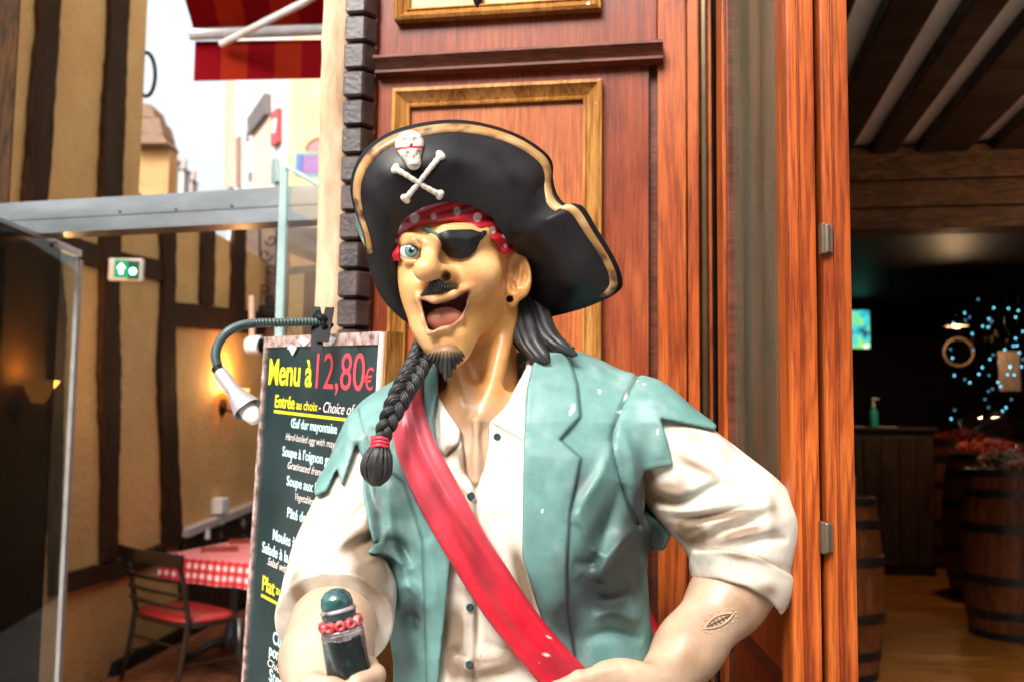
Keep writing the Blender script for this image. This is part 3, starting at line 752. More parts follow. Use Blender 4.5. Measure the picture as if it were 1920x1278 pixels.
# back wall of the terrace room with ironwork
yb = float(wl(488, 700)[1]) + 0.05
bA = at(470, 700, yb)
mb = MB(); mb.box((bA[0] - 0.2, yb, LF), (-1.2, yb + 0.2, at(520, 425, yb)[2])); o = mb.build('terrace_back_wall', noisy('brown_wall', (0.05, 0.026, 0.014), (0.10, 0.055, 0.03), 4, 0.7)); tag(o, 'dark brown back wall of the terrace room', 'wall')
iw = empty('iron_scrollwork', at(495, 570, yb - 0.12), 'black wrought iron scroll bracket at the end of the ochre wall', 'ironwork')
def scroll(cx, cy, r, turns, fl, ph):
    pts = []
    for k in range(30):
        q = k / 29; a_ = ph + fl * turns * 2 * math.pi * q
        pts.append(at(cx + r * (1 - q * 0.85) * math.cos(a_), cy + r * (1 - q * 0.85) * math.sin(a_), yb - 0.12))
    mb = MB(); mb.tube(pts, 0.009, 6); mb.build('scroll', M['black'], iw, smooth=True)
for a_ in ((498, 478, 13, 1.2, 1, 0), (506, 508, 12, 1.2, -1, 1), (496, 545, 13, 1.3, 1, 2), (508, 450, 12, 1.1, -1, 3), (507, 560, 10, 1.1, 1, 0.5)): scroll(*a_)
for px_ in (487, 519):
    mb = MB(); mb.tube([at(px_, 430, yb - 0.12), at(px_, 585, yb - 0.12)], 0.012, 6); mb.build('bar', M['black'], iw)
mb = MB(); mb.tube([at(480, 583, yb - 0.12), at(530, 590, yb - 0.12)], 0.06, 8); mb.build('bottom_rail', M['black'], iw)
# round spotlight on a stem
sp = empty('spotlight', at(478, 640, 6.5), 'white round spotlight hanging on a thin stem near the sconce', 'spotlight')
c_ = at(466, 648, 6.5)
mb = MB(); mb.lathe(c_, [(0.03, 0), (0.06, 0.01), (0.062, 0.09), (0.055, 0.1)], 20, (1, -0.4, 0)); mb.build('lamp_body', M['white'], sp, angle=40)
mb = MB(); mb.lathe(c_ + np.array([0.098, -0.04, 0]), [(0.05, 0), (0.02, 0.006)], 20, (1, -0.4, 0)); mb.build('lamp_lens', M['black'], sp)
mb = MB(); mb.tube([at(472, 555, 6.5), at(473, 640, 6.5)], 0.02, 8); mb.build('stem', plain('pinkish_stem', (0.5, 0.3, 0.22), 0.5), sp)

# floor tiles
tl = MB(); tl.box((-3.2, 3.6, LF - 0.004), (-0.9, 10.6, LF + 0.0)); fl = tl.build('terrace_floor', plain('mortar', (0.05, 0.025, 0.016), 0.8)); tag(fl, kind='structure')
TM = noisy('terracotta', (0.16, 0.045, 0.018), (0.28, 0.085, 0.03), 5, 0.45)
tb = MB(); tb.box((-0.096, -0.096, 0), (0.096, 0.096, 0.008), None, 0.003)
tme = bpy.data.meshes.new('tile'); tb.bm.to_mesh(tme); tb.bm.free(); tme.materials.append(TM)
for i in range(7):
    for j in range(20):
        to = bpy.data.objects.new('tile', tme); COL.objects.link(to); to.parent = fl
        to.location = (-2.5 + 0.2 * i, 5.2 + 0.2 * j, LF + rnd.uniform(-0.001, 0.001)); to.rotation_euler[2] = rnd.choice((0, math.pi / 2))

# bentwood chair
DK = plain('dark_bentwood', (0.020, 0.010, 0.006), 0.3, 0, 0.3)
P1 = onplane(243, 1276, (0, 0, LF), (0, 0, 1)); P2 = onplane(342, 1312, (0, 0, LF), (0, 0, 1))
def chair(P1, P2, label, group='bentwood chairs at the terrace table', flip=1):
    e = (P2 - P1); W_ = np.linalg.norm(e); e = e / W_
    f = np.array([-e[1], e[0], 0]) * flip
    if f[1] < 0 and flip == 1: f = -f
    mid = (P1 + P2) / 2
    root = empty('bentwood_chair', mid, label, 'chair', group)
    def L(x, y, z): return mid + e * x + f * y + np.array([0, 0, z])
    hw = W_ / 2
    for s_ in (-1, 1):
        mb = MB(); mb.tube([L(s_ * hw, -0.06, 0), L(s_ * hw, -0.01, 0.25), L(s_ * hw, 0.02, 0.45), L(s_ * hw, -0.02, 0.68), L(s_ * hw * 1.05, -0.08, 0.86)], [0.014, 0.018, 0.019, 0.017, 0.015], 10); mb.build('back_post', DK, root, smooth=True)
        mb = MB(); mb.tube([L(s_ * (hw + 0.01), 0.40, 0), L(s_ * (hw + 0.005), 0.37, 0.44)], [0.013, 0.018], 10); mb.build('leg', DK, root, smooth=True)
        mb = MB(); mb.tube([L(s_ * hw, 0.0, 0.2), L(s_ * hw, 0.38, 0.2)], 0.009, 8); mb.build('stretcher', DK, root)
    # curved top rail and slats
    def arc(z, h, d, wmul, name):
        mb = MB(); bm = mb.bm; rings = []
        for k in range(13):
            x = (-1 + 2 * k / 12) * hw * wmul
            y0 = -0.075 * (1 if z > 0.7 else (z - 0.45) / 0.35) - d * (1 - (x / hw / wmul) ** 2)
            rings.append([bm.verts.new(tuple(L(x, y0 + oy, z + oz))) for oy, oz in ((-0.008, -h / 2), (-0.008, h / 2), (0.008, h / 2), (0.008, -h / 2))])
        for k in range(12):
            for j in range(4): bm.faces.new((rings[k][j], rings[k][(j + 1) % 4], rings[k + 1][(j + 1) % 4], rings[k + 1][j]))
        bm.faces.new(rings[0]); bm.faces.new(rings[-1][::-1])
        mb.build(name, DK, root, smooth=False)
    arc(0.83, 0.085, 0.045, 1.22, 'top_rail')
    for z in (0.70, 0.62, 0.54): arc(z, 0.022, 0.03, 1.0, 'slat')
    for z in (0.13, 0.30): 
        mb = MB(); mb.tube([L(-hw, 0.36 if z < 0.2 else -0.01, z), L(hw, 0.36 if z < 0.2 else -0.01, z)], 0.009, 8); mb.build('stretcher', DK, root)
    # seat
    out = []
    for k in range(40):
        a_ = 2 * math.pi * k / 40
        x = (hw + 0.035) * np.sign(math.cos(a_)) * abs(math.cos(a_)) ** 0.6; y = 0.19 + 0.225 * np.sign(math.sin(a_)) * abs(math.sin(a_)) ** 0.6
        out.append((x, y))
    mb = MB(); mb.prism([L(x, y, 0.42) for x, y in out], (0, 0, 0.03)); mb.build('seat_frame', DK, root)
    mb = MB(); bm = mb.bm; rings = []
    for sc_, zz in ((0.96, 0.45), (0.96, 0.462), (0.85, 0.474), (0.5, 0.48), (0.02, 0.481)):
        rings.append([bm.verts.new(tuple(L(x * sc_, 0.19 + (y - 0.19) * sc_, zz))) for x, y in out])
    for i in range(4):
        for k in range(40): bm.faces.new((rings[i][k], rings[i][(k + 1) % 40], rings[i + 1][(k + 1) % 40], rings[i + 1][k]))
    mb.build('seat', M['red'], root, smooth=True)
    return root, L
chair(P1, P2, 'dark bentwood chair with red seat, its slatted back towards the smoked glass')
# table with gingham cloth
m, t, b = new_mat('red_gingham')
tc = nd(t, 'ShaderNodeTexCoord')
sx = nd(t, 'ShaderNodeSeparateXYZ'); t.links.new(tc.outputs['UV'], sx.inputs[0])
def stripe(sock):
    a_ = nd(t, 'ShaderNodeMath', operation='MULTIPLY'); a_.inputs[1].default_value = 16.0; t.links.new(sock, a_.inputs[0])
    f_ = nd(t, 'ShaderNodeMath', operation='FRACT'); t.links.new(a_.outputs[0], f_.inputs[0])
    g_ = nd(t, 'ShaderNodeMath', operation='GREATER_THAN'); g_.inputs[1].default_value = 0.5; t.links.new(f_.outputs[0], g_.inputs[0])
    return g_.outputs[0]
ad = nd(t, 'ShaderNodeMath', operation='ADD'); t.links.new(stripe(sx.outputs[0]), ad.inputs[0]); t.links.new(stripe(sx.outputs[1]), ad.inputs[1])
dv = nd(t, 'ShaderNodeMath', operation='MULTIPLY'); dv.inputs[1].default_value = 0.5; t.links.new(ad.outputs[0], dv.inputs[0])
rp = ramp(t, dv.outputs[0], [(0.0, (0.72, 0.60, 0.58)), (0.45, (0.62, 0.05, 0.05)), (0.9, (0.46, 0.008, 0.015))])
t.links.new(rp.outputs[0], b.inputs['Base Color']); b.inputs['Roughness'].default_value = 0.85
A_ = onplane(300, 1042, (0, 0, LF + 0.75), (0, 0, 1)); B_ = onplane(484, 1058, (0, 0, LF + 0.75), (0, 0, 1))
ex_ = (B_ - A_); Lx = np.linalg.norm(ex_); ex_ /= Lx
ey_ = np.array([-ex_[1], ex_[0], 0]); ey_ = ey_ if ey_[1] > 0 else -ey_
ey_ = ey_ * 0.5 + Wd * 0.5; ey_ /= np.linalg.norm(ey_)
Ly = 1.15
ctr = A_ + ex_ * Lx / 2 + ey_ * 0.42
tbl = empty('terrace_table', (ctr[0], ctr[1], LF), 'pedestal table standing by the ochre wall under a gingham cloth', 'table')
mb = MB(); mb.prism([A_ + ex_ * 0.01 + ey_ * 0.01 - np.array([0, 0, 0.03]), B_ - ex_ * 0.01 + ey_ * 0.01 - np.array([0, 0, 0.03]), B_ - ex_ * 0.01 + ey_ * (Ly - 0.01) - np.array([0, 0, 0.03]), A_ + ex_ * 0.01 + ey_ * (Ly - 0.01) - np.array([0, 0, 0.03])], (0, 0, 0.026)); mb.build('table_top', M['timber'], tbl)
iron = plain('grey_cast_iron', (0.10, 0.12, 0.13), 0.4, 0.6)
cb = onplane(432, 1232, (0, 0, LF), (0, 0, 1)); cb = np.array([cb[0], cb[1], LF])
mb = MB(); mb.lathe(cb, [(0.05, 0.10), (0.06, 0.14), (0.045, 0.2), (0.035, 0.24), (0.03, 0.5), (0.04, 0.52), (0.03, 0.56), (0.05, 0.70), (0.12, 0.715)], 20); mb.build('pedestal', iron, tbl, angle=40)
for k in range(4):
    a_ = k * math.pi / 2 + 0.5
    mb = MB(); mb.tube([cb + np.array([0.03 * math.cos(a_), 0.03 * math.sin(a_), 0.13]), cb + np.array([0.16 * math.cos(a_), 0.16 * math.sin(a_), 0.10]), cb + np.array([0.30 * math.cos(a_), 0.30 * math.sin(a_), 0.025])], [0.03, 0.024, 0.022], 8); mb.build('foot', iron, tbl, smooth=True)
# cloth
def clothmesh():
    bm = bmesh.new(); uvl = bm.loops.layers.uv.new()
    nx, ny = 34, 34; drop = 0.16
    U = [-drop] + list(np.linspace(0, Lx, nx)) + [Lx + drop]; V = [-drop] + list(np.linspace(0, Ly, ny)) + [Ly + drop]
    vt = {}
    for i, u in enumerate(U):
        for j, v in enumerate(V):
            uc, vc = min(max(u, 0), Lx), min(max(v, 0), Ly)
            over = max(abs(u - uc), abs(v - vc))
            z = 0.004 - over * (1.35 if (abs(u - uc) > 0 and abs(v - vc) > 0) else 1.0)
            wob = 0.018 * math.sin(u * 21 + v * 17) * over / drop
            p = A_ + ex_ * (uc + np.sign(u - uc) * 0.012 + (wob if v != vc else 0)) + ey_ * (vc + np.sign(v - vc) * 0.012 + (wob if u != uc else 0)) + np.array([0, 0, z])
            if v < vc: p = p - ey_ * (0.012 + wob)
            vt[i, j] = bm.verts.new(tuple(p))
    for i in range(len(U) - 1):
        for j in range(len(V) - 1):
            f = bm.faces.new((vt[i, j], vt[i + 1, j], vt[i + 1, j + 1], vt[i, j + 1]))
            for lp_, (ii, jj) in zip(f.loops, ((i, j), (i + 1, j), (i + 1, j + 1), (i, j + 1))): lp_[uvl].uv = (U[ii], V[jj])
    me = bpy.data.meshes.new('tablecloth'); bm.to_mesh(me); bm.free(); return me
o = link('tablecloth', clothmesh(), m, None, False); tag(o, 'red and white gingham cloth draped over the terrace table', 'tablecloth')
TZ = LF + 0.755
def ontable(px, py): return onplane(px, py, (0, 0, TZ), (0, 0, 1))
for k, (px, py) in enumerate(((412, 1029), (462, 1014))):
    c = ontable(px, py)
    mb = MB(); mb.box((-0.13, -0.13, 0.001), (0.13, 0.13, 0.006), Matrix.Translation(Vector(c)) @ Matrix.Rotation(0.3, 4, 'Z'), 0.001); o = mb.build('napkin', M['red'])
    tag(o, ('folded red napkin lying near the front edge of the gingham cloth', 'folded red napkin lying behind the other, by the wine glasses')[k], 'napkin', 'napkins on the gingham cloth')
for k, (px, py) in enumerate(((414, 1005), (455, 1004))):
    c = ontable(px, py)
    mb = MB(); mb.lathe(c, [(0.034, 0), (0.034, 0.002), (0.006, 0.008), (0.0045, 0.07), (0.012, 0.08), (0.034, 0.105), (0.038, 0.14), (0.033, 0.18)], 24, cap=False); o = mb.build('wine_glass', M['glass'], smooth=True)
    tag(o, ('stemmed wine glass next to the salt shaker', 'stemmed wine glass behind the far napkin')[k], 'glass', 'wine glasses on the gingham cloth')
c = ontable(389, 1009)
sk = empty('salt_shaker', c, 'small salt shaker with metal cap on the gingham cloth', 'shaker')
mb = MB(); mb.lathe(c, [(0.02, 0), (0.022, 0.01), (0.016, 0.07)], 14); mb.build('shaker_body', M['white'], sk, angle=40)
mb = MB(); mb.lathe(c + np.array([0, 0, 0.07]), [(0.017, 0), (0.016, 0.02), (0.006, 0.028)], 14); mb.build('shaker_cap', M['alu'], sk, angle=40)
Q1 = A_ + ex_ * 0.30 + ey_ * 1.55; Q2 = A_ + ex_ * 0.66 + ey_ * 1.50
Q1 = np.array([Q1[0], Q1[1], LF]); Q2 = np.array([Q2[0], Q2[1], LF])
chair(Q1, Q2, 'dark bentwood chair tucked in behind the gingham table', flip=-1)

# steel header beam, dark side post, smoked and clear glass
bA0, bA1 = at(0, 381, 3.55), at(0, 441, 3.55)
bB0, bB1 = at(601, 346, 3.20), at(601, 411, 3.20)
dirb = (bB0 - bA0); dirb[2] = 0; dirb /= np.linalg.norm(dirb)
A0, A1, B0, B1 = bA0 - dirb * 1.0, bA1 - dirb * 1.0, bB0 + dirb * 0.12, bB1 + dirb * 0.12
nb = np.array([-dirb[1], dirb[0], 0]); nb = nb if nb[1] > 0 else -nb
sb = empty('steel_header_beam', A0, 'brushed steel header beam crossing above the terrace', 'beam')
def lerp(p, q, k): return p * (1 - k) + q * k
mb = MB(); mb.prism([lerp(A0, A1, 0), lerp(A0, A1, 0.56), lerp(B0, B1, 0.56), lerp(B0, B1, 0)], nb * 0.12); mb.build('upper_channel', M['steel'], sb)
mb = MB(); mb.prism([lerp(A0, A1, 0.58) + nb * 0.003, lerp(A0, A1, 1.0) + nb * 0.003, lerp(B0, B1, 1.0) + nb * 0.003, lerp(B0, B1, 0.58) + nb * 0.003], nb * 0.10); mb.build('lower_channel', M['steel'], sb)
for (px, py) in ((330, 393), (435, 387), (225, 397)):
    p = onplane(px, py, bA0, nb) - nb * 0.001
    mb = MB(); mb.lathe(p, [(0.004, -0.002), (0.004, 0.002)], 10, -nb); mb.build('rivet', M['black'], sb)
o = MB(); q = at(-40, 300, 3.75); q2 = at(22, 300, 3.75); o.box((q[0], 3.74, 0.0), (q2[0], 3.75, 5.0)); o = o.build('dark_side_post', M['timber']); tag(o, 'black upright post at the end of the steel beam', 'post')
XG = at(95, 800, 3.70)[0]
pt = at(20, 421, XG / ray(20, 421)[0] * ray(20, 421)[1])
gp = empty('glass_door', (XG, 3.4, 0), 'smoked glass door with clear outer pane and aluminium top rail', 'glass door')
ztop = pt[2]
mb = MB(); mb.box((XG - 0.005, 2.6, 0.02), (XG + 0.005, 3.70, ztop - 0.01)); mb.build('smoked_pane', M['smoked'], gp)
def YX(px): 
    d = ray(px, 800); return float(d[1] * XG / d[0])
mb = MB(); mb.box((XG - 0.012, 2.6, ztop - 0.01), (XG + 0.012, YX(108), ztop + 0.008), None, 0.002); mb.build('top_rail', M['alu'], gp)
mb = MB(); mb.box((XG - 0.016, YX(80), ztop - 0.022), (XG + 0.02, YX(128), ztop + 0.004), None, 0.004); mb.build('clamp', M['white'], gp)
mb = MB(); mb.box((XG - 0.004, 3.702, 0.02), (XG + 0.004, YX(131), ztop - 0.022)); mb.build('clear_pane', M['glass'], gp)
mb = MB(); mb.box((XG - 0.008, YX(130), 0.02), (XG + 0.008, YX(137), ztop - 0.03), None, 0.002); mb.build('edge_strip', plain('rosy_aluminium', (0.42, 0.35, 0.34), 0.4, 0.4), gp)
# glass screen by the post
gs = empty('glass_screen', at(532, 620, 2.9), 'frameless glass screen with pale green edge beside the wooden post', 'glass screen')
e0, e1 = at(525, 312, 2.9), at(540, 312, 2.9)
mb = MB(); mb.box((e0[0], 2.9, 0.0), (e1[0], 2.915, e0[2]), None, 0.002); mb.build('glass_edge', M['greenedge'], gs)
r0 = at(537, 312, 2.9); r1 = at(606, 352, 2.62)
mb = MB(); mb.tube([r0, r1], 0.007, 8); mb.build('top_edge', M['greenedge'], gs)
mb = MB(); mb.poly([r0 - np.array([0, 0, 0.004]), r1 - np.array([0, 0, 0.004]), (r1[0], r1[1], 0), (r0[0], r0[1], 0)]); mb.build('pane', M['glass'], gs)

# ---------------------------------------------------------------- awning and street beyond
aw = empty('awning', at(365, 80, 5.0), 'red and orange striped awning with white fold arm', 'awning')
m, t, b = new_mat('striped_awning')
tc = nd(t, 'ShaderNodeTexCoord'); sx = nd(t, 'ShaderNodeSeparateXYZ'); t.links.new(tc.outputs['Object'], sx.inputs[0])
mu = nd(t, 'ShaderNodeMath', operation='MULTIPLY'); mu.inputs[1].default_value = 3.6; t.links.new(sx.outputs[0], mu.inputs[0])
fr = nd(t, 'ShaderNodeMath', operation='FRACT'); t.links.new(mu.outputs[0], fr.inputs[0])
rp = ramp(t, fr.outputs[0], [(0.0, (0.24, 0.006, 0.010)), (0.49, (0.24, 0.006, 0.010)), (0.5, (0.34, 0.026, 0.010))]); rp.color_ramp.interpolation = 'CONSTANT'
df = nd(t, 'ShaderNodeBsdfDiffuse'); tr = nd(t, 'ShaderNodeBsdfTranslucent'); mx = nd(t, 'ShaderNodeMixShader'); mx.inputs[0].default_value = 0.5
for n_ in (df, tr): t.links.new(rp.outputs[0], n_.inputs[0])
t.links.new(df.outputs[0], mx.inputs[1]); t.links.new(tr.outputs[0], mx.inputs[2]); t.links.new(mx.outputs[0], t.nodes['Material Output'].inputs[0])
v0, v1 = at(366, 78, 5.0), at(363, 152, 5.0)
XR = at(760, 80, 5.0)[0]
def sheet(name, pts, mt, par, thick=0.004):
    mb = MB(); mb.prism(pts, (0, 0, thick)); return mb.build(name, mt, par)
mb = MB(); mb.prism([(v0[0], 5.0, v0[2]), (XR, 5.0, v0[2] + 0.03), (XR, 5.0, v1[2] + 0.035), (v1[0], 5.0, v1[2])], (0, 0.004, 0)); mb.build('valance', m, aw)
tA = at(318, -30, 4.5)
sheet('canopy', [(v0[0], 5.0, v0[2] + 0.03), (XR, 5.0, v0[2] + 0.06), (XR, 4.0, v0[2] + 0.75), (v0[0] - 0.02, 4.0, v0[2] + 0.72)], m, aw)
mb = MB(); mb.tube([at(357, 65, 4.97), at(760, 50, 4.97)], 0.03, 12); mb.build('front_bar', M['alu'], aw)
mb = MB(); mb.tube([at(415, 83, 4.95), at(570, 5, 4.6), at(640, -40, 4.4)], 0.018, 10); mb.build('fold_arm', plain('arm_white', (0.6, 0.55, 0.52), 0.4), aw)
# pale corner house with window, red sign and street name plate
cH = at(537, 350, 14.0); farH = at(429, 350, 19.0)
hs_ = empty('corner_house', (cH[0], cH[1], -0.25), 'pale corner house seen between the awning and the steel beam', 'house')
up = np.array([0, 0, 1.0])
def gz(p, z): return np.array([p[0], p[1], z])
hd_ = gz(farH - cH, 0); hl = np.linalg.norm(hd_); hd_ /= hl
hn = np.array([hd_[1], -hd_[0], 0]); hn = hn if hn[1] < 0 else -hn
cream = noisy('pale_render', (0.42, 0.385, 0.36), (0.54, 0.50, 0.475), 1.5, 0.85)
peach = noisy('peach_render', (0.46, 0.30, 0.16), (0.58, 0.41, 0.25), 1.2, 0.85)
mb = MB(); mb.prism([gz(cH, -0.25), gz(farH, -0.25), gz(farH, 9.0), gz(cH, 9.0)], -hn * 1.0); mb.build('side_wall', cream, hs_)
mb = MB(); mb.prism([gz(cH, -0.25) + hn * 0.005, gz(cH, -0.25) + np.array([5.0, -0.3, 0]), gz(cH, 9) + np.array([5.0, -0.3, 0]), gz(cH, 9) + hn * 0.005], (0, 1.0, 0)); mb.build('front_wall', peach, hs_)
def hw_(px, py): return onplane(px, py, cH + hn * 0.01, hn)
def hquad(pts, th_, name, mt, par=hs_): 
    mb = MB(); mb.prism([hw_(*p) for p in pts], hn * th_); return mb.build(name, mt, par)
w_ = hquad([(475, 222), (507, 178), (507, 352), (476, 356)], 0.02, 'window', plain('beige_blind', (0.55, 0.42, 0.30), 0.6))
hquad([(474, 224), (508, 176), (508, 215), (475, 255)], 0.10, 'shutter_box', plain('dark_blind', (0.10, 0.08, 0.08), 0.6))
hquad([(447, 262), (452, 256), (452, 350), (447, 352)], 0.05, 'drain_pipe', plain('brown_pipe', (0.20, 0.11, 0.07), 0.6))
hquad([(430, 150), (440, 150), (438, 352), (428, 352)], 0.08, 'quoin_strip', plain('stone_strip', (0.42, 0.30, 0.22), 0.8))
hquad([(463, 248), (467, 244), (467, 262), (463, 266)], 0.02, 'small_window', plain('grey_window', (0.14, 0.12, 0.12), 0.5))
hquad([(467, 325), (472, 322), (472, 338), (467, 340)], 0.02, 'small_window', plain('grey_window_low', (0.14, 0.12, 0.12), 0.5))
rs = hquad([(515, 214), (528, 203), (528, 266), (515, 277)], 0.06, 'red_sign', plain('red_sign', (0.36, 0.03, 0.03), 0.4))
hquad([(519, 228), (525, 223), (525, 236), (523, 250), (519, 252)], 0.07, 'sign_mark', M['white'])
pts = [(513 + 7 * math.cos(a_) , 300 + (28 if math.sin(a_) < 0 else 40) * math.sin(a_)) for a_ in np.linspace(0, 2 * math.pi, 20)[:-1]]
hquad([(519, 296), (524, 300), (526, 340), (516, 346), (514, 318)], 0.06, 'arched_sign', plain('green_grey_sign', (0.16, 0.22, 0.21), 0.5))
# street name plate
YS = 12.6
sn_ = empty('street_name_plate', at(580, 310, YS), 'blue and purple enamel street name plate with green border', 'street sign')
def sq(px0, py0, px1, py1, y0, y1, name, mt):
    A, B = at(px0, py0, YS), at(px1, py1, YS)
    mb = MB(); mb.box((A[0], YS - y1, B[2]), (B[0], YS - y0, A[2])); return mb.build(name, mt, sn_)
sq(554, 287, 640, 335, 0.0, 0.03, 'border', plain('enamel_green', (0.05, 0.19, 0.17), 0.3))
sq(558, 292, 568, 328, 0.03, 0.036, 'blue_field', plain('enamel_blue', (0.01, 0.05, 0.22), 0.3))
sq(568, 292, 636, 328, 0.03, 0.036, 'purple_field', plain('enamel_purple', (0.14, 0.045, 0.17), 0.3))
cA = at(605, 285, YS)
mb = MB(); mb.prism([(cA[0] + 0.2 * math.cos(a_), YS - 0.03, cA[2] + 0.17 * math.sin(a_)) for a_ in np.linspace(0, math.pi, 14)], (0, 0.03, 0)); mb.build('arched_top', plain('arched_purple', (0.22, 0.09, 0.10), 0.4), sn_)
mb = MB(); mb.tube([(cA[0] + 0.21 * math.cos(a_), YS - 0.03, cA[2] + 0.18 * math.sin(a_)) for a_ in np.linspace(0, math.pi, 14)], 0.014, 8); mb.build('arched_rim', M['gold'], sn_)
# ring bracket at the wall end
rg = []
for k in range(33):
    a_ = 2 * math.pi * k / 32
    rg.append(at(274 + 17 * math.cos(a_), 140 + 41 * math.sin(a_), float(wl(270, 150)[1]) + 0.02))
mb = MB(); mb.tube(rg, 0.014, 8, False); o = mb.build('iron_ring', M['black'], smooth=True); tag(o, 'black iron ring hanging at the corner of the ochre wall', 'iron ring')
# ochre neighbour with stepped cornice, far roofs
nb_ = empty('neighbour_house', at(285, 355, 12), 'ochre neighbour house with dark stepped cornice beyond the wall corner', 'house')
N0, N1 = at(255, 700, 12), at(300, 700, 12)
zc_ = at(300, 268, 12)[2]
mb = MB(); mb.box((N0[0] - 3, 12, -0.25), (N1[0], 12.3, zc_)); mb.build('wall', noisy('ochre_far', (0.30, 0.16, 0.06), (0.42, 0.24, 0.09), 2, 0.85), nb_)
for (px1, y0, y1) in ((314, 252, 268), (307, 222, 250), (292, 196, 221)):
    p0, p1 = at(240, y1, 11.8), at(px1, y0, 11.8)
    mb = MB(); mb.prism([(p0[0], 11.8, p0[2]), (p1[0] + 0.0, 11.8, p0[2]), (p1[0] - 0.06, 11.8, p1[2]), (p0[0], 11.8, p1[2] + 0.03)], (0, 0.45, 0)); mb.build('cornice_course', plain('cornice_brown', (0.16, 0.085, 0.045), 0.7), nb_)
for k, (x0, x1, yt, mt, lab) in enumerate(((296, 322, 292, (0.55, 0.50, 0.46), 'far pale grey house under the sky'), (322, 345, 312, (0.42, 0.38, 0.36), 'far darker grey house with chimneys'), (345, 360, 332, (0.45, 0.36, 0.32), 'lowest far brownish house along the street'))):
    Yf = 34 + 5 * k
    p0, p1 = at(x0, yt, Yf), at(x1, yt + 6, Yf)
    root = empty('far_house', (p0[0], Yf, -0.25), lab, 'house', 'far houses down the street')
    mb = MB(); mb.box((p0[0], Yf, -0.25), (p1[0], Yf + 0.8, p1[2])); mb.build('wall', plain('far_wall_%d' % k, mt, 0.8), root)
    mb = MB(); mb.prism([(p0[0] - 0.1, Yf - 0.1, p1[2]), (p1[0] + 0.1, Yf - 0.1, p1[2]), (p1[0] - 0.15, Yf - 0.1, p0[2]), (p0[0] + 0.1, Yf - 0.1, p0[2] + 0.05)], (0, 0.9, 0)); mb.build('roof', plain('far_roof_%d' % k, (0.28, 0.26, 0.26), 0.8), root)
    for j in range(2):
        c = p0 * 0.5 + p1 * 0.5 + np.array([0.25 * j - 0.1, 0.3, 0.0])
        mb = MB(); mb.box((c[0] - 0.07, Yf + 0.2, p1[2]), (c[0] + 0.07, Yf + 0.4, p0[2] + 0.35)); mb.build('chimney', plain('far_chimney_%d_%d' % (k, j), (0.35, 0.25, 0.2), 0.8), root)

# ---------------------------------------------------------------- menu board and clip lamp
TR = at(722, 621, 1.50)
hdir = -ray(-330, 672); hdir = ray(-330, 672); hdir = hdir / np.linalg.norm(hdir)     # board's own level lines run away to the left
lo_, hi_ = 0.05, 1.2
for _ in range(60):
    w_ = (lo_ + hi_) / 2
    if project(TR + hdir * w_)[0] > 499: lo_ = w_
    else: hi_ = w_
BW = w_
TL = TR + hdir * BW
dn0 = np.array([0, 0, -1.0]) - hdir * np.dot(np.array([0, 0, -1.0]), hdir); dn0 /= np.linalg.norm(dn0)
nrm = np.cross(hdir, dn0); nrm = nrm if nrm[1] < 0 else -nrm
best = None
for k in range(-300, 301):
    g_ = k * 0.001
    dv_ = dn0 * math.cos(g_) + nrm * math.sin(g_)
    # where does the left edge cross photo row 1278
    s0_, s1_ = 0.2, 1.4
    for _ in range(40):
        s_ = (s0_ + s1_) / 2
        if project(TL + dv_ * s_)[1] < 1278: s0_ = s_
        else: s1_ = s_
    er = abs(project(TL + dv_ * s_)[0] - 456)
    if best is None or er < best[0]: best = (er, g_, dv_)
dn = best[2]; bn = np.cross(hdir, dn); bn = bn if bn[1] < 0 else -bn
BH = (TL[2] - 0.02) / -dn[2]
def bd(x, y, o=0.0):           # x from left edge to right (m), y down from top (m), o proud of the board
    return TL - hdir * x + dn * y + bn * o
brd = empty('menu_board', (TL[0] * 0.5 + TR[0] * 0.5, TL[1] * 0.5 + TR[1] * 0.5, 0.0), 'tall dark green menu board on a stand with yellow and red lettering', 'menu board')
def bbox(x0, x1, y0, y1, o0, o1, name, mt, par=brd):
    mb = MB(); mb.prism([bd(x0, y0, o0), bd(x1, y0, o0), bd(x1, y1, o0), bd(x0, y1, o0)], bn * (o1 - o0)); return mb.build(name, mt, par)
sl = noisy('board_green', (0.010, 0.022, 0.022), (0.028, 0.046, 0.045), 5, 0.22, bmp=0.02, coat=0.3)
worn = noisy('worn_board_edge', (0.10, 0.05, 0.04), (0.50, 0.36, 0.32), 60, 0.7, bmp=0.6, bscale=90, bdist=0.001)
bbox(0.006, BW - 0.011, 0.012, BH, -0.010, 0.0, 'board_sheet', sl)
bbox(0, 0.012, 0, BH, -0.012, 0.004, 'frame_edge', worn); bbox(BW - 0.014, BW - 0.006, 0, BH, -0.012, 0.003, 'frame_edge', worn)
bbox(0.012, BW - 0.014, 0, 0.020, -0.012, 0.0035, 'frame_edge', worn)
bbox(BW - 0.006, BW + 0.003, 0.002, BH, -0.020, 0.006, 'white_strip', M['white'])
bbox(BW + 0.0035, BW + 0.012, 0.0, BH, -0.025, 0.002, 'wood_strip', M['gold'])
bbox(0.02, BW, 0.1, BH * 0.985, -0.5, -0.48, 'rear_leg', worn) if False else None
for (x0, x1, y0, y1) in ((0.16, 0.22, 0.004, 0.020), (0.12, 0.165, 0.016, 0.036), (0.275, 0.33, 0.002, 0.020)):
    xs = [x0, x0 * 0.6 + x1 * 0.4, x1, x1 - 0.012, x0 * 0.4 + x1 * 0.6, x0 + 0.01]; ys = [y0 + 0.008, y0, y0 + 0.006, y1 - 0.004, y1, y1 - 0.012]
    mb = MB(); mb.prism([bd(x, y, 0.0042) for x, y in zip(xs, ys)], bn * 0.0006); mb.build('paper_scrap', M['white'], brd)
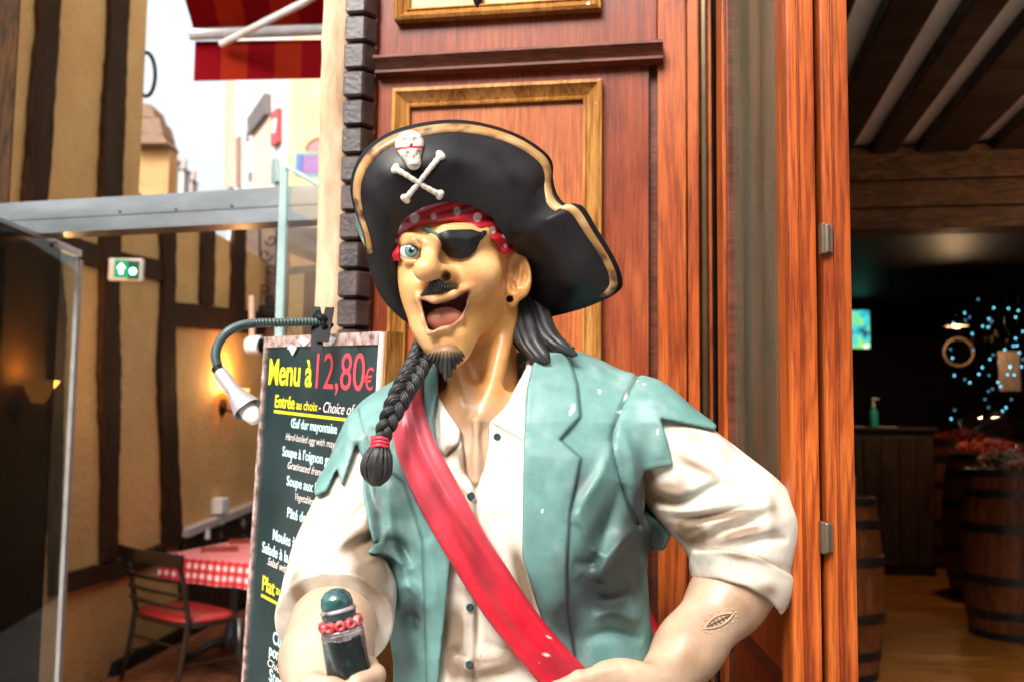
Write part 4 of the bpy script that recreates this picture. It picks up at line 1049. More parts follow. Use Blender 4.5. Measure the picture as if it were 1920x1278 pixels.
INK = {'y': plain('ink_yellow', (0.80, 0.72, 0.02), 0.5), 'r': plain('ink_red', (0.72, 0.05, 0.07), 0.5), 'c': plain('ink_pale_cyan', (0.62, 0.86, 0.86), 0.5), 'p': plain('ink_cream', (0.85, 0.74, 0.68), 0.5)}
def text(s, px, py, pxe, ht, ink, bold=0.0, shear=0.0, name='lettering', width=None):
    """a line of lettering starting at photo pixel (px,py baseline), ending at column pxe, letter height in photo pixels"""
    p0 = onplane(px, py, TL, bn); x0 = float(np.dot(p0 - TL, -hdir)); y0 = float(np.dot(p0 - TL, dn))
    p1 = onplane(pxe, py, TL, bn); x1 = float(np.dot(p1 - TL, -hdir))
    pt_ = onplane(px, py - ht, TL, bn); h = y0 - float(np.dot(pt_ - TL, dn))
    cu = bpy.data.curves.new('txt', 'FONT'); cu.body = s; cu.size = 1.0; cu.offset = bold; cu.shear = shear; cu.extrude = 0.0; cu.resolution_u = 4
    to = bpy.data.objects.new('txt', cu); COL.objects.link(to)
    dg = bpy.context.evaluated_depsgraph_get()
    me = bpy.data.meshes.new_from_object(to.evaluated_get(dg))
    bpy.data.objects.remove(to); bpy.data.curves.remove(cu)
    co = np.empty(len(me.vertices) * 3, np.float32); me.vertices.foreach_get('co', co); co = co.reshape(-1, 3)
    lo = co.min(0); hi = co.max(0)
    xs = x0 + (co[:, 0] - lo[0]) / (hi[0] - lo[0]) * (x1 - x0)
    ys = y0 - co[:, 1] / 0.70 * h
    W3 = np.stack([bd(0, 0, 0.0008)] * len(xs)) - np.outer(xs, hdir) + np.outer(ys, dn)
    me.vertices.foreach_set('co', W3.astype(np.float32).ravel()); me.materials.clear()
    me.update()
    return link(name, me, INK[ink], brd)
text('Menu à', 504, 719, 585, 47, 'y', 0.02)
text('12,80', 592, 727, 683, 66, 'r', 0.0)
text('€', 683, 730, 700, 40, 'r', 0.0)
text('Entrée', 516, 762, 553, 23, 'y', 0.02)
text('au choix', 556, 766, 596, 17, 'y', 0.01)
text('- Choice of starter', 598, 771, 712, 20, 'p', 0.0, 0.35)
pA = onplane(515, 768, TL, bn); xa = float(np.dot(pA - TL, -hdir)); ya = float(np.dot(pA - TL, dn))
bbox(xa, BW - 0.03, ya, ya + 0.005, 0.0005, 0.0012, 'underline', INK['y'])
text('Œuf dur mayonnaise', 546, 800, 633, 17, 'c', 0.018)
text('Hard-boiled egg with mayonnaise', 536, 823, 660, 13, 'p', 0.0, 0.35)
text("Soupe à l'oignon gratinée", 530, 853, 654, 18, 'c', 0.018)
text('Gratinated french onion soup', 540, 877, 668, 14, 'p', 0.0, 0.35)
text('Soupe aux légumes', 538, 908, 634, 18, 'c', 0.018)
text('Vegetables soup', 554, 936, 608, 14, 'p', 0.0, 0.35)
text('Pâté de campagne', 539, 968, 630, 19, 'c', 0.018)
text('Paté', 568, 996, 586, 14, 'p', 0.0, 0.35)
text('Moules à la marinière', 512, 1010, 624, 20, 'c', 0.018)
text('Salade à la mozzarella', 492, 1033, 606, 20, 'c', 0.018)
text('Salad with mozzarella', 502, 1057, 592, 15, 'p', 0.0, 0.35)
text('Plat', 492, 1104, 516, 28, 'y', 0.02); text('au choix', 518, 1112, 562, 18, 'y', 0.01)
pA = onplane(491, 1112, TL, bn); xa = float(np.dot(pA - TL, -hdir)); ya = float(np.dot(pA - TL, dn))
bbox(xa, xa + 0.30, ya, ya + 0.005, 0.0005, 0.0012, 'underline', INK['y'])
text('Tagliatelle', 519, 1158, 574, 22, 'c', 0.018)
text('Cuisse', 512, 1204, 548, 24, 'c', 0.018); text('pommes', 505, 1226, 552, 22, 'c', 0.018)
text('Chicken', 502, 1246, 546, 15, 'p', 0.0, 0.35)
text('Steak', 505, 1274, 540, 24, 'c', 0.018)
# clip lamp
cl_ = empty('clip_lamp', bd(BW * 0.46, 0.02), 'grey gooseneck clip lamp clamped on top of the menu board', 'lamp')
G = [(598, 604), (560, 604), (520, 605), (480, 606), (450, 611), (425, 624), (409, 645), (404, 665), (408, 685), (413, 699)]
gy = [1.62, 1.60, 1.58, 1.56, 1.54, 1.52, 1.51, 1.50, 1.495, 1.49]
base = [at(u, v, y) for (u, v), y in zip(G, gy)]
def spline(pts, n):
    pts = [np.array(p, float) for p in pts]; out = []
    P = [2 * pts[0] - pts[1]] + pts + [2 * pts[-1] - pts[-2]]
    for i in range(len(pts) - 1):
        p0, p1, p2, p3 = P[i:i + 4]
        for k in range(n):
            t_ = k / n
            out.append(0.5 * ((2 * p1) + (-p0 + p2) * t_ + (2 * p0 - 5 * p1 + 4 * p2 - p3) * t_ ** 2 + (-p0 + 3 * p1 - 3 * p2 + p3) * t_ ** 3))
    out.append(pts[-1]); return out
sp_ = spline(base, 24)
rad = [0.0062 + 0.0014 * (1 if (k % 4) < 2 else 0) for k in range(len(sp_))]
mb = MB(); mb.tube(sp_, rad, 12); mb.build('gooseneck', plain('gooseneck_rubber', (0.045, 0.075, 0.075), 0.32, 0.0, 0.2), cl_, smooth=True)
sg_ = plain('lamp_grey_metal', (0.42, 0.38, 0.39), 0.35, 0.5)
h0, h1 = at(412, 697, 1.49), at(468, 772, 1.47)
ax = h1 - h0; Lh = np.linalg.norm(ax)
mb = MB(); mb.lathe(h0, [(0.002, -0.004), (0.010, 0.0), (0.011, Lh * 0.10), (0.0105, Lh * 0.48), (0.012, Lh * 0.52), (0.022, Lh * 0.90), (0.0225, Lh * 0.94), (0.021, Lh * 0.93), (0.010, Lh * 0.6)], 28, ax, cap=False); mb.build('lamp_head', sg_, cl_, angle=35)
mb = MB(); mb.lathe(h0, [(0.008, -0.010), (0.0085, -0.002), (0.009, 0.004)], 16, ax); mb.build('collar', M['black'], cl_)
mb = MB(); mb.lathe(h0 + ax * 0.80, [(0.002, -0.02), (0.012, 0.0), (0.014, 0.02), (0.009, 0.034), (0.002, 0.038)], 18, ax); mb.build('bulb', M['white'], cl_, smooth=True)
cy = 1.63
for (u0, v0_, u1, v1_) in ((592, 575, 594, 660), (618, 576, 604, 640)):
    A, B = at(u0, v0_, cy), at(u1, v1_, cy - 0.03)
    dd = B - A
    mb = MB(); mb.prism([A + np.array([-0.007, 0, 0]), A + np.array([0.007, 0, 0]), B + np.array([0.010, 0, 0]), B + np.array([-0.010, 0, 0])], (0, 0.006, 0)); mb.build('clamp_jaw', M['black'], cl_)
mb = MB(); mb.tube([at(590, 590, cy - 0.01), at(604, 598, cy - 0.012), at(622, 612, cy)], [0.006, 0.008, 0.005], 10); mb.tube([at(596, 585, cy), at(610, 615, cy - 0.02)], 0.005, 8); mb.build('clamp_spring', M['black'], cl_, smooth=True)
# ---------------------------------------------------------------- sculpting tools: signed distances on a sparse grid
f32 = np.float32
def V3(p): return np.array(p, dtype=f32)
def smin(a, b, k):
    h = np.clip(0.5 + 0.5 * (b - a) / k, 0, 1)
    return b + (a - b) * h - k * h * (1 - h)
def smax(a, b, k): return -smin(-a, -b, k)
def sph(P, c, r): return np.sqrt(((P - V3(c)) ** 2).sum(1)) - f32(r)
def cone(P, a, b, ra, rb):
    a, b = V3(a), V3(b); ba = b - a
    h = np.clip(((P - a) @ ba) / f32(ba @ ba), 0, 1)
    return np.sqrt(((P - a - h[:, None] * ba) ** 2).sum(1)) - (f32(ra) + f32(rb - ra) * h)
def chain(P, pts, k=0.02):
    d = None
    for (a, ra), (b, rb) in zip(pts[:-1], pts[1:]):
        e = cone(P, a, b, ra, rb); d = e if d is None else smin(d, e, k)
    return d
def ellip(P, c, r, Q=None):
    q = P - V3(c)
    if Q is not None: q = q @ np.array(Q, f32)
    r = V3(r)
    k0 = np.sqrt(((q / r) ** 2).sum(1)); k1 = np.sqrt(((q / (r * r)) ** 2).sum(1))
    return k0 * (k0 - 1.0) / np.maximum(k1, 1e-6)
def bbox_pts(pts, pad):
    a = np.array(pts, float); return a.min(0) - pad, a.max(0) + pad
def mesh_sdf(f, lo, hi, h, B=12, margin=2.2):
    lo = np.array(lo, float); hi = np.array(hi, float)
    n = np.maximum(1, np.ceil((hi - lo) / (h * B)).astype(int))
    N = n * B + 1
    # coarse probe at block centres
    g = np.stack(np.meshgrid(*[np.arange(k) for k in n], indexing='ij'), -1).reshape(-1, 3)
    C = (lo + (g + 0.5) * B * h).astype(f32)
    dc = f(C)
    R = B * h * 0.87
    act = np.abs(dc) < R * margin
    D = np.repeat(np.repeat(np.repeat(dc.reshape(n), B, 0), B, 1), B, 2)
    D = np.pad(D, ((0, 1),) * 3, mode='edge').astype(f32)
    ga = g[act]
    oi = np.stack(np.meshgrid(*[np.arange(B + 1)] * 3, indexing='ij'), -1).reshape(-1, 3)
    step = 260
    for s in range(0, len(ga), step):
        gb = ga[s:s + step]
        idx = (gb[:, None, :] * B + oi[None]).reshape(-1, 3)
        D[idx[:, 0], idx[:, 1], idx[:, 2]] = f((lo + idx * h).astype(f32))
    return surface_nets(D, lo, h)
def surface_nets(D, lo, h):
    S = D < 0
    nx, ny, nz_ = D.shape
    cnt = np.zeros((nx - 1, ny - 1, nz_ - 1), np.int8)
    for dx in (0, 1):
        for dy in (0, 1):
            for dz in (0, 1):
                cnt += S[dx:nx - 1 + dx, dy:ny - 1 + dy, dz:nz_ - 1 + dz]
    cells = np.argwhere((cnt > 0) & (cnt < 8))
    if len(cells) == 0: return np.zeros((0, 3)), np.zeros((0, 4), int)
    vid = np.full(cnt.shape, -1, np.int32); vid[cells[:, 0], cells[:, 1], cells[:, 2]] = np.arange(len(cells))
    acc = np.zeros((len(cells), 3)); num = np.zeros(len(cells))
    cor = [(dx, dy, dz) for dx in (0, 1) for dy in (0, 1) for dz in (0, 1)]
    for i, a in enumerate(cor):
        for b in cor[i + 1:]:
            if sum(abs(p - q) for p, q in zip(a, b)) != 1: continue
            da = D[cells[:, 0] + a[0], cells[:, 1] + a[1], cells[:, 2] + a[2]]
            db = D[cells[:, 0] + b[0], cells[:, 1] + b[1], cells[:, 2] + b[2]]
            m = (da < 0) != (db < 0)
            t = np.where(m, da / np.where(m, da - db, 1), 0)
            p = np.array(a)[None] + t[:, None] * (np.array(b) - np.array(a))[None]
            acc[m] += p[m]; num[m] += 1
    V = lo + (cells + acc / num[:, None]) * h
    faces = []
    for ax in range(3):
        sl0 = [slice(None)] * 3; sl1 = [slice(None)] * 3
        sl0[ax] = slice(0, -1); sl1[ax] = slice(1, None)
        a_, b_ = S[tuple(sl0)], S[tuple(sl1)]
        e = np.argwhere(a_ != b_)
        u, v = [k for k in range(3) if k != ax]
        ok = (e[:, u] > 0) & (e[:, v] > 0) & (e[:, u] < D.shape[u] - 1) & (e[:, v] < D.shape[v] - 1)
        e = e[ok]
        q = []
        for du, dv in ((-1, -1), (0, -1), (0, 0), (-1, 0)):
            c = e.copy(); c[:, u] += du; c[:, v] += dv
            q.append(vid[c[:, 0], c[:, 1], c[:, 2]])
        q = np.stack(q, 1)
        inside = a_[e[:, 0], e[:, 1], e[:, 2]]
        if ax == 1: inside = ~inside
        q[~inside] = q[~inside][:, ::-1]
        faces.append(q)
    Fq = np.concatenate(faces); Fq = Fq[(Fq >= 0).all(1)]
    return V, Fq
def largest(V, Fq):
    lab = np.arange(len(V))
    for _ in range(400):
        m = lab[Fq].min(1); new = lab.copy()
        for i in range(4): np.minimum.at(new, Fq[:, i], m)
        new = new[new]; new = new[new]
        if (new == lab).all(): break
        lab = new
    ids, cnt_ = np.unique(lab, return_counts=True); keep = lab == ids[np.argmax(cnt_)]
    mp_ = np.cumsum(keep) - 1
    return V[keep], mp_[Fq[keep[Fq[:, 0]]]]
def mesh_from(V, Fq, name):
    me = bpy.data.meshes.new(name)
    me.vertices.add(len(V)); me.vertices.foreach_set('co', np.asarray(V, f32).ravel())
    n = len(Fq)
    me.loops.add(n * 4); me.loops.foreach_set('vertex_index', np.asarray(Fq, np.int32).ravel())
    me.polygons.add(n); me.polygons.foreach_set('loop_start', np.arange(n, dtype=np.int32) * 4)
    try: me.polygons.foreach_set('loop_total', np.full(n, 4, np.int32))
    except Exception: pass
    me.update(calc_edges=True); me.validate()
    return me
def relax(V, Fq, it=2, k=0.5):
    for _ in range(it):
        S_ = np.zeros_like(V); c = np.zeros(len(V))
        for i in range(4):
            for j in (1, 3):
                np.add.at(S_, Fq[:, i], V[Fq[:, (i + j) % 4]]); np.add.at(c, Fq[:, i], 1)
        V = V * (1 - k) + k * S_ / np.maximum(c, 1)[:, None]
    return V
def paint(me, col, name='Paint'):
    a = me.color_attributes.new(name, 'FLOAT_COLOR', 'POINT')
    c = np.ones((len(me.vertices), 4), f32); c[:, :col.shape[1]] = col
    a.data.foreach_set('color', c.ravel())
# ---- drawing plane: outlines and reliefs traced for the sculpture's front, sampled by the solids
U0, V0, U1, V1, ST = 380, 180, 1720, 1560, 2.0
GU, GV = np.meshgrid(np.arange(U0, U1, ST), np.arange(V0, V1, ST))
def poly2d(poly):
    """signed distance in pixels, negative inside"""
    p = np.array(poly, float); n = len(p)
    d = np.full(GU.shape, 1e9); s = np.ones(GU.shape)
    for i in range(n):
        a, b = p[i], p[(i + 1) % n]
        ex, ey = b - a
        wx, wy = GU - a[0], GV - a[1]
        t = np.clip((wx * ex + wy * ey) / max(ex * ex + ey * ey, 1e-9), 0, 1)
        d = np.minimum(d, (wx - ex * t) ** 2 + (wy - ey * t) ** 2)
        c = ((a[1] > GV) != (b[1] > GV)) & (GU < (b[0] - a[0]) * (GV - a[1]) / (b[1] - a[1] + 1e-12) + a[0])
        s = np.where(c, -s, s)
    return (np.sqrt(d) * s).astype(f32)
def line2d(pts):
    """unsigned distance to an open line, and position 0..1 along it"""
    p = np.array(spline([(*q, 0) for q in pts], 8))[:, :2] if len(pts) > 2 else np.array(pts, float)
    d = np.full(GU.shape, 1e9); tt = np.zeros(GU.shape)
    n = len(p) - 1
    for i in range(n):
        a, b = p[i], p[i + 1]; ex, ey = b - a
        wx, wy = GU - a[0], GV - a[1]
        t = np.clip((wx * ex + wy * ey) / max(ex * ex + ey * ey, 1e-9), 0, 1)
        q = (wx - ex * t) ** 2 + (wy - ey * t) ** 2
        m = q < d
        d = np.where(m, q, d); tt = np.where(m, (i + t) / n, tt)
    return np.sqrt(d), tt
def sm01(x): 
    x = np.clip(x, 0, 1); return x * x * (3 - 2 * x)
def fold(H, pts, w, h, taper=True):
    """add a ridge (h>0) or valley (h<0) in metres along a line"""
    d, t = line2d(pts)
    k = np.sin(np.pi * np.clip(t, 0.0, 1)) ** 0.6 if taper else 1.0
    H += (h * k * (0.35 * np.exp(-(d / w) ** 2) + 0.75 * np.exp(-np.sqrt(d * d + 4.0) / (w * 0.85)))).astype(f32)
def samp(img, u, v):
    x = np.clip((u - U0) / ST, 0, img.shape[1] - 1.001); y = np.clip((v - V0) / ST, 0, img.shape[0] - 1.001)
    i = x.astype(np.int32); j = y.astype(np.int32); fx = (x - i).astype(f32); fy = (y - j).astype(f32)
    return (img[j, i] * (1 - fx) + img[j, i + 1] * fx) * (1 - fy) + (img[j + 1, i] * (1 - fx) + img[j + 1, i + 1] * fx) * fy
PXM = 1.0 / 1400.0
def front_y(f, u, v, y0=0.95, y1=1.7, n=260):
    """world point where the sight line of (u,v) first meets the solid f"""
    Y = np.linspace(y0, y1, n); d = ray(u, v)
    P = (CAM + np.outer(Y / d[1], d)).astype(f32)
    s = f(P); k = np.argmax(s < 0)
    if not (s < 0).any(): k = int(np.argmin(s))
    if k > 0 and s[k] < 0:
        q = s[k - 1] / (s[k - 1] - s[k]); y = Y[k - 1] + (Y[k] - Y[k - 1]) * q
    else: y = Y[k]
    return CAM + d * (y / d[1])
def blob(u, v, cu, cv, ru, rv, ang=0.0):
    c, s = math.cos(ang), math.sin(ang)
    x, y = (u - cu), (v - cv)
    return np.exp(-(((x * c + y * s) / ru) ** 2 + ((-x * s + y * c) / rv) ** 2))
def vnoise(P, s, seed=0):
    """cheap value noise"""
    q = P * s + seed * 13.7
    i = np.floor(q).astype(np.int64); fr_ = q - i; fr_ = fr_ * fr_ * (3 - 2 * fr_)
    def h(a): 
        n = (a[:, 0] * 73856093) ^ (a[:, 1] * 19349663) ^ (a[:, 2] * 83492791); n = (n ^ (n >> 13)) * 1274126177
        return ((n ^ (n >> 16)) & 0xffff) / 65535.0
    r = 0
    for dx in (0, 1):
        for dy in (0, 1):
            for dz in (0, 1):
                w = (fr_[:, 0] if dx else 1 - fr_[:, 0]) * (fr_[:, 1] if dy else 1 - fr_[:, 1]) * (fr_[:, 2] if dz else 1 - fr_[:, 2])
                r = r + w * h(i + np.array([dx, dy, dz]))
    return r

# ---------------------------------------------------------------- painted resin materials
def resin(name, rough=0.32, coat=0.25, speck=0.5, bmp=0.12, wear=(0.75, 0.72, 0.66), wear_t=0.74, spec=0.36):
    """hand-painted cast resin: painted colours in an attribute, mottling, grime specks, small chips"""
    m, t, b = new_mat(name)
    at_ = nd(t, 'ShaderNodeAttribute', attribute_name='Paint')
    v = mapping(t)
    n1 = nd(t, 'ShaderNodeTexNoise', Scale=28.0, Detail=6.0, Roughness=0.65); t.links.new(v, n1.inputs['Vector'])
    r1 = ramp(t, n1.outputs[0], [(0.25, 0.70), (0.75, 1.14)])
    mx = nd(t, 'ShaderNodeMix', data_type='RGBA', blend_type='MULTIPLY'); mx.inputs[0].default_value = 1.0
    t.links.new(at_.outputs['Color'], mx.inputs[6]); t.links.new(r1.outputs[0], mx.inputs[7])
    n2 = nd(t, 'ShaderNodeTexNoise', Scale=210.0, Detail=2.0); t.links.new(v, n2.inputs['Vector'])
    r2 = ramp(t, n2.outputs[0], [(0.70, 0.0), (0.76, 1.0)])
    sp = nd(t, 'ShaderNodeMath', operation='MULTIPLY'); sp.inputs[1].default_value = speck; t.links.new(r2.outputs[0], sp.inputs[0])
    m2 = nd(t, 'ShaderNodeMix', data_type='RGBA'); m2.inputs[7].default_value = (0.03, 0.022, 0.018, 1)
    t.links.new(sp.outputs[0], m2.inputs[0]); t.links.new(mx.outputs[2], m2.inputs[6])
    n3 = nd(t, 'ShaderNodeTexNoise', Scale=75.0, Detail=4.0, Roughness=0.7); t.links.new(v, n3.inputs['Vector'])
    r3 = ramp(t, n3.outputs[0], [(wear_t, 0.0), (wear_t + 0.01, 1.0)])
    m3 = nd(t, 'ShaderNodeMix', data_type='RGBA'); m3.inputs[7].default_value = (*wear, 1)
    t.links.new(r3.outputs[0], m3.inputs[0]); t.links.new(m2.outputs[2], m3.inputs[6])
    t.links.new(m3.outputs[2], b.inputs['Base Color'])
    rr = ramp(t, n1.outputs[0], [(0.3, rough * 0.8), (0.75, rough * 1.4)]); t.links.new(rr.outputs[0], b.inputs['Roughness'])
    b.inputs['Coat Weight'].default_value = coat; b.inputs['Coat Roughness'].default_value = 0.12
    b.inputs['Specular IOR Level'].default_value = spec
    n4 = nd(t, 'ShaderNodeTexNoise', Scale=60.0, Detail=5.0); t.links.new(v, n4.inputs['Vector'])
    bump(t, b, n4.outputs[0], bmp, 0.0015)
    return m
RS = resin('painted_resin', 0.50, 0.05, 0.5, 0.25); RSASH = resin('painted_sash', 0.36, 0.12, 0.3, 0.15)
RK = resin('painted_skin', 0.36, 0.15, 0.35, 0.08, wear_t=0.80)
RH = resin('painted_black', 0.36, 0.05, 0.3, 0.25, (0.14, 0.12, 0.12), 0.71, 0.22)
RHAIR = resin('painted_hair', 0.46, 0.05, 0.2, 0.1, (0.25, 0.25, 0.26), 0.76)
Y0 = 1.35
def S(u, v, t=0.0): return at(u, v, Y0 - t)

base_c = S(940, 1278, -0.07)
pir = empty('pirate_statue', (base_c[0], base_c[1], 0.0), 'laughing painted pirate figure in black skull hat, teal vest and red sash, hand on hip', 'statue')
def part(name, V, Fq, mat, col=None, parent=None, rel=1):
    if rel: V = relax(V, Fq, rel)
    me = mesh_from(V, Fq, name)
    if col is not None: paint(me, col(V))
    return link(name, me, mat, parent or pir, True)

# ---------------------------------------------------------------- trunk
YC = 1.43
rows = [(690, 850, 1050, .070), (730, 765, 1120, .088), (790, 700, 1205, .108), (850, 694, 1214, .118), (930, 700, 1208, .124), (1000, 712, 1198, .124), (1060, 722, 1193, .121), (1150, 744, 1200, .117), (1240, 757, 1214, .117), (1330, 755, 1230, .12), (1420, 745, 1240, .12), (1560, 740, 1240, .12)]
tz, tc_, ta, tb_ = [], [], [], []
for v, l, r, b in rows:
    pl, pr = at(l, v, YC), at(r, v, YC)
    tz.append((pl[2] + pr[2]) / 2); tc_.append((pl[0] + pr[0]) / 2); ta.append((pr[0] - pl[0]) / 2); tb_.append(b)
tz, tc_, ta, tb_ = [np.array(k[::-1]) for k in (tz, tc_, ta, tb_)]
def trunk(P):
    z = P[:, 2]
    c = np.interp(z, tz, tc_); a = np.interp(z, tz, ta); b = np.interp(z, tz, tb_)
    x = np.abs((P[:, 0] - c) / a); y = np.abs((P[:, 1] - YC) / b)
    r = (x ** 2.4 + y ** 2.4) ** (1 / 2.4)
    d = (r - 1) * np.minimum(a, b)
    return np.maximum(d, z - tz[-1]).astype(f32)
LARM = [(S(718, 802, -.07), .034), (S(692, 862, -.05), .032), (S(662, 950, -.03), .042), (S(648, 1000, -.02), .050), (S(637, 1060, 0.0), .060), (S(636, 1105, .01), .067)]
RARM = [(S(1195, 805, -.08), .060), (S(1266, 866, -.08), .064), (S(1332, 930, -.075), .0705), (S(1392, 985, -.07), .0735), (S(1394, 1078, -.065), .066)]
SHO = [(S(800, 758, -.08), .046), (S(930, 735, -.08), .046), (S(1085, 745, -.09), .046), (S(1195, 796, -.085), .058)]
def body_cloth(P):
    d = trunk(P)
    d = smin(d, chain(P, SHO, .03), .04)
    return d
def larm(P): return chain(P, LARM, .03)
def rarm(P): return chain(P, RARM, .03)

# ---- reliefs
Hv = np.zeros(GU.shape, f32)      # vest
lap_r = poly2d([(985, 640), (1066, 660), (1084, 720), (1090, 782), (1052, 824), (1091, 858), (1082, 905), (1070, 960), (1064, 1060), (1066, 1140), (1080, 1240), (1000, 1240), (960, 1100), (960, 640)])
Hv += 0.0075 * sm01(-lap_r / 5.0)
lap_l = poly2d([(830, 640), (770, 700), (742, 800), (726, 880), (757, 905), (790, 1010), (795, 1130), (800, 1290), (900, 1290), (900, 640)])
Hv += 0.006 * sm01(-lap_l / 5.0)
fold(Hv, [(1195, 705), (1170, 755), (1151, 805), (1149, 840), (1160, 890), (1180, 950), (1197, 985)], 4, -0.007, False)
fold(Hv, [(1148, 830), (1126, 890), (1092, 945), (1076, 985)], 17, 0.011)
fold(Hv, [(1165, 905), (1138, 985), (1120, 1032)], 20, -0.012)
fold(Hv, [(1192, 985), (1140, 1045), (1122, 1092)], 14, 0.011)
fold(Hv, [(1080, 955), (1104, 1005), (1122, 1034)], 13, 0.010)
fold(Hv, [(1074, 1052), (1108, 1056), (1122, 1040)], 12, -0.010)
fold(Hv, [(1085, 1078), (1130, 1125), (1185, 1110)], 18, -0.011)
fold(Hv, [(1110, 1160), (1150, 1145), (1200, 1165)], 13, 0.009)
fold(Hv, [(1090, 1200), (1140, 1185), (1205, 1200)], 12, -0.008)
fold(Hv, [(1205, 760), (1240, 800), (1245, 860)], 16, 0.006)
fold(Hv, [(1165, 800), (1185, 860), (1195, 930)], 14, 0.007)
fold(Hv, [(700, 800), (688, 870), (700, 960)], 10, -0.006)
fold(Hv, [(725, 900), (735, 1000), (760, 1080), (775, 1180)], 13, 0.008)
fold(Hv, [(722, 1010), (750, 1020), (775, 1060)], 13, -0.011)
fold(Hv, [(745, 1095), (775, 1105), (800, 1150)], 12, 0.010)
fold(Hv, [(755, 1140), (785, 1165), (790, 1230)], 14, -0.012)
fold(Hv, [(800, 1010), (815, 1100), (805, 1200)], 14, 0.006)
fold(Hv, [(660, 770), (655, 810), (668, 835)], 10, 0.004)
Hs = np.zeros(GU.shape, f32)      # shirt
fold(Hs, [(893, 905), (890, 1000), (893, 1140), (890, 1290)], 4.5, -0.007, False)
fold(Hs, [(880, 905), (874, 1000), (872, 1140), (872, 1290)], 8.0, 0.004, False)
Hs += 0.0045 * sm01(-poly2d([(914, 790), (986, 715), (992, 828), (984, 828)]) / 4)
Hs += 0.0055 * sm01(-poly2d([(818, 730), (845, 772), (867, 804), (864, 830), (836, 858), (824, 845)]) / 4)
fold(Hs, [(866, 812), (856, 838), (838, 856)], 5, -0.005)
fold(Hs, [(900, 1020), (925, 1110), (960, 1180)], 16, -0.007)
fold(Hs, [(930, 1000), (960, 1090), (990, 1150)], 14, 0.006)
fold(Hs, [(850, 1240), (890, 1255), (960, 1240)], 12, 0.006)
fold(Hs, [(850, 1210), (862, 1228), (880, 1235)], 8, -0.006)
fold(Hs, [(905, 1200), (945, 1215), (985, 1205)], 10, -0.005)
fold(Hs, [(868, 900), (872, 915), (885, 925)], 6, 0.005)
Ha = np.zeros(GU.shape, f32)      # sleeves
for pts, w, h in (([(1205, 930), (1270, 947), (1340, 912), (1400, 900)], 9, -0.008), ([(1215, 905), (1275, 925), (1345, 890)], 12, 0.006),
                  ([(1262, 972), (1330, 968), (1420, 944)], 7, -0.011), ([(1225, 952), (1300, 956), (1370, 938)], 9, 0.007), ([(1280, 990), (1350, 975), (1440, 950)], 9, 0.009),
                  ([(1325, 1013), (1365, 992), (1400, 984), (1440, 962)], 8, -0.012), ([(1345, 1016), (1400, 1002), (1465, 985)], 10, 0.009), ([(1390, 1022), (1440, 1008), (1478, 1012)], 9, -0.008),
                  ([(1290, 1010), (1320, 995), (1340, 985)], 8, 0.006), ([(1400, 880), (1440, 930), (1470, 990)], 18, 0.004),
                  ([(690, 940), (660, 975), (622, 1010)], 9, -0.006), ([(712, 1000), (680, 1020), (640, 1050)], 8, -0.010), ([(700, 985), (660, 1005), (615, 1040)], 9, 0.008),
                  ([(720, 1030), (690, 1052), (660, 1065)], 8, 0.009), ([(728, 1062), (700, 1078), (668, 1082)], 7, -0.010), ([(628, 930), (610, 985), (590, 1030)], 12, 0.005),
                  ([(565, 1085), (620, 1062), (690, 1075)], 6, -0.004)):
    fold(Ha, pts, w, h)
cuffline = poly2d([(1296, 1030), (1360, 1028), (1420, 1040), (1462, 1062), (1495, 1082), (1560, 1200), (1250, 1200)])
Ha += 0.0055 * sm01(-cuffline / 5.0)
SEAM = np.minimum(line2d([(1195, 705), (1170, 755), (1151, 805), (1149, 840), (1160, 890), (1180, 950), (1197, 985)])[0], line2d([(672, 765), (680, 800), (700, 860), (702, 930)])[0]).astype(f32)
PLAC = np.minimum(line2d([(893, 905), (890, 1000), (893, 1140), (890, 1290)])[0], line2d([(866, 812), (856, 838), (838, 856)])[0]).astype(f32)
# ---- cut lines
vest_r = poly2d([(1040, 560), (1022, 640), (998, 684), (987, 730), (982, 830), (979, 1040), (999, 1110), (1019, 1170), (1040, 1250), (1040, 1330), (1300, 1330), (1235, 1100), (1225, 1000), (1206, 960), (1203, 905), (1207, 882), (1262, 871), (1252, 825), (1238, 784), (1340, 806), (1420, 700), (1300, 560)])
vest_l = poly2d([(822, 560), (822, 725), (812, 790), (820, 835), (852, 900), (852, 1050), (845, 1054), (839, 1114), (829, 1204), (822, 1280), (818, 1330), (700, 1330), (690, 1030), (712, 1014), (712, 960), (725, 900), (600, 700), (600, 560)])
sleeve_l = poly2d([(800, 690), (660, 735), (600, 800), (590, 930), (613, 920), (632, 877), (641, 912), (669, 829), (681, 865), (680, 920), (692, 990), (700, 1018), (713, 1012), (722, 960), (740, 900), (800, 800)])
vest_cut = np.minimum(np.minimum(vest_r, vest_l), sleeve_l)
shirt_open = poly2d([(812, 560), (815, 640), (822, 742), (845, 775), (864, 805), (871, 850), (873, 885), (892, 913), (906, 880), (914, 840), (916, 792), (950, 757), (986, 690), (990, 560)])

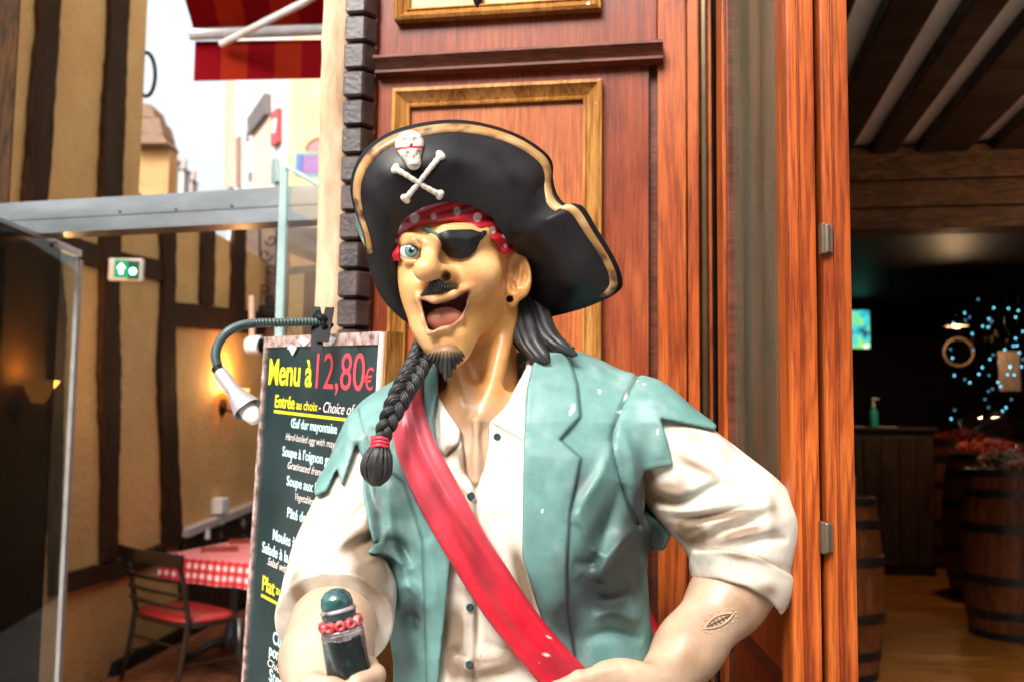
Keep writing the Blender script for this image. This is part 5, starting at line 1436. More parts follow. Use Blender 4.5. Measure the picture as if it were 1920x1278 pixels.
def vest_solid(P):
    u, v = project(P); u = u.astype(f32); v = v.astype(f32)
    d = body_cloth(P)
    d = smin(d, rarm(P) + 0.002, .03)
    d = smin(d, np.maximum(larm(P) - 0.003, (v - 1025) * PXM), .03)
    fr = (P[:, 1] < YC + 0.02)
    d = d - 0.009 - np.where(fr, samp(Hv, u, v), 0)
    cut = samp(vest_cut, u, v) * f32(PXM)
    cut = np.where(fr, cut, np.where((u < 1250) & (u > 600), -0.02, cut))
    return smax(d, cut, 0.004)
def shirt_solid(P):
    u, v = project(P); u = u.astype(f32); v = v.astype(f32)
    fr = (P[:, 1] < YC + 0.02)
    d = body_cloth(P) - np.where(fr, samp(Hs, u, v), 0) + 0.014 * sm01((-samp(vest_cut, u, v) - 6) / 10).astype(f32)
    d = np.where(fr, smax(d, -samp(shirt_open, u, v) * f32(PXM), 0.005), d)
    d = smax(d, (v - 1300) * f32(PXM), 0.004)
    return d
def sleeve_r(P):
    u, v = project(P); u = u.astype(f32); v = v.astype(f32)
    d = rarm(P) - samp(Ha, u, v)
    return smax(d, samp(cuff_r, u, v) * f32(PXM), 0.005)
cuff_r = -poly2d([(1240, 1090), (1297, 1085), (1345, 1084), (1400, 1099), (1440, 1122), (1458, 1142), (1500, 1250), (1200, 1250)])
def sleeve_l3(P):
    u, v = project(P); u = u.astype(f32); v = v.astype(f32)
    d = larm(P) - samp(Ha, u, v)
    # rolled cuff round the forearm that comes forward
    A, B = np.array(FORE_L[0][0]), np.array(FORE_L[1][0])
    ax = V3((B - A) / np.linalg.norm(B - A))
    s = (P - V3(A)) @ ax
    ring = np.sqrt(np.maximum(((P - V3(A)) ** 2).sum(1) - s * s, 0))
    cf = np.maximum(np.abs(ring - 0.0605) - 0.010, np.abs(s - 0.030) - 0.030)
    d = smin(d, cf - 0.004, .012)
    return smax(d, s - 0.066, 0.006)
FORE_L = [(S(638, 1112, .015), .058), (S(612, 1232, .135), .049), (S(608, 1300, .19), .043)]
FORE_R = [(S(1388, 1085, -.065), .052), (S(1368, 1115, -.06), .0485), (S(1292, 1213, -.01), .0395), (S(1238, 1278, .03), .033)]

def teal_paint(V):
    u, v = project(V)
    c = np.tile(np.array([0.120, 0.250, 0.228]), (len(V), 1))
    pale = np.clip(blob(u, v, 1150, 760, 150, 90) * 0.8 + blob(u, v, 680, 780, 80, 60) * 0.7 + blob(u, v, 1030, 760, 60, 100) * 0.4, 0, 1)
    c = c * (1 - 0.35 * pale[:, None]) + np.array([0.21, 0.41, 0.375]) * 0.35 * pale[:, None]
    p2 = (np.clip(vnoise(V, 18, 31) * vnoise(V, 75, 32) * 3.2 - .85, 0, 1) * .45)[:, None]
    c = c * (1 - p2) + np.array([0.27, 0.38, 0.355]) * p2
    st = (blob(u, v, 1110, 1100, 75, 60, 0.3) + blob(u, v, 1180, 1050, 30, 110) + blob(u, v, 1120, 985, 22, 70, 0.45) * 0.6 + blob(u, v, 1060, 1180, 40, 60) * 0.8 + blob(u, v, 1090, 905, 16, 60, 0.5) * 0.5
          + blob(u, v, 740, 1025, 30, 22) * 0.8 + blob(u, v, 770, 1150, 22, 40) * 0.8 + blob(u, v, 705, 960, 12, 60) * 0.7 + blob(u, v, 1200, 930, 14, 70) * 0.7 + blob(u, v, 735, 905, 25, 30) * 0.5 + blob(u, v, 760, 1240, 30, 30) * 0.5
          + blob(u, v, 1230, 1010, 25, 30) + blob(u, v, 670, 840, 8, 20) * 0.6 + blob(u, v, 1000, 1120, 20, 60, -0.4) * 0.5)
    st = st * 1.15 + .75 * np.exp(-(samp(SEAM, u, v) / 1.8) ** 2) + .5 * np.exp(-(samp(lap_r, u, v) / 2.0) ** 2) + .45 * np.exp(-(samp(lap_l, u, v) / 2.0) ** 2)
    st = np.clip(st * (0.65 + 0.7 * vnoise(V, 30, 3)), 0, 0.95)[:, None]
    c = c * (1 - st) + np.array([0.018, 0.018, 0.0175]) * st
    for cu, cv, ru, rv, an, th_ in ((1072, 768, 6, 20, .35, .80), (1172, 745, 4, 26, .45, .86), (1160, 772, 5, 4, 0, .7), (1124, 730, 3, 10, 0, .8), (1018, 960, 7, 22, -.5, .97), (1234, 808, 3, 10, 0, .8), (1200, 715, 60, 8, .4, 1.12), (760, 735, 30, 8, 0, 1.15)):
        ch = blob(u, v, cu, cv, ru, rv, an) * .75 + .55 * vnoise(V, 190, 3) > th_
        c[ch] = (0.62, 0.60, 0.55)
    return c
def white_paint(V):
    u, v = project(V)
    c = np.tile(np.array([0.72, 0.66, 0.56]), (len(V), 1))
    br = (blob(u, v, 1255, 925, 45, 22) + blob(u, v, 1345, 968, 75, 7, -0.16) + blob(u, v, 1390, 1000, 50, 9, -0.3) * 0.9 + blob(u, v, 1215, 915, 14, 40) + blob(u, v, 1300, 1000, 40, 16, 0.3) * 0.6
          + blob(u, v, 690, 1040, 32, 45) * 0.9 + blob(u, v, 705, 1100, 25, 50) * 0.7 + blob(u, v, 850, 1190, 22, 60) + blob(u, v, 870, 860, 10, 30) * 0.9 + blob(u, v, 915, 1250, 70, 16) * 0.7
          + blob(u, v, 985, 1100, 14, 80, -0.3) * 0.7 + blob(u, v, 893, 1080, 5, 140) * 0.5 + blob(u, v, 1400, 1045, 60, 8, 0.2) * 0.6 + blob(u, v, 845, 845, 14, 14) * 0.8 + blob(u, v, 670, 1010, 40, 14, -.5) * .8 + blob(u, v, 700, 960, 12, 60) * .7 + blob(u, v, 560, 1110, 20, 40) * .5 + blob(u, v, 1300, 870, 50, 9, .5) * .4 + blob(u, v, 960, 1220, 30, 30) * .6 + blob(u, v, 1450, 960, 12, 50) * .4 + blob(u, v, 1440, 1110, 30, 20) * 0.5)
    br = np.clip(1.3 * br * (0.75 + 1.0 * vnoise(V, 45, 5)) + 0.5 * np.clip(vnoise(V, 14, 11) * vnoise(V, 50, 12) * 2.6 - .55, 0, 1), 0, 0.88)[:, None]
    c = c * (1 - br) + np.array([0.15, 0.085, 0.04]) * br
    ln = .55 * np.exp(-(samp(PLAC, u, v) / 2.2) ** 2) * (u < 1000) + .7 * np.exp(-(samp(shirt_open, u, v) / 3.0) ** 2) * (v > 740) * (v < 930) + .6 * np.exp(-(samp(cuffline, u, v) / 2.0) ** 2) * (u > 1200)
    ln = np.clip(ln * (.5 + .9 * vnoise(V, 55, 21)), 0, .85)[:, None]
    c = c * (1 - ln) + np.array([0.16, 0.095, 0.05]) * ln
    gr = np.clip((blob(u, v, 1320, 920, 50, 10, -0.3) + blob(u, v, 610, 960, 12, 50) * 0.6 + blob(u, v, 1330, 1050, 40, 14) * 0.5) * vnoise(V, 60, 8), 0, 0.6)[:, None]
    return c * (1 - gr) + np.array([0.30, 0.45, 0.42]) * gr

lo, hi = S(590, 650, 0.12), S(1345, 1340, -0.26)
blo = np.array([S(585, 900, 0)[0], 1.22, S(900, 1330, 0)[2]]); bhi = np.array([S(1350, 900, 0)[0], 1.60, S(900, 640, 0)[2]])
V, Q = mesh_sdf(vest_solid, blo, bhi, 0.0026, margin=2.6)
part('vest', V, Q, RS, teal_paint)
V, Q = mesh_sdf(shirt_solid, np.array([S(690, 900)[0], 1.24, S(900, 1330)[2]]), np.array([S(1215, 900)[0], 1.6, S(900, 650)[2]]), 0.0022, margin=2.6)
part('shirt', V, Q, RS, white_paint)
V, Q = mesh_sdf(sleeve_r, *bbox_pts([p for p, r in RARM], 0.09), 0.0024, margin=2.6)
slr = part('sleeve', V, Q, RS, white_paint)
V, Q = mesh_sdf(sleeve_l3, *bbox_pts([p for p, r in LARM] + [FORE_L[0][0]], 0.10), 0.0024, margin=2.6)
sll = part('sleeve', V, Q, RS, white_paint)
# torn flap under the raised arm
def flap(P):
    u, v = project(P)
    d = np.abs(P[:, 1] - (1.415 + 0.02 * np.sin((u - 1200) * 0.03))) - 0.007
    return smax(d.astype(f32), (samp(flap_cut, u, v) * PXM).astype(f32), 0.005)
flap_cut = poly2d([(1192, 940), (1215, 962), (1250, 985), (1259, 1000), (1247, 1028), (1228, 1036), (1210, 1012), (1196, 975)])
V, Q = mesh_sdf(flap, S(1180, 1045, -0.12), S(1270, 930, 0.02)[[0, 1, 2]] if False else S(1270, 930, -0.12) , 0.002) if False else mesh_sdf(flap, np.array([S(1180, 1000)[0], 1.37, S(1200, 1045)[2]]), np.array([S(1275, 1000, -0.1)[0], 1.47, S(1200, 925, -0.1)[2]]), 0.002)
part('torn_flap', V, Q, RS, teal_paint)
# ---------------------------------------------------------------- head, neck, chest
mouth_cut = poly2d([(789, 561), (812, 571), (835, 568), (860, 557), (879, 545), (873, 575), (862, 596), (848, 608), (826, 612), (812, 620), (804, 618), (797, 596)])
def head_base(P):
    d = ellip(P, S(854, 455, -.045), (.078, .105, .105))
    face = cone(P, S(838, 500, .000), S(833, 622, .034), .056, .029)
    d = smin(d, face, .04)
    d = smin(d, cone(P, S(836, 640, .048), S(842, 655, .046), .026, .024), .025)             # chin
    d = smin(d, cone(P, S(848, 636, .030), S(936, 556, -.042), .021, .027), .030)           # jaw
    d = smin(d, ellip(P, S(896, 510, .036), (.032, .028, .028)), .022)                       # cheek
    d = smin(d, ellip(P, S(790, 540, .050), (.021, .034, .026)), .022)
    d = smin(d, cone(P, S(786, 470, .030), S(800, 600, .040), .034, .022), .025)
    return d
def nape(P):
    d = cone(P, S(892, 600, -.085), S(896, 790, -.082), .056, .064)
    d = smin(d, cone(P, S(955, 600, -.035), S(910, 775, .010), .012, .012), .03)
    d = smin(d, cone(P, S(850, 690, -.01), S(872, 765, .002), .012, .012), .03)
    return d
def chest(P):
    return trunk(P) + 0.010
def face_full(P):
    u, v = project(P); u = u.astype(f32); v = v.astype(f32)
    d = head_base(P)
    # brow ridges, scowling towards the nose
    d = smin(d, cone(P, S(750, 446, .055), S(798, 460, .088), .0095, .0125), .010)
    d = smin(d, cone(P, S(835, 436, .075), S(905, 436, .050), .010, .010), .018)
    # eye socket
    d = smax(d, -ellip(P, S(770, 471, .088), (.017, .026, .014)), .008)
    # nose
    d = smin(d, cone(P, S(814, 452, .072), S(803, 494, .100), .0095, .0115), .010)
    nose = smin(sph(P, S(796, 505, .112), .0142), cone(P, S(801, 507, .105), S(830, 513, .082), .0125, .0118), .010)
    nose = smin(nose, sph(P, S(838, 516, .073), .0105), .010)
    d = smin(d, nose, .008)
    d = smax(d, -ellip(P, S(836, 519, .088), (.0065, .014, .0065)), .003)
    d = smin(d, cone(P, S(762, 492, .063), S(782, 497, .074), .004, .005), .008)            # lower lid bag
    # smile folds
    d = smax(d, -cone(P, S(848, 530, .104), S(896, 566, .066), .010, .012), .014)
    d = smin(d, cone(P, S(852, 522, .062), S(886, 545, .045), .008, .009), .014)
    # lips
    d = smin(d, cone(P, S(786, 556, .082), S(815, 563, .091), .0046, .0058), .006)
    d = smin(d, cone(P, S(815, 563, .091), S(850, 552, .080), .0058, .0052), .006)
    d = smin(d, cone(P, S(850, 552, .080), S(882, 538, .055), .0052, .004), .008)
    for a, b in (((789, 565, .080), (797, 600, .081)), ((797, 600, .081), (807, 621, .082)), ((807, 621, .082), (838, 613, .080)), ((838, 613, .080), (862, 596, .064)), ((862, 596, .064), (880, 546, .050))):
        d = smin(d, cone(P, S(*a), S(*b), .0045, .0045), .008)
    # open mouth
    dep = sph(P, S(834, 585, .062), .052)
    dep = np.maximum(dep, -(P[:, 1] - (Y0 - .028)) * -1.0)
    m = np.maximum(samp(mouth_cut, u, v) * f32(PXM), P[:, 1] - f32(Y0 - .030))
    d = smax(d, -m, .0035)
    return d
def ear(P):
    Qr = np.array(Matrix.Rotation(math.radians(-28), 3, 'Z') @ Matrix.Rotation(math.radians(-14), 3, 'Y'))
    c = S(969, 512, -.012)
    d = ellip(P, c, (.021, .013, .037), Qr)
    d = smin(d, ellip(P, S(957, 556, -.012), (.0115, .010, .017), Qr), .010)
    d = smax(d, -ellip(P, S(972, 506, .003), (.0130, .0145, .0240), Qr), .005)
    d = smax(d, -ellip(P, S(957, 533, .002), (.0055, .0125, .012), Qr), .004)
    d = smin(d, cone(P, S(980, 490, -.008), S(974, 528, -.006), .0035, .003), .005)
    d = smax(d, -cone(P, S(956, 561, 0.0), S(956, 561, -.014), .0050, .0050), .002)
    return d
def ear_far(P): return ellip(P, S(764, 512, .0), (.012, .03, .028))
def skin_head(P):
    d = face_full(P)
    d = smin(d, nape(P), .022)
    d = smin(d, smin(ear(P), 1.0, 0.001), .004)
    d = np.minimum(d, ear_far(P))
    d = smin(d, np.maximum(chest(P), (P[:, 2] - f32(S(900, 735)[2])) * 1.0), .02)
    d = smin(d, cone(P, S(893, 790, .03), S(893, 900, .035), .006, .006) + 0.004, .02)
    return smax(d, f32(S(900, 1010)[2]) - P[:, 2], .004)
SKIN = np.array([0.68, 0.355, 0.120])
def skin_paint(V):
    u, v = project(V)
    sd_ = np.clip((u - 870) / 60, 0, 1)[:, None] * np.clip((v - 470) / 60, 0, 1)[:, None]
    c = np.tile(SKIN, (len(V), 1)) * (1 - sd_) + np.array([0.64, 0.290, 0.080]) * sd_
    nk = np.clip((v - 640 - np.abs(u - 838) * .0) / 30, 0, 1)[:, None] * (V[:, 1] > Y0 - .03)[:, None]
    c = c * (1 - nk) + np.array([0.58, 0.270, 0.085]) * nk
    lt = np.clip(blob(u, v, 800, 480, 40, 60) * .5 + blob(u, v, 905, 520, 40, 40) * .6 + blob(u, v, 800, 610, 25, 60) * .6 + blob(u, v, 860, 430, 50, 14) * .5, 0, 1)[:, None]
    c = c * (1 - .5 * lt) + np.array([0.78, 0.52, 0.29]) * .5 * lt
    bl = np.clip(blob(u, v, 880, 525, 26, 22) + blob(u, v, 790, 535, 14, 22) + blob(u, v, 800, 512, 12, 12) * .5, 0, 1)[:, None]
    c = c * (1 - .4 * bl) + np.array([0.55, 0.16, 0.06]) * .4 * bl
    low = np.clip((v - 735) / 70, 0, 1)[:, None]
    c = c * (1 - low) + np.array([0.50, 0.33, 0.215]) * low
    # lips, mouth, nostril, ear plug in their own paint
    mo = samp(mouth_cut, u, v)
    inm = (mo < 1.5) & (V[:, 1] > Y0 - .088) & (V[:, 1] < Y0 - .015)
    deep = inm & (mo < -1.0) & (V[:, 1] > front_lip)
    lip = (np.abs(mo) < 8) & (V[:, 1] < Y0 - .02) & (v > 546)
    k = (lip * np.clip(1.6 - np.abs(mo) / 6, 0, 1))[:, None] * .85
    c = c * (1 - k) + np.array([0.42, 0.19, 0.12]) * k
    c[deep] = np.array([0.22, 0.045, 0.025])
    no = np.exp(-(((u - 836) / 6) ** 2 + ((v - 518) / 6.5) ** 2) * 0.7)[:, None] * (V[:, 1] < Y0 - .05)[:, None]
    c = c * (1 - .9 * no) + np.array([0.06, 0.02, 0.01]) * .9 * no
    ep = (((u - 956) ** 2 + (v - 561) ** 2) < 6.5 ** 2)
    c[ep] = np.array([0.04, 0.015, 0.008])
    sc = np.clip(blob(u, v, 958, 690, 30, 60) * .0 + (u > 948) * (v > 585) * (v < 690) * ((u - 948) / 40), 0, .0)[:, None]
    shade_wash = np.clip(blob(u, v, 800, 440, 30, 14) * .3 + blob(u, v, 968, 508, 13, 26) * .45 + blob(u, v, 785, 455, 22, 9, .4) * .45 + blob(u, v, 858, 540, 8, 24, -.9) * .5 + blob(u, v, 900, 590, 34, 26) * .22 + blob(u, v, 772, 498, 16, 5) * .35 + blob(u, v, 822, 470, 8, 18) * .35 + blob(u, v, 820, 640, 20, 8) * .3 + blob(u, v, 870, 790, 30, 30) * .3, 0, .6)[:, None]
    return c * (1 - shade_wash) + np.array([0.28, 0.12, 0.05]) * shade_wash  # airbrushed shading painted into brow, eye socket, cheek hollow, ear and jaw
front_lip = Y0 - .070
hlo = np.array([S(720, 600, 0)[0], 1.215, S(800, 1015, 0)[2]]); hhi = np.array([S(1060, 600, -.1)[0], 1.52, S(800, 370, 0)[2]])
HV, HQ = mesh_sdf(skin_head, hlo, hhi, 0.0017, margin=2.4)
HV, HQ = largest(HV, HQ); HV = relax(HV, HQ, 1)

# forearms and hands
def arm_paint(V):
    u, v = project(V)
    c = np.where((u > 1000)[:, None], np.array([[0.47, 0.32, 0.21]]), np.array([[0.50, 0.345, 0.235]]))
    st = np.clip((blob(u, v, 1310, 1180, 30, 80, 0.6) + blob(u, v, 1400, 1150, 30, 50) + blob(u, v, 1330, 1250, 60, 30) * .7) * (.6 + .8 * vnoise(V, 40, 2)), 0, 1)[:, None]
    c = c * (1 - .55 * st) + np.array([0.19, 0.085, 0.035]) * .55 * st
    pl = np.clip(blob(u, v, 600, 1180, 50, 60) + blob(u, v, 1320, 1120, 22, 60, .5) * .8 + blob(u, v, 600, 1265, 60, 20), 0, 1)[:, None]
    return c * (1 - .4 * pl) + np.array([0.60, 0.45, 0.34]) * .4 * pl  # pale streaks put the forearm highlights into the paint
def hand_l(P):
    d = chain(P, FORE_L, .03)
    d = smin(d, ellip(P, S(606, 1316, .215), (.040, .036, .034)), .02)           # fist
    # thumb over the top of the grip, fingers closed round it
    d = smin(d, chain(P, [(S(582, 1282, .235), .013), (S(622, 1294, .265), .0125), (S(660, 1304, .268), .0115)], .01), .008)
    for k in range(4):
        z = 1258 + 26 * k
        d = smin(d, chain(P, [(S(612, z + 22, .200), .0125), (S(690, z - 8 + 8 * (k > 0), .205), .0115 - .0006 * k), (S(704, z + 6, .232), .0105 - .0006 * k), (S(668, z + 22, .262), .0095 - .0006 * k)], .006), .004)
    return d
def hand_r(P):
    d = chain(P, FORE_R, .03)
    d = smin(d, ellip(P, S(1165, 1272, .058), (.046, .018, .026)), .022)
    for k in range(4):
        v = 1256 + 17 * k
        d = smin(d, chain(P, [(S(1150, v, .064), .0105), (S(1085, v + 16, .072), .0100), (S(1042, v + 34, .070), .0088), (S(1012, v + 48, .064), .0078)], .006), .005)
    d = smin(d, chain(P, [(S(1215, 1290, .02), .014), (S(1190, 1335, .03), .0125), (S(1160, 1362, .04), .011)], .008), .01)
    # stitched scar in relief
    return d
LV, LQ = mesh_sdf(hand_l, *bbox_pts([S(540, 1100, .0), S(730, 1400, .30), S(560, 1380, .1)], 0.03), 0.0022, margin=2.2)
RV, RQ = mesh_sdf(hand_r, *bbox_pts([p for p, r in FORE_R] + [S(1000, 1330, .08), S(1160, 1380, .03)], 0.055), 0.0022, margin=2.2)
LV = relax(LV, LQ, 1); RV = relax(RV, RQ, 1)
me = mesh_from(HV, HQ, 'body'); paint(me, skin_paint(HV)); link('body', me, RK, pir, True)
me = mesh_from(LV, LQ, 'forearm'); paint(me, arm_paint(LV)); link('forearm', me, RK, pir, True)
me = mesh_from(RV, RQ, 'forearm'); paint(me, arm_paint(RV)); bod = link('forearm', me, RK, pir, True)

# scar with stitches on the forearm
def on(f, u, v, off=0.0):
    p = front_y(f, u, v); d = ray(u, v); d = d / np.linalg.norm(d)
    return p - d * off
scar = []
mb = MB()
c0, ang = (1348, 1163), math.radians(-27)
def scp(x, y): return on(hand_r, c0[0] + x * math.cos(ang) - y * math.sin(ang), c0[1] + x * math.sin(ang) + y * math.cos(ang), 0.0008)
for s_ in (-1, 1):
    mb.tube([scp(x, s_ * 9.5 * (1 - (x / 31) ** 2)) for x in np.linspace(-31, 31, 15)], 0.0013, 6)
mb.build('scar_rim', plain('scar_skin', (0.50, 0.30, 0.19), 0.4), bod, smooth=True)
mb = MB(); mb.tube([scp(x, 0) for x in np.linspace(-24, 24, 9)], 0.0008, 6)
for x in (-16, -8, 0, 8, 16): mb.tube([scp(x - 1, -6 * (1 - (x / 31) ** 2)), scp(x, 0), scp(x + 1, 6 * (1 - (x / 31) ** 2))], 0.0007, 6)
mb.build('scar_stitches', plain('scar_dark', (0.10, 0.05, 0.03), 0.5), bod, smooth=True)
mb = MB()
for k in range(14):
    a_ = 2 * math.pi * k / 14
    p = scp(36 * math.cos(a_), 17 * math.sin(a_)); bmesh.ops.create_icosphere(mb.bm, subdivisions=1, radius=0.0013, matrix=Matrix.Translation(Vector(p)))
mb.build('scar_dots', plain('scar_dot', (0.52, 0.36, 0.26), 0.4), bod, smooth=True)

# teeth and tongue
def tongue(P):
    return ellip(P, S(835, 600, .050), (.026, .024, .017))
V, Q = mesh_sdf(tongue, *bbox_pts([S(835, 600, .05)], .035), 0.0018); part('tongue', V, Q, RK, lambda V: np.tile(np.array([0.40, 0.14, 0.085]), (len(V), 1)))
# eye
ec = S(773, 471, .065)
def eyef(P): return sph(P, ec, .0160)
V, Q = mesh_sdf(eyef, *bbox_pts([ec], .02), 0.0009)
def eye_paint(V):
    u, v = project(V); r = np.hypot(u - 771, v - 470)
    c = np.tile(np.array([0.55, 0.60, 0.55]), (len(V), 1))
    c[r < 12.5] = (0.02, 0.05, 0.05); c[r < 10.8] = (0.13, 0.26, 0.26); c[r < 5.0] = (0.008, 0.01, 0.01)
    hi_ = np.hypot(u - 774, v - 466) < 2.0; c[hi_] = (0.8, 0.85, 0.85)
    return c
part('eye', V, Q, resin('painted_eye', 0.12, 0.6, 0.0, 0.0, wear_t=0.99), eye_paint, rel=0)
def lids(P):
    d = chain(P, [(S(754, 476, .062), .0042), (S(760, 456, .075), .0040), (S(776, 451, .083), .0046), (S(790, 461, .084), .0046)], .004)
    return smin(d, chain(P, [(S(755, 482, .062), .0034), (S(764, 492, .073), .0038), (S(779, 491, .081), .0036)], .004), .004)
V, Q = mesh_sdf(lids, *bbox_pts([S(752, 450, .06), S(792, 492, .09)], .008), 0.0010); part('eyelids', V, Q, RK, lambda V: np.tile(np.array([0.52, 0.27, 0.11]), (len(V), 1)))

# eye patch on a strap
patch_cut = np.minimum(poly2d([(815, 440), (842, 431), (884, 430), (906, 437), (900, 452), (893, 470), (880, 482), (862, 487), (842, 483), (828, 468)]), np.minimum(poly2d([(790, 428), (797, 424), (826, 440), (822, 450)]), poly2d([(897, 440), (908, 431), (914, 435), (903, 452)])))
def face_smooth(P):
    d = head_base(P)
    return smin(d, cone(P, S(835, 436, .075), S(905, 436, .050), .010, .010), .018)
def patchf(P):
    u, v = project(P); u = u.astype(f32); v = v.astype(f32)
    m = samp(patch_cut, u, v)
    d = face_smooth(P) - 0.0055 - 0.006 * sm01(-m / 22.0).astype(f32)
    return smax(np.maximum(d, P[:, 1] - f32(Y0 + .03)), m * f32(PXM), .003)
V, Q = mesh_sdf(patchf, *bbox_pts([S(785, 420, .03), S(920, 492, .1)], .015), 0.0014)
part('eye_patch', V, Q, RH, lambda V: np.where((project(V)[0] < 822)[:, None], np.array([[0.05, 0.12, 0.12]]), np.array([[0.012, 0.014, 0.014]])))

# bandana with white spots
band_cut = poly2d([(722, 560), (752, 490), (749, 462), (752, 442), (772, 428), (795, 419), (845, 414), (878, 419), (905, 433), (925, 452), (946, 478), (975, 470), (980, 420), (900, 330), (760, 340), (700, 420)])
def bandf(P):
    u, v = project(P); u = u.astype(f32); v = v.astype(f32)
    d = ellip(P, S(854, 455, -.045), (.078, .105, .105))
    d = smin(d, cone(P, S(786, 470, .030), S(800, 600, .040), .034, .022), .025)
    d = smin(d, cone(P, S(838, 500, .000), S(836, 622, .030), .060, .036), .04)
    wr = 0.0022 * np.sin((v * 0.9 + u * 0.28) * 0.22).astype(f32)
    return smax(np.maximum(d - 0.009 - wr, P[:, 1] - f32(1.47)), samp(band_cut, u, v) * f32(PXM), .005)
V, Q = mesh_sdf(bandf, np.array([S(715, 420)[0], 1.22, S(800, 505)[2]]), np.array([S(995, 420)[0], 1.48, S(800, 350)[2]]), 0.0015)
DOTS = [(777, 409, 10.5), (813, 406, 7), (857, 396, 8.5), (895, 408, 9.5), (923, 432, 8), (947, 441, 7), (948, 461, 5), (749, 425, 5.5), (741, 452, 5), (835, 372, 8), (790, 385, 8)]
def band_paint(V):
    u, v = project(V); c = np.tile(np.array([0.50, 0.008, 0.018]), (len(V), 1))
    for du, dv, r in DOTS:
        k = sm01((r - np.hypot((u - du) * 1.1, v - dv)) / 1.6)[:, None] * .9
        c = c * (1 - k) + np.array([0.74, 0.56, 0.54]) * k
    return c
part('bandana', V, Q, RS, band_paint)

# moustache and goatee with combed grooves
def mous(P):
    u, v = project(P)
    d = cone(P, S(818, 537, .092), S(793, 552, .089), .0085, .0030)
    d = smin(d, cone(P, S(818, 537, .092), S(853, 540, .080), .0085, .0030), .006)
    return d + f32(0.0012) * np.sin((u - 818) * 1.1 + (v - 540) * 0.5 * np.sign(u - 818)).astype(f32)
V, Q = mesh_sdf(mous, *bbox_pts([S(785, 520, .1), S(862, 562, .07)], .012), 0.0010)
def hair_paint(V):
    u, v = project(V); k = np.clip(vnoise(V, 90, 1) * 1.3 - .35, 0, 1)[:, None]
    return np.array([[0.014, 0.012, 0.012]]) * (1 - k) + np.array([[0.045, 0.048, 0.047]]) * k
part('moustache', V, Q, RHAIR, hair_paint)
def goat(P):
    u, v = project(P)
    d = cone(P, S(838, 668, .064), S(838, 707, .074), .0190, .0040)
    d = smin(d, cone(P, S(820, 666, .060), S(856, 666, .055), .011, .010), .008)
    a_ = (u - 838) / np.maximum(v - 610, 20.0)
    return d + f32(0.0016) * np.sin(a_ * 52).astype(f32) * sm01((v - 655) / 10).astype(f32)
V, Q = mesh_sdf(goat, *bbox_pts([S(800, 630, .1), S(876, 720, .04)], .012), 0.0011)
def goat_paint(V):
    u, v = project(V); c = hair_paint(V); k = np.clip((672 - v) / 22, 0, .75)[:, None]
    return c * (1 - k) + np.array([[0.30, 0.17, 0.075]]) * k
part('goatee', V, Q, RHAIR, goat_paint)

# hair: locks behind the ear, braid on the other side
def lock(pts, rads, n=7, seed=0):
    rr = random.Random(seed); mb = MB()
    c = spline(pts, 10); R_ = np.interp(np.linspace(0, 1, len(c)), np.linspace(0, 1, len(rads)), rads)
    for k in range(n):
        a0 = 2 * math.pi * k / n; tw = rr.uniform(-.6, .6)
        P = []
        for i, p in enumerate(c):
            a_ = a0 + tw * i / len(c)
            P.append(np.array(p) + np.array([math.cos(a_), 0.7 * math.sin(a_), 0.25 * math.sin(a_ + 1)]) * R_[i] * .62)
        mb.tube(P, [max(.0006, r * .50) for r in R_], 8)
    mb.tube(c, [max(.0006, r * .7) for r in R_], 8)
    return mb
hr = None
for k, (pts, rads) in enumerate((
    ([S(968, 560, -.065), S(978, 600, -.045), S(992, 640, -.02), S(1012, 668, -.005), S(1025, 680, .0)], [.018, .020, .017, .013, .005]),
    ([S(985, 545, -.075), S(1003, 590, -.06), S(1020, 625, -.04), S(1046, 648, -.025), S(1078, 666, -.020)], [.018, .020, .017, .013, .005]),
    ([S(965, 580, -.07), S(970, 620, -.055), S(985, 655, -.045), S(1003, 672, -.038)], [.012, .013, .010, .004]),
    ([S(992, 560, -.09), S(1013, 605, -.075), S(1036, 634, -.06), S(1072, 655, -.045)], [.015, .016, .012, .005]),
    ([S(800, 600, -.06), S(803, 640, -.05), S(800, 665, -.035)], [.014, .015, .012]))):
    mb = lock(pts, rads, 7, k); o = mb.build('hair_lock', RHAIR, pir, smooth=True); 
    me = o.data; Vw = np.empty(len(me.vertices) * 3, f32); me.vertices.foreach_get('co', Vw); Vw = Vw.reshape(-1, 3) + np.array(pir.location, f32); paint(me, hair_paint(Vw))
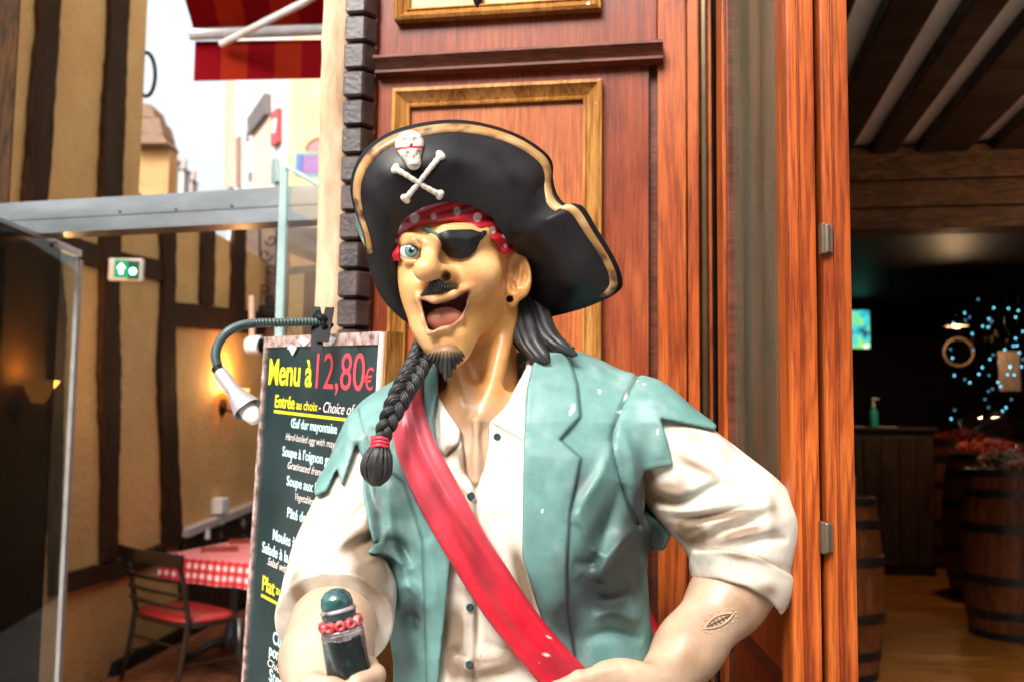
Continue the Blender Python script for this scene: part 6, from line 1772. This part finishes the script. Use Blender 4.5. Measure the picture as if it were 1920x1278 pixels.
# the braid: three bundles of strands plaited round a centre line
bc = spline([S(806, 622, -.01), S(797, 650, .012), S(780, 690, .045), S(757, 730, .075), S(737, 770, .088), S(722, 805, .090), S(714, 830, .088)], 26)
bc = np.array(bc); NB = len(bc)
sarc = np.concatenate([[0], np.cumsum(np.linalg.norm(np.diff(bc, axis=0), axis=1))]); 
tang = np.gradient(bc, axis=0); tang /= np.linalg.norm(tang, axis=1)[:, None]
view = bc - CAM; view /= np.linalg.norm(view, axis=1)[:, None]
side = np.cross(tang, view); side /= np.linalg.norm(side, axis=1)[:, None]
frnt = np.cross(side, tang)
wid = np.interp(sarc / sarc[-1], [0, .2, .7, 1], [.0105, .0125, .0112, .0075])
for k in range(3):
    ph = sarc / 0.048 * 2 * math.pi + k * 2 * math.pi / 3
    cx = np.sin(ph) * wid * 0.85; cz = np.sin(2 * ph) * wid * 0.45
    mid_ = bc + side * cx[:, None] - frnt * cz[:, None]
    tg = np.gradient(mid_, axis=0); tg /= np.linalg.norm(tg, axis=1)[:, None]
    s2 = np.cross(tg, view); s2 /= np.linalg.norm(s2, axis=1)[:, None]; f2 = np.cross(s2, tg)
    mb = MB()
    for j in range(9):
        a_ = 2 * math.pi * j / 9
        mb.tube(mid_ + (s2 * math.cos(a_) + f2 * math.sin(a_) * .8) * (wid * .42)[:, None], wid * .20, 6)
    mb.tube(mid_, wid * .46, 8)
    o = mb.build('braid_strand', RHAIR, pir, smooth=True)
    me = o.data; Vw = np.empty(len(me.vertices) * 3, f32); me.vertices.foreach_get('co', Vw); Vw = Vw.reshape(-1, 3) + np.array(pir.location, f32); paint(me, hair_paint(Vw))
mb = MB()
e0 = S(713, 828, .088); e1 = S(706, 870, .088); e2 = S(705, 908, .082)
for j in range(16):
    a_ = 2 * math.pi * j / 16
    off = np.array([math.cos(a_), math.sin(a_) * .7, 0.0])
    mb.tube(spline([e0 + off * .004, e0 * .6 + e1 * .4 + off * .013, e1 + off * .0175, e1 * .4 + e2 * .6 + off * .015, e2 + off * .004], 6), [.0022] * 8 + [.0032] * 10 + [.0026] * 7, 6)
mb.tube([e0, e0 * .6 + e1 * .4, e1, e1 * .4 + e2 * .6, e2], [.004, .012, .0165, .013, .003], 10)
o = mb.build('braid_tassel', RHAIR, pir, smooth=True)
me = o.data; Vw = np.empty(len(me.vertices) * 3, f32); me.vertices.foreach_get('co', Vw); Vw = Vw.reshape(-1, 3) + np.array(pir.location, f32); paint(me, hair_paint(Vw))
mb = MB()
for q in (-.0045, 0, .0045):
    mb.tube([e0 + np.array([.0105 * math.cos(a_), .009 * math.sin(a_), q + .001 * math.sin(3 * a_)]) for a_ in np.linspace(0, 2 * math.pi, 21)], .0026, 8, False)
mb.build('braid_tie', plain('tie_red', (0.50, 0.03, 0.05), 0.35), pir, smooth=True)

# ---------------------------------------------------------------- hat
OUT = [(785, 613, -.03), (745, 590, -.005), (712, 548, .02), (692, 490, .045), (684, 440, .06), (664, 378, .07), (660, 335, .08), (672, 300, .085), (697, 270, .09), (740, 245, .09), (800, 230, .085), (860, 226, .075), (920, 236, .06), (975, 256, .045), (1018, 284, .03), (1034, 306, .025), (1036, 335, .025), (1046, 368, .03), (1068, 388, .035), (1092, 386, .035), (1122, 432, .02), (1152, 482, .0), (1167, 522, -.015), (1160, 545, -.025), (1110, 570, -.045), (1050, 588, -.065), (1010, 596, -.085), (960, 590, -.15), (900, 585, -.19), (840, 590, -.16), (800, 605, -.09)]
INN = [(772, 530, .0), (760, 512, .02), (748, 490, .04), (742, 470, .055), (740, 452, .065), (744, 436, .072), (752, 424, .078), (764, 412, .082), (780, 402, .086), (800, 393, .088), (822, 388, .088), (845, 386, .085), (868, 389, .08), (890, 396, .072), (910, 406, .06), (922, 415, .05), (934, 426, .04), (944, 436, .03), (954, 448, .02), (963, 458, .008), (972, 470, -.006), (980, 485, -.02), (986, 500, -.03), (988, 515, -.04), (988, 530, -.055), (984, 545, -.07), (975, 555, -.085), (940, 560, -.12), (890, 560, -.14), (830, 560, -.11), (790, 548, -.04)]
NS_ = 10
def closed_spline(pts, n):
    pts = [np.array(p, float) for p in pts]; m = len(pts); out = []
    for i in range(m):
        p0, p1, p2, p3 = pts[i - 1], pts[i], pts[(i + 1) % m], pts[(i + 2) % m]
        for k in range(n):
            t_ = k / n
            out.append(0.5 * ((2 * p1) + (-p0 + p2) * t_ + (2 * p0 - 5 * p1 + 4 * p2 - p3) * t_ ** 2 + (-p0 + 3 * p1 - 3 * p2 + p3) * t_ ** 3))
    return np.array(out)
Po = closed_spline([S(*p) for p in OUT], NS_); Pi = closed_spline([S(u, v - (9 if 6 <= k <= 15 else 0), t) for k, (u, v, t) in enumerate(INN)], NS_)
NA = len(Po); NR = 26
def brim(q, off=0.0):
    """point ring at radius 0 (head) .. 1 (edge); the brim swells forward and down before it turns up"""
    base_ = Pi * (1 - q) + Po * q
    L_ = np.linalg.norm(Po - Pi, axis=1)
    vw = base_ - CAM; vw /= np.linalg.norm(vw, axis=1)[:, None]
    sw = math.sin(math.pi * min(q, 1.0)) ** 1.25 * 0.27 * (1 - 0.35 * q)
    p = base_ - vw * (L_ * sw)[:, None]
    return p
G_ = np.stack([brim(i / NR) for i in range(NR + 1)])            # (NR+1, NA, 3)
du = np.gradient(G_, axis=0); dv = np.roll(G_, -1, 1) - np.roll(G_, 1, 1)
Nn = np.cross(du, dv); Nn /= np.linalg.norm(Nn, axis=2)[..., None]
vwv = G_ - CAM
flip_ = np.sign((Nn * vwv).sum(2)).mean() > 0
Nn = -Nn if flip_ else Nn
TH = 0.012
def grid_mesh(rows_):
    """closed rings -> faces"""
    Vv = np.concatenate(rows_); n = rows_[0].shape[0]; Fq = []
    for i in range(len(rows_) - 1):
        a = np.arange(n) + i * n; b = np.roll(np.arange(n), -1) + i * n
        Fq.append(np.stack([a, b, b + n, a + n], 1))
    return Vv, np.concatenate(Fq)
edge_round = [(0.0, 1.0), (0.35, .93), (0.65, .75), (0.9, .4), (1.0, 0.0), (0.9, -.4), (0.65, -.75), (0.35, -.93)]
outdir = Po - brim(1 - 1 / NR); outdir /= np.linalg.norm(outdir, axis=1)[:, None]
rows_ = [G_[i] + Nn[i] * TH * .5 for i in range(NR)]
rows_ += [G_[NR] + Nn[NR] * TH * .5 * c_ + outdir * TH * .5 * (o_ - 1) for o_, c_ in edge_round]
rows_ += [G_[i] - Nn[i] * TH * .5 for i in range(NR, -1, -1)]
hatV, hatF = grid_mesh(rows_)
me = mesh_from(hatV, hatF, 'brim')
nb_rows = len(rows_)
ci = np.repeat(np.arange(nb_rows), NA)
col = np.tile(np.array([0.006, 0.0052, 0.0055]), (len(hatV), 1))
wn_ = vnoise(hatV, 35, 4); uu, vv = project(hatV)
gy_ = np.clip((blob(uu, vv, 950, 360, 90, 90) + blob(uu, vv, 1080, 480, 50, 60) * .6 + blob(uu, vv, 720, 400, 40, 100) * .5) * wn_ * 1.2, 0, .8)[:, None]
col = col * (1 - gy_) + np.array([0.030, 0.026, 0.028]) * gy_
bk = (ci > NR + 3)[:, None]
col = np.where(bk, np.array([[0.10, 0.27, 0.26]]), col)
paint(me, col)
hat = link('hat_brim', me, RH, pir, True)
# gilt trim band lying on the brim's face near the edge
def trim_rows():
    out = []
    for q, h in ((0.866, -.001), (0.870, .0018), (0.90, .0024), (0.936, .0022), (0.941, -.001)):
        i = q * NR; i0 = int(i); fr_ = i - i0
        Lw = np.linalg.norm(Po - Pi, axis=1)
        qq = 1 - (1 - q) * np.clip(0.16 / np.maximum(Lw, .05) , .75, 2.2)          # keep the band's width even round the edge
        ii = np.clip(qq * NR, 0, NR - 1e-3); a = ii.astype(int); f_ = (ii - a)[:, None]
        k = np.arange(NA)
        p = G_[a, k] * (1 - f_) + G_[np.minimum(a + 1, NR), k] * f_; nn = Nn[a, k] * (1 - f_) + Nn[np.minimum(a + 1, NR), k] * f_
        out.append(p + nn * (TH * .5 + h))
    return out
tv, tf = grid_mesh(trim_rows())
tf = tf[((tf[:, 0] % NA) > 3.2 * NS_) & ((tf[:, 0] % NA) < 23.3 * NS_)]; me = mesh_from(tv, tf, 'trim')
k = np.clip(vnoise(tv, 60, 2) * 1.6 - .55, 0, 1)[:, None]; k2 = np.clip(vnoise(tv, 34, 7) * vnoise(tv, 120, 9) * 5.0 - 1.45, 0, 1)[:, None]
paint(me, (np.array([[0.34, 0.17, 0.05]]) * (1 - k) + np.array([[0.56, 0.34, 0.16]]) * k) * (1 - k2) + np.array([[0.07, 0.03, 0.014]]) * k2)
link('hat_trim', me, resin('painted_gilt', 0.34, 0.2, 0.6, 0.35, (0.05, 0.03, 0.02), 0.66), hat, True)
# crown
def crown(P):
    d = ellip(P, S(846, 392, -.06), (.138, .105, .124))
    return np.maximum(d, (f32(S(880, 470)[2]) - P[:, 2]))
V, Q = mesh_sdf(crown, *bbox_pts([S(846, 392, -.06)], .16), 0.004); part('hat_crown', V, Q, RH, lambda V: np.tile(np.array([0.09, 0.24, 0.23]), (len(V), 1)), hat)
# skull and crossed bones in relief, set on the brim
def hat_pt(u, v):
    d2 = ((project(G_.reshape(-1, 3))[0] - u) ** 2 + (project(G_.reshape(-1, 3))[1] - v) ** 2)
    fr_ok = np.arange(len(d2)); k = np.argsort(d2)[:4]
    w = 1 / (d2[k] + 1e-3); w /= w.sum()
    p = (G_.reshape(-1, 3)[k] * w[:, None]).sum(0)
    y = p[1]
    return at(u, v, y) + Nn.reshape(-1, 3)[k[0]] * (TH * .5)
sk_c = hat_pt(773, 285); sk_n = Nn.reshape(-1, 3)[np.argmin(((G_.reshape(-1, 3) - sk_c) ** 2).sum(1))]
def hp(u, v, o=0.0): return hat_pt(u, v) + sk_n * o
SKP = {}
for nm, q in (('cran', (770, 280, .004)), ('jaw1', (773, 300, .005)), ('jaw2', (777, 312, .004)), ('e1', (764, 284, .0165)), ('e2', (785, 282, .0155)), ('n', (776, 293, .0150)), ('b1', (757, 276, .013)), ('b2', (790, 273, .012))): SKP[nm] = hp(*q)
ua = hp(790, 285) - hp(750, 285); ua /= np.linalg.norm(ua); ub = np.cross(sk_n, ua); QS = np.stack([ua, ub, sk_n], 1)
def skull(P):
    d = ellip(P, SKP['cran'], (.0185, .0195, .0125), QS)
    d = smin(d, cone(P, SKP['jaw1'], SKP['jaw2'], .0125, .0095), .008)
    d = smax(d, -ellip(P, SKP['e1'], (.0055, .0045, .005), QS), .002); d = smax(d, -ellip(P, SKP['e2'], (.0050, .0045, .005), QS), .002)
    d = smax(d, -ellip(P, SKP['n'], (.0022, .0035, .004), QS), .001)
    for kk in range(5):
        d = smax(d, -sph(P, hp(768 + 4.2 * kk, 309 - .6 * kk, .0125), .0016), .001)
    return smin(d, cone(P, SKP['b1'], SKP['b2'], .0022, .0022), .003)
V, Q = mesh_sdf(skull, *bbox_pts([sk_c], .036), 0.0009)
def skull_paint(V):
    u, v = project(V); c = np.tile(np.array([0.60, 0.54, 0.46]), (len(V), 1))
    for eu, ev, ru, rv in ((764, 285, 5, 4), (785, 283, 5, 4), (776, 294, 2.5, 3.5), (777, 310, 11, 2)):
        k = np.exp(-(((u - eu) / ru) ** 2 + ((v - ev) / rv) ** 2) ** 1.5)[:, None] * .8
        c = c * (1 - k) + np.array([0.05, 0.04, 0.035]) * k
    rb = (np.abs(v - (276.5 - .06 * (u - 770) - 0.006 * (u - 770) ** 2 * -1 * .5)) < 2.4)
    c[rb] = (0.45, 0.02, 0.03)
    return c
part('skull_emblem', V, Q, RS, skull_paint, hat)
for (a, b) in (((744, 321), (824, 364)), ((826, 297), (760, 371))):
    pts = [hp(a[0] + (b[0] - a[0]) * q, a[1] + (b[1] - a[1]) * q, .002) for q in np.linspace(0, 1, 9)]
    dxy = np.array([b[0] - a[0], b[1] - a[1]], float); dxy /= np.linalg.norm(dxy); pr = np.array([-dxy[1], dxy[0]])
    kn = [hp(a[0] + pr[0] * s_ * 4, a[1] + pr[1] * s_ * 4, .002) for s_ in (-1, 1)] + [hp(b[0] + pr[0] * s_ * 4, b[1] + pr[1] * s_ * 4, .002) for s_ in (-1, 1)]
    def bone(P, pts=pts, kn=kn):
        d = chain(P, [(p, .0030 + .0006 * abs(i - 4) / 4) for i, p in enumerate(pts)], .002)
        for k_ in kn: d = smin(d, sph(P, k_, .0042), .003)
        return d
    V, Q = mesh_sdf(bone, *bbox_pts(pts, .010), 0.0010); part('bone_emblem', V, Q, RS, lambda V: np.tile(np.array([0.62, 0.57, 0.48]), (len(V), 1)), hat)
# ---------------------------------------------------------------- sash across the chest
SL = [(752, 690), (731, 745), (735, 810), (748, 866), (785, 950), (845, 1055), (909, 1155), (970, 1234), (1012, 1282), (1060, 1340)]
SR = [(800, 690), (791, 735), (801, 786), (821, 836), (862, 912), (911, 1000), (957, 1072), (1002, 1140), (1047, 1196), (1097, 1250), (1150, 1310)]
sl_ = np.array(spline([(*p, 0) for p in SL], 12))[:, :2]; sr_ = np.array(spline([(*p, 0) for p in SR], 12))[:, :2]
NSL = 110
def resamp(c, n):
    s = np.concatenate([[0], np.cumsum(np.linalg.norm(np.diff(c, axis=0), axis=1))]); t = np.linspace(0, s[-1], n)
    return np.stack([np.interp(t, s, c[:, 0]), np.interp(t, s, c[:, 1])], 1)
sl_, sr_ = resamp(sl_, NSL), resamp(sr_, NSL)
NX = 22
rowsF = []
def vest_base(P):
    d = body_cloth(P); return smin(d, rarm(P) + 0.002, .03) - 0.009
cross = np.linspace(0, 1, NX)
pts_ = np.array([[sl_[i] * (1 - q) + sr_[i] * q for q in cross] for i in range(NSL)])
Ys = np.linspace(1.20, 1.55, 180)
sash_grid = np.zeros((NSL, NX, 3))
for i in range(NSL):
    for j in range(NX):
        p = front_y(vest_base, pts_[i, j, 0], pts_[i, j, 1], 1.2, 1.6, 90); sash_grid[i, j] = p
# smooth the depth so the cloth bridges the lapels
Yg = sash_grid[:, :, 1].copy()
for _ in range(14):
    Yp = np.pad(Yg, 1, mode='edge'); Yg = (Yp[:-2, 1:-1] + Yp[2:, 1:-1] + Yp[1:-1, :-2] + Yp[1:-1, 2:] + 4 * Yg) / 8
s_al = np.linspace(0, 1, NSL)[:, None]; q_ = cross[None]
rel_ = 0.013 * np.sin(np.pi * q_) ** .5 + 0.006 * np.exp(-((q_ - .72 + .12 * np.sin(7 * s_al)) / .11) ** 2) - 0.007 * np.exp(-((q_ - .36 - .1 * np.sin(5 * s_al + 1)) / .13) ** 2) * np.sin(np.pi * s_al) + .004 * np.sin(9 * s_al + 4 * q_) * np.sin(np.pi * q_)
Yg = np.minimum(Yg, sash_grid[:, :, 1] + .004) - 0.016 - rel_
front_ = np.zeros((NSL, NX, 3)); back_ = np.zeros((NSL, NX, 3))
for i in range(NSL):
    for j in range(NX):
        d = ray(pts_[i, j, 0], pts_[i, j, 1]); front_[i, j] = CAM + d * (Yg[i, j] / d[1]); back_[i, j] = CAM + d * ((sash_grid[i, j, 1] + .006) / d[1])
bm_rows = np.concatenate([front_, back_[:, ::-1]], 1)       # loop around the band
n = bm_rows.shape[1]; Vv = bm_rows.reshape(-1, 3); Fq = []
for i in range(NSL - 1):
    a = np.arange(n) + i * n; b = np.roll(np.arange(n), -1) + i * n
    Fq.append(np.stack([a, a + n, b + n, b], 1))
Fq = np.concatenate(Fq)
Vv = relax(Vv, Fq, 1, .3)
def sash_paint(V):
    u, v = project(V)
    c = np.tile(np.array([0.50, 0.006, 0.020]), (len(V), 1))
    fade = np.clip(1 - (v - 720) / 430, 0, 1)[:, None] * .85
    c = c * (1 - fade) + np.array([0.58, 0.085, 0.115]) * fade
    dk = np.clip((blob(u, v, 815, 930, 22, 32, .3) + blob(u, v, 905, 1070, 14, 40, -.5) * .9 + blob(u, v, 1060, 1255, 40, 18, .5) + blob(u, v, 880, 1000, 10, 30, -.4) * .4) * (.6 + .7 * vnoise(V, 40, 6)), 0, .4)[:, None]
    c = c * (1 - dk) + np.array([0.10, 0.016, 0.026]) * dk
    ch = ((blob(u, v, 1024, 1226, 8, 7) + .35 * vnoise(V, 160, 3)) > .75) | ((blob(u, v, 1030, 1192, 9, 4, .7) + .35 * vnoise(V, 160, 9)) > .85)
    c[ch] = (0.72, 0.62, 0.58)
    return c
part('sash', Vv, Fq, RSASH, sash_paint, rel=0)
# tail of the sash behind the hip
tp = [(1200, 1130, -.10), (1214, 1172, -.085), (1226, 1210, -.07), (1236, 1250, -.06), (1240, 1300, -.06)]
L0 = spline([S(u - 16, v, t) for u, v, t in tp], 6); L1 = spline([S(u + 14 + 6 * k, v, t) for k, (u, v, t) in enumerate(tp)], 6)
mb = MB(); bm = mb.bm; rr_ = []
for p, q in zip(L0, L1):
    rr_.append([bm.verts.new(tuple(x)) for x in (p, (p + q) / 2 + np.array([0, -.006, 0]), q, q + np.array([0, .01, 0]), p + np.array([0, .01, 0]))])
for i in range(len(rr_) - 1):
    for j in range(5): bm.faces.new((rr_[i][j], rr_[i][(j + 1) % 5], rr_[i + 1][(j + 1) % 5], rr_[i + 1][j]))
bm.faces.new(rr_[0]); bm.faces.new(rr_[-1][::-1])
o = mb.build('sash_tail', RS, pir, smooth=True); me = o.data
Vw = np.empty(len(me.vertices) * 3, f32); me.vertices.foreach_get('co', Vw); Vw = Vw.reshape(-1, 3) + np.array(pir.location, f32); paint(me, sash_paint(Vw))
# shirt buttons
for (u, v, r) in ((932, 818, .0048), (883, 929, .0052), (881, 1138, .0050), (880, 1245, .0050)):
    p = front_y(shirt_solid, u, v, 1.2, 1.55); d = ray(u, v); d /= np.linalg.norm(d)
    mb = MB(); mb.lathe(p - d * .0005, [(r, 0), (r, .0015), (r * .7, .003), (r * .55, .0022), (.0003, .0022)], 18, -d); mb.build('button', plain('button_dark', (0.02, 0.05, 0.05), 0.3), pir, angle=40)

# ---------------------------------------------------------------- weapon handle in the fist
h0 = S(664, 1300, .235); h1 = S(628, 1112, .235)
ax = h1 - h0; HL = np.linalg.norm(ax); ax /= HL
grip = empty('weapon_handle', h0, 'dark green carved weapon handle with red beads held in the fist of the pirate', 'weapon handle')
ex1 = np.cross(ax, [0, 1, 0]); ex1 /= np.linalg.norm(ex1); ey1 = np.cross(ax, ex1)
def gp_(s, a_, r): return h0 + ax * s + (ex1 * math.cos(a_) + ey1 * math.sin(a_)) * r
pxh = HL / 191.0                      # metres per photo pixel along the handle
mb = MB(); bm = mb.bm; rings = []
for i in range(60):
    s = (-.35 + 1.35 * i / 59) * (190 - 80) * pxh + 0 * pxh
    r0 = np.interp(i / 59, [0, .5, 1], [.022, .0215, .0205])
    rings.append([bm.verts.new(tuple(gp_(s, a_, r0 - .001 + .0045 * abs(math.sin(2.5 * a_ + s * 30)) ** .6))) for a_ in np.linspace(0, 2 * math.pi, 41)[:-1]])
for i in range(59):
    for k in range(40): bm.faces.new((rings[i][k], rings[i][(k + 1) % 40], rings[i + 1][(k + 1) % 40], rings[i + 1][k]))
bm.faces.new(rings[0][::-1]); bm.faces.new(rings[-1])
GM = noisy('green_black_lacquer', (0.006, 0.010, 0.010), (0.03, 0.11, 0.10), 26, 0.22, bmp=0.3, bscale=60, coat=0.4, lo=.45, hi=.75)
mb.build('spiral_grip', GM, grip, smooth=True)
sb_ = (190 - 84) * pxh
SV = noisy('worn_silver', (0.10, 0.08, 0.08), (0.55, 0.48, 0.48), 70, 0.3, bmp=0.5, bscale=120, metallic=0.4)
mb = MB(); mb.lathe(h0, [(.0205, sb_ - .002), (.0232, sb_), (.0238, sb_ + .006), (.0228, sb_ + .007), (.0232, sb_ + .009), (.0225, sb_ + .0105), (.018, sb_ + .011)], 36, ax); mb.build('collar', SV, grip, angle=40)
sc_ = sb_ + .0105
RB = noisy('bead_red', (0.42, 0.012, 0.02), (0.62, 0.22, 0.22), 60, 0.25, bmp=0)
for k in range(11):
    a_ = 2 * math.pi * k / 11
    mb = MB(); c = gp_(sc_ + .0055, a_, .0185)
    rd = (ex1 * math.cos(a_) + ey1 * math.sin(a_))
    mb.lathe(c, [(.0005, -.0045), (.0058, -.003), (.0066, .001), (.0052, .005), (.0028, .006), (.0022, .003), (.0004, .003)], 14, rd); mb.build('bead', RB, grip, smooth=True)
st_ = sc_ + .0105
mb = MB(); mb.lathe(h0, [(.0165, sc_), (.0165, st_), (.0185, st_ + .001), (.0190, st_ + .007), (.0180, st_ + .008)], 32, ax); mb.build('neck', GM, grip, angle=40)
mb = MB(); mb.lathe(h0, [(.0175, st_ + .007), (.0200, st_ + .0085), (.0200, st_ + .0105), (.0175, st_ + .0125)], 32, ax); mb.build('ring', SV, grip, smooth=True)
mb = MB(); mb.lathe(h0, [(.0175, st_ + .012), (.0180, st_ + .017), (.0162, st_ + .025), (.0110, st_ + .031), (.0045, st_ + .0335), (.0005, st_ + .034)], 32, ax); mb.build('pommel', noisy('pommel_lacquer', (0.006, 0.012, 0.012), (0.03, 0.14, 0.13), 40, 0.15, bmp=0.4, bscale=60, coat=0.6, lo=.4, hi=.7), grip, smooth=True)

# ---------------------------------------------------------------- lower body down to the pavement
def breech(P):
    hz = f32(S(900, 1330)[2])
    d = ellip(P, (base_c[0] + .02, YC, hz - .08), (.172, .125, .16))
    for s_ in (-1, 1):
        hx = base_c[0] + .02 + s_ * .085
        d = smin(d, chain(P, [((hx, YC, hz - .14), .095), ((hx + s_ * .02, YC - .02, .58), .072), ((hx + s_ * .025, YC, .50), .066)], .03), .03)
    return smax(d, P[:, 2] - f32(S(900, 1268)[2]), .01)
V, Q = mesh_sdf(breech, (base_c[0] - .30, YC - .2, .40), (base_c[0] + .34, YC + .2, S(900, 1255)[2]), 0.006)
part('breeches', V, Q, RS, lambda V: np.tile(np.array([0.16, 0.012, 0.018]), (len(V), 1)))
for s_ in (-1, 1):
    hx = base_c[0] + .02 + s_ * .11
    def boot(P, hx=hx, s_=s_):
        d = cone(P, (hx, YC, .52), (hx + s_ * .01, YC + .01, .10), .068, .050)
        d = smin(d, cone(P, (hx, YC, .53), (hx, YC, .47), .080, .076), .01)
        d = smin(d, cone(P, (hx + s_ * .01, YC + .02, .055), (hx + s_ * .05, YC - .16, .040), .052, .042), .03)
        return smax(d, .012 - P[:, 2], .004)
    V, Q = mesh_sdf(boot, (hx - .15, YC - .27, 0.0), (hx + .16, YC + .12, .66), 0.005)
    part('boot', V, Q, RH, lambda V: np.tile(np.array([0.02, 0.015, 0.012]), (len(V), 1)))
mb = MB(); mb.lathe((base_c[0] + .02, YC - .02, 0.0), [(.30, 0), (.30, .008), (.29, .013)], 40); mb.build('plinth', M['quoin'], pir, angle=40)
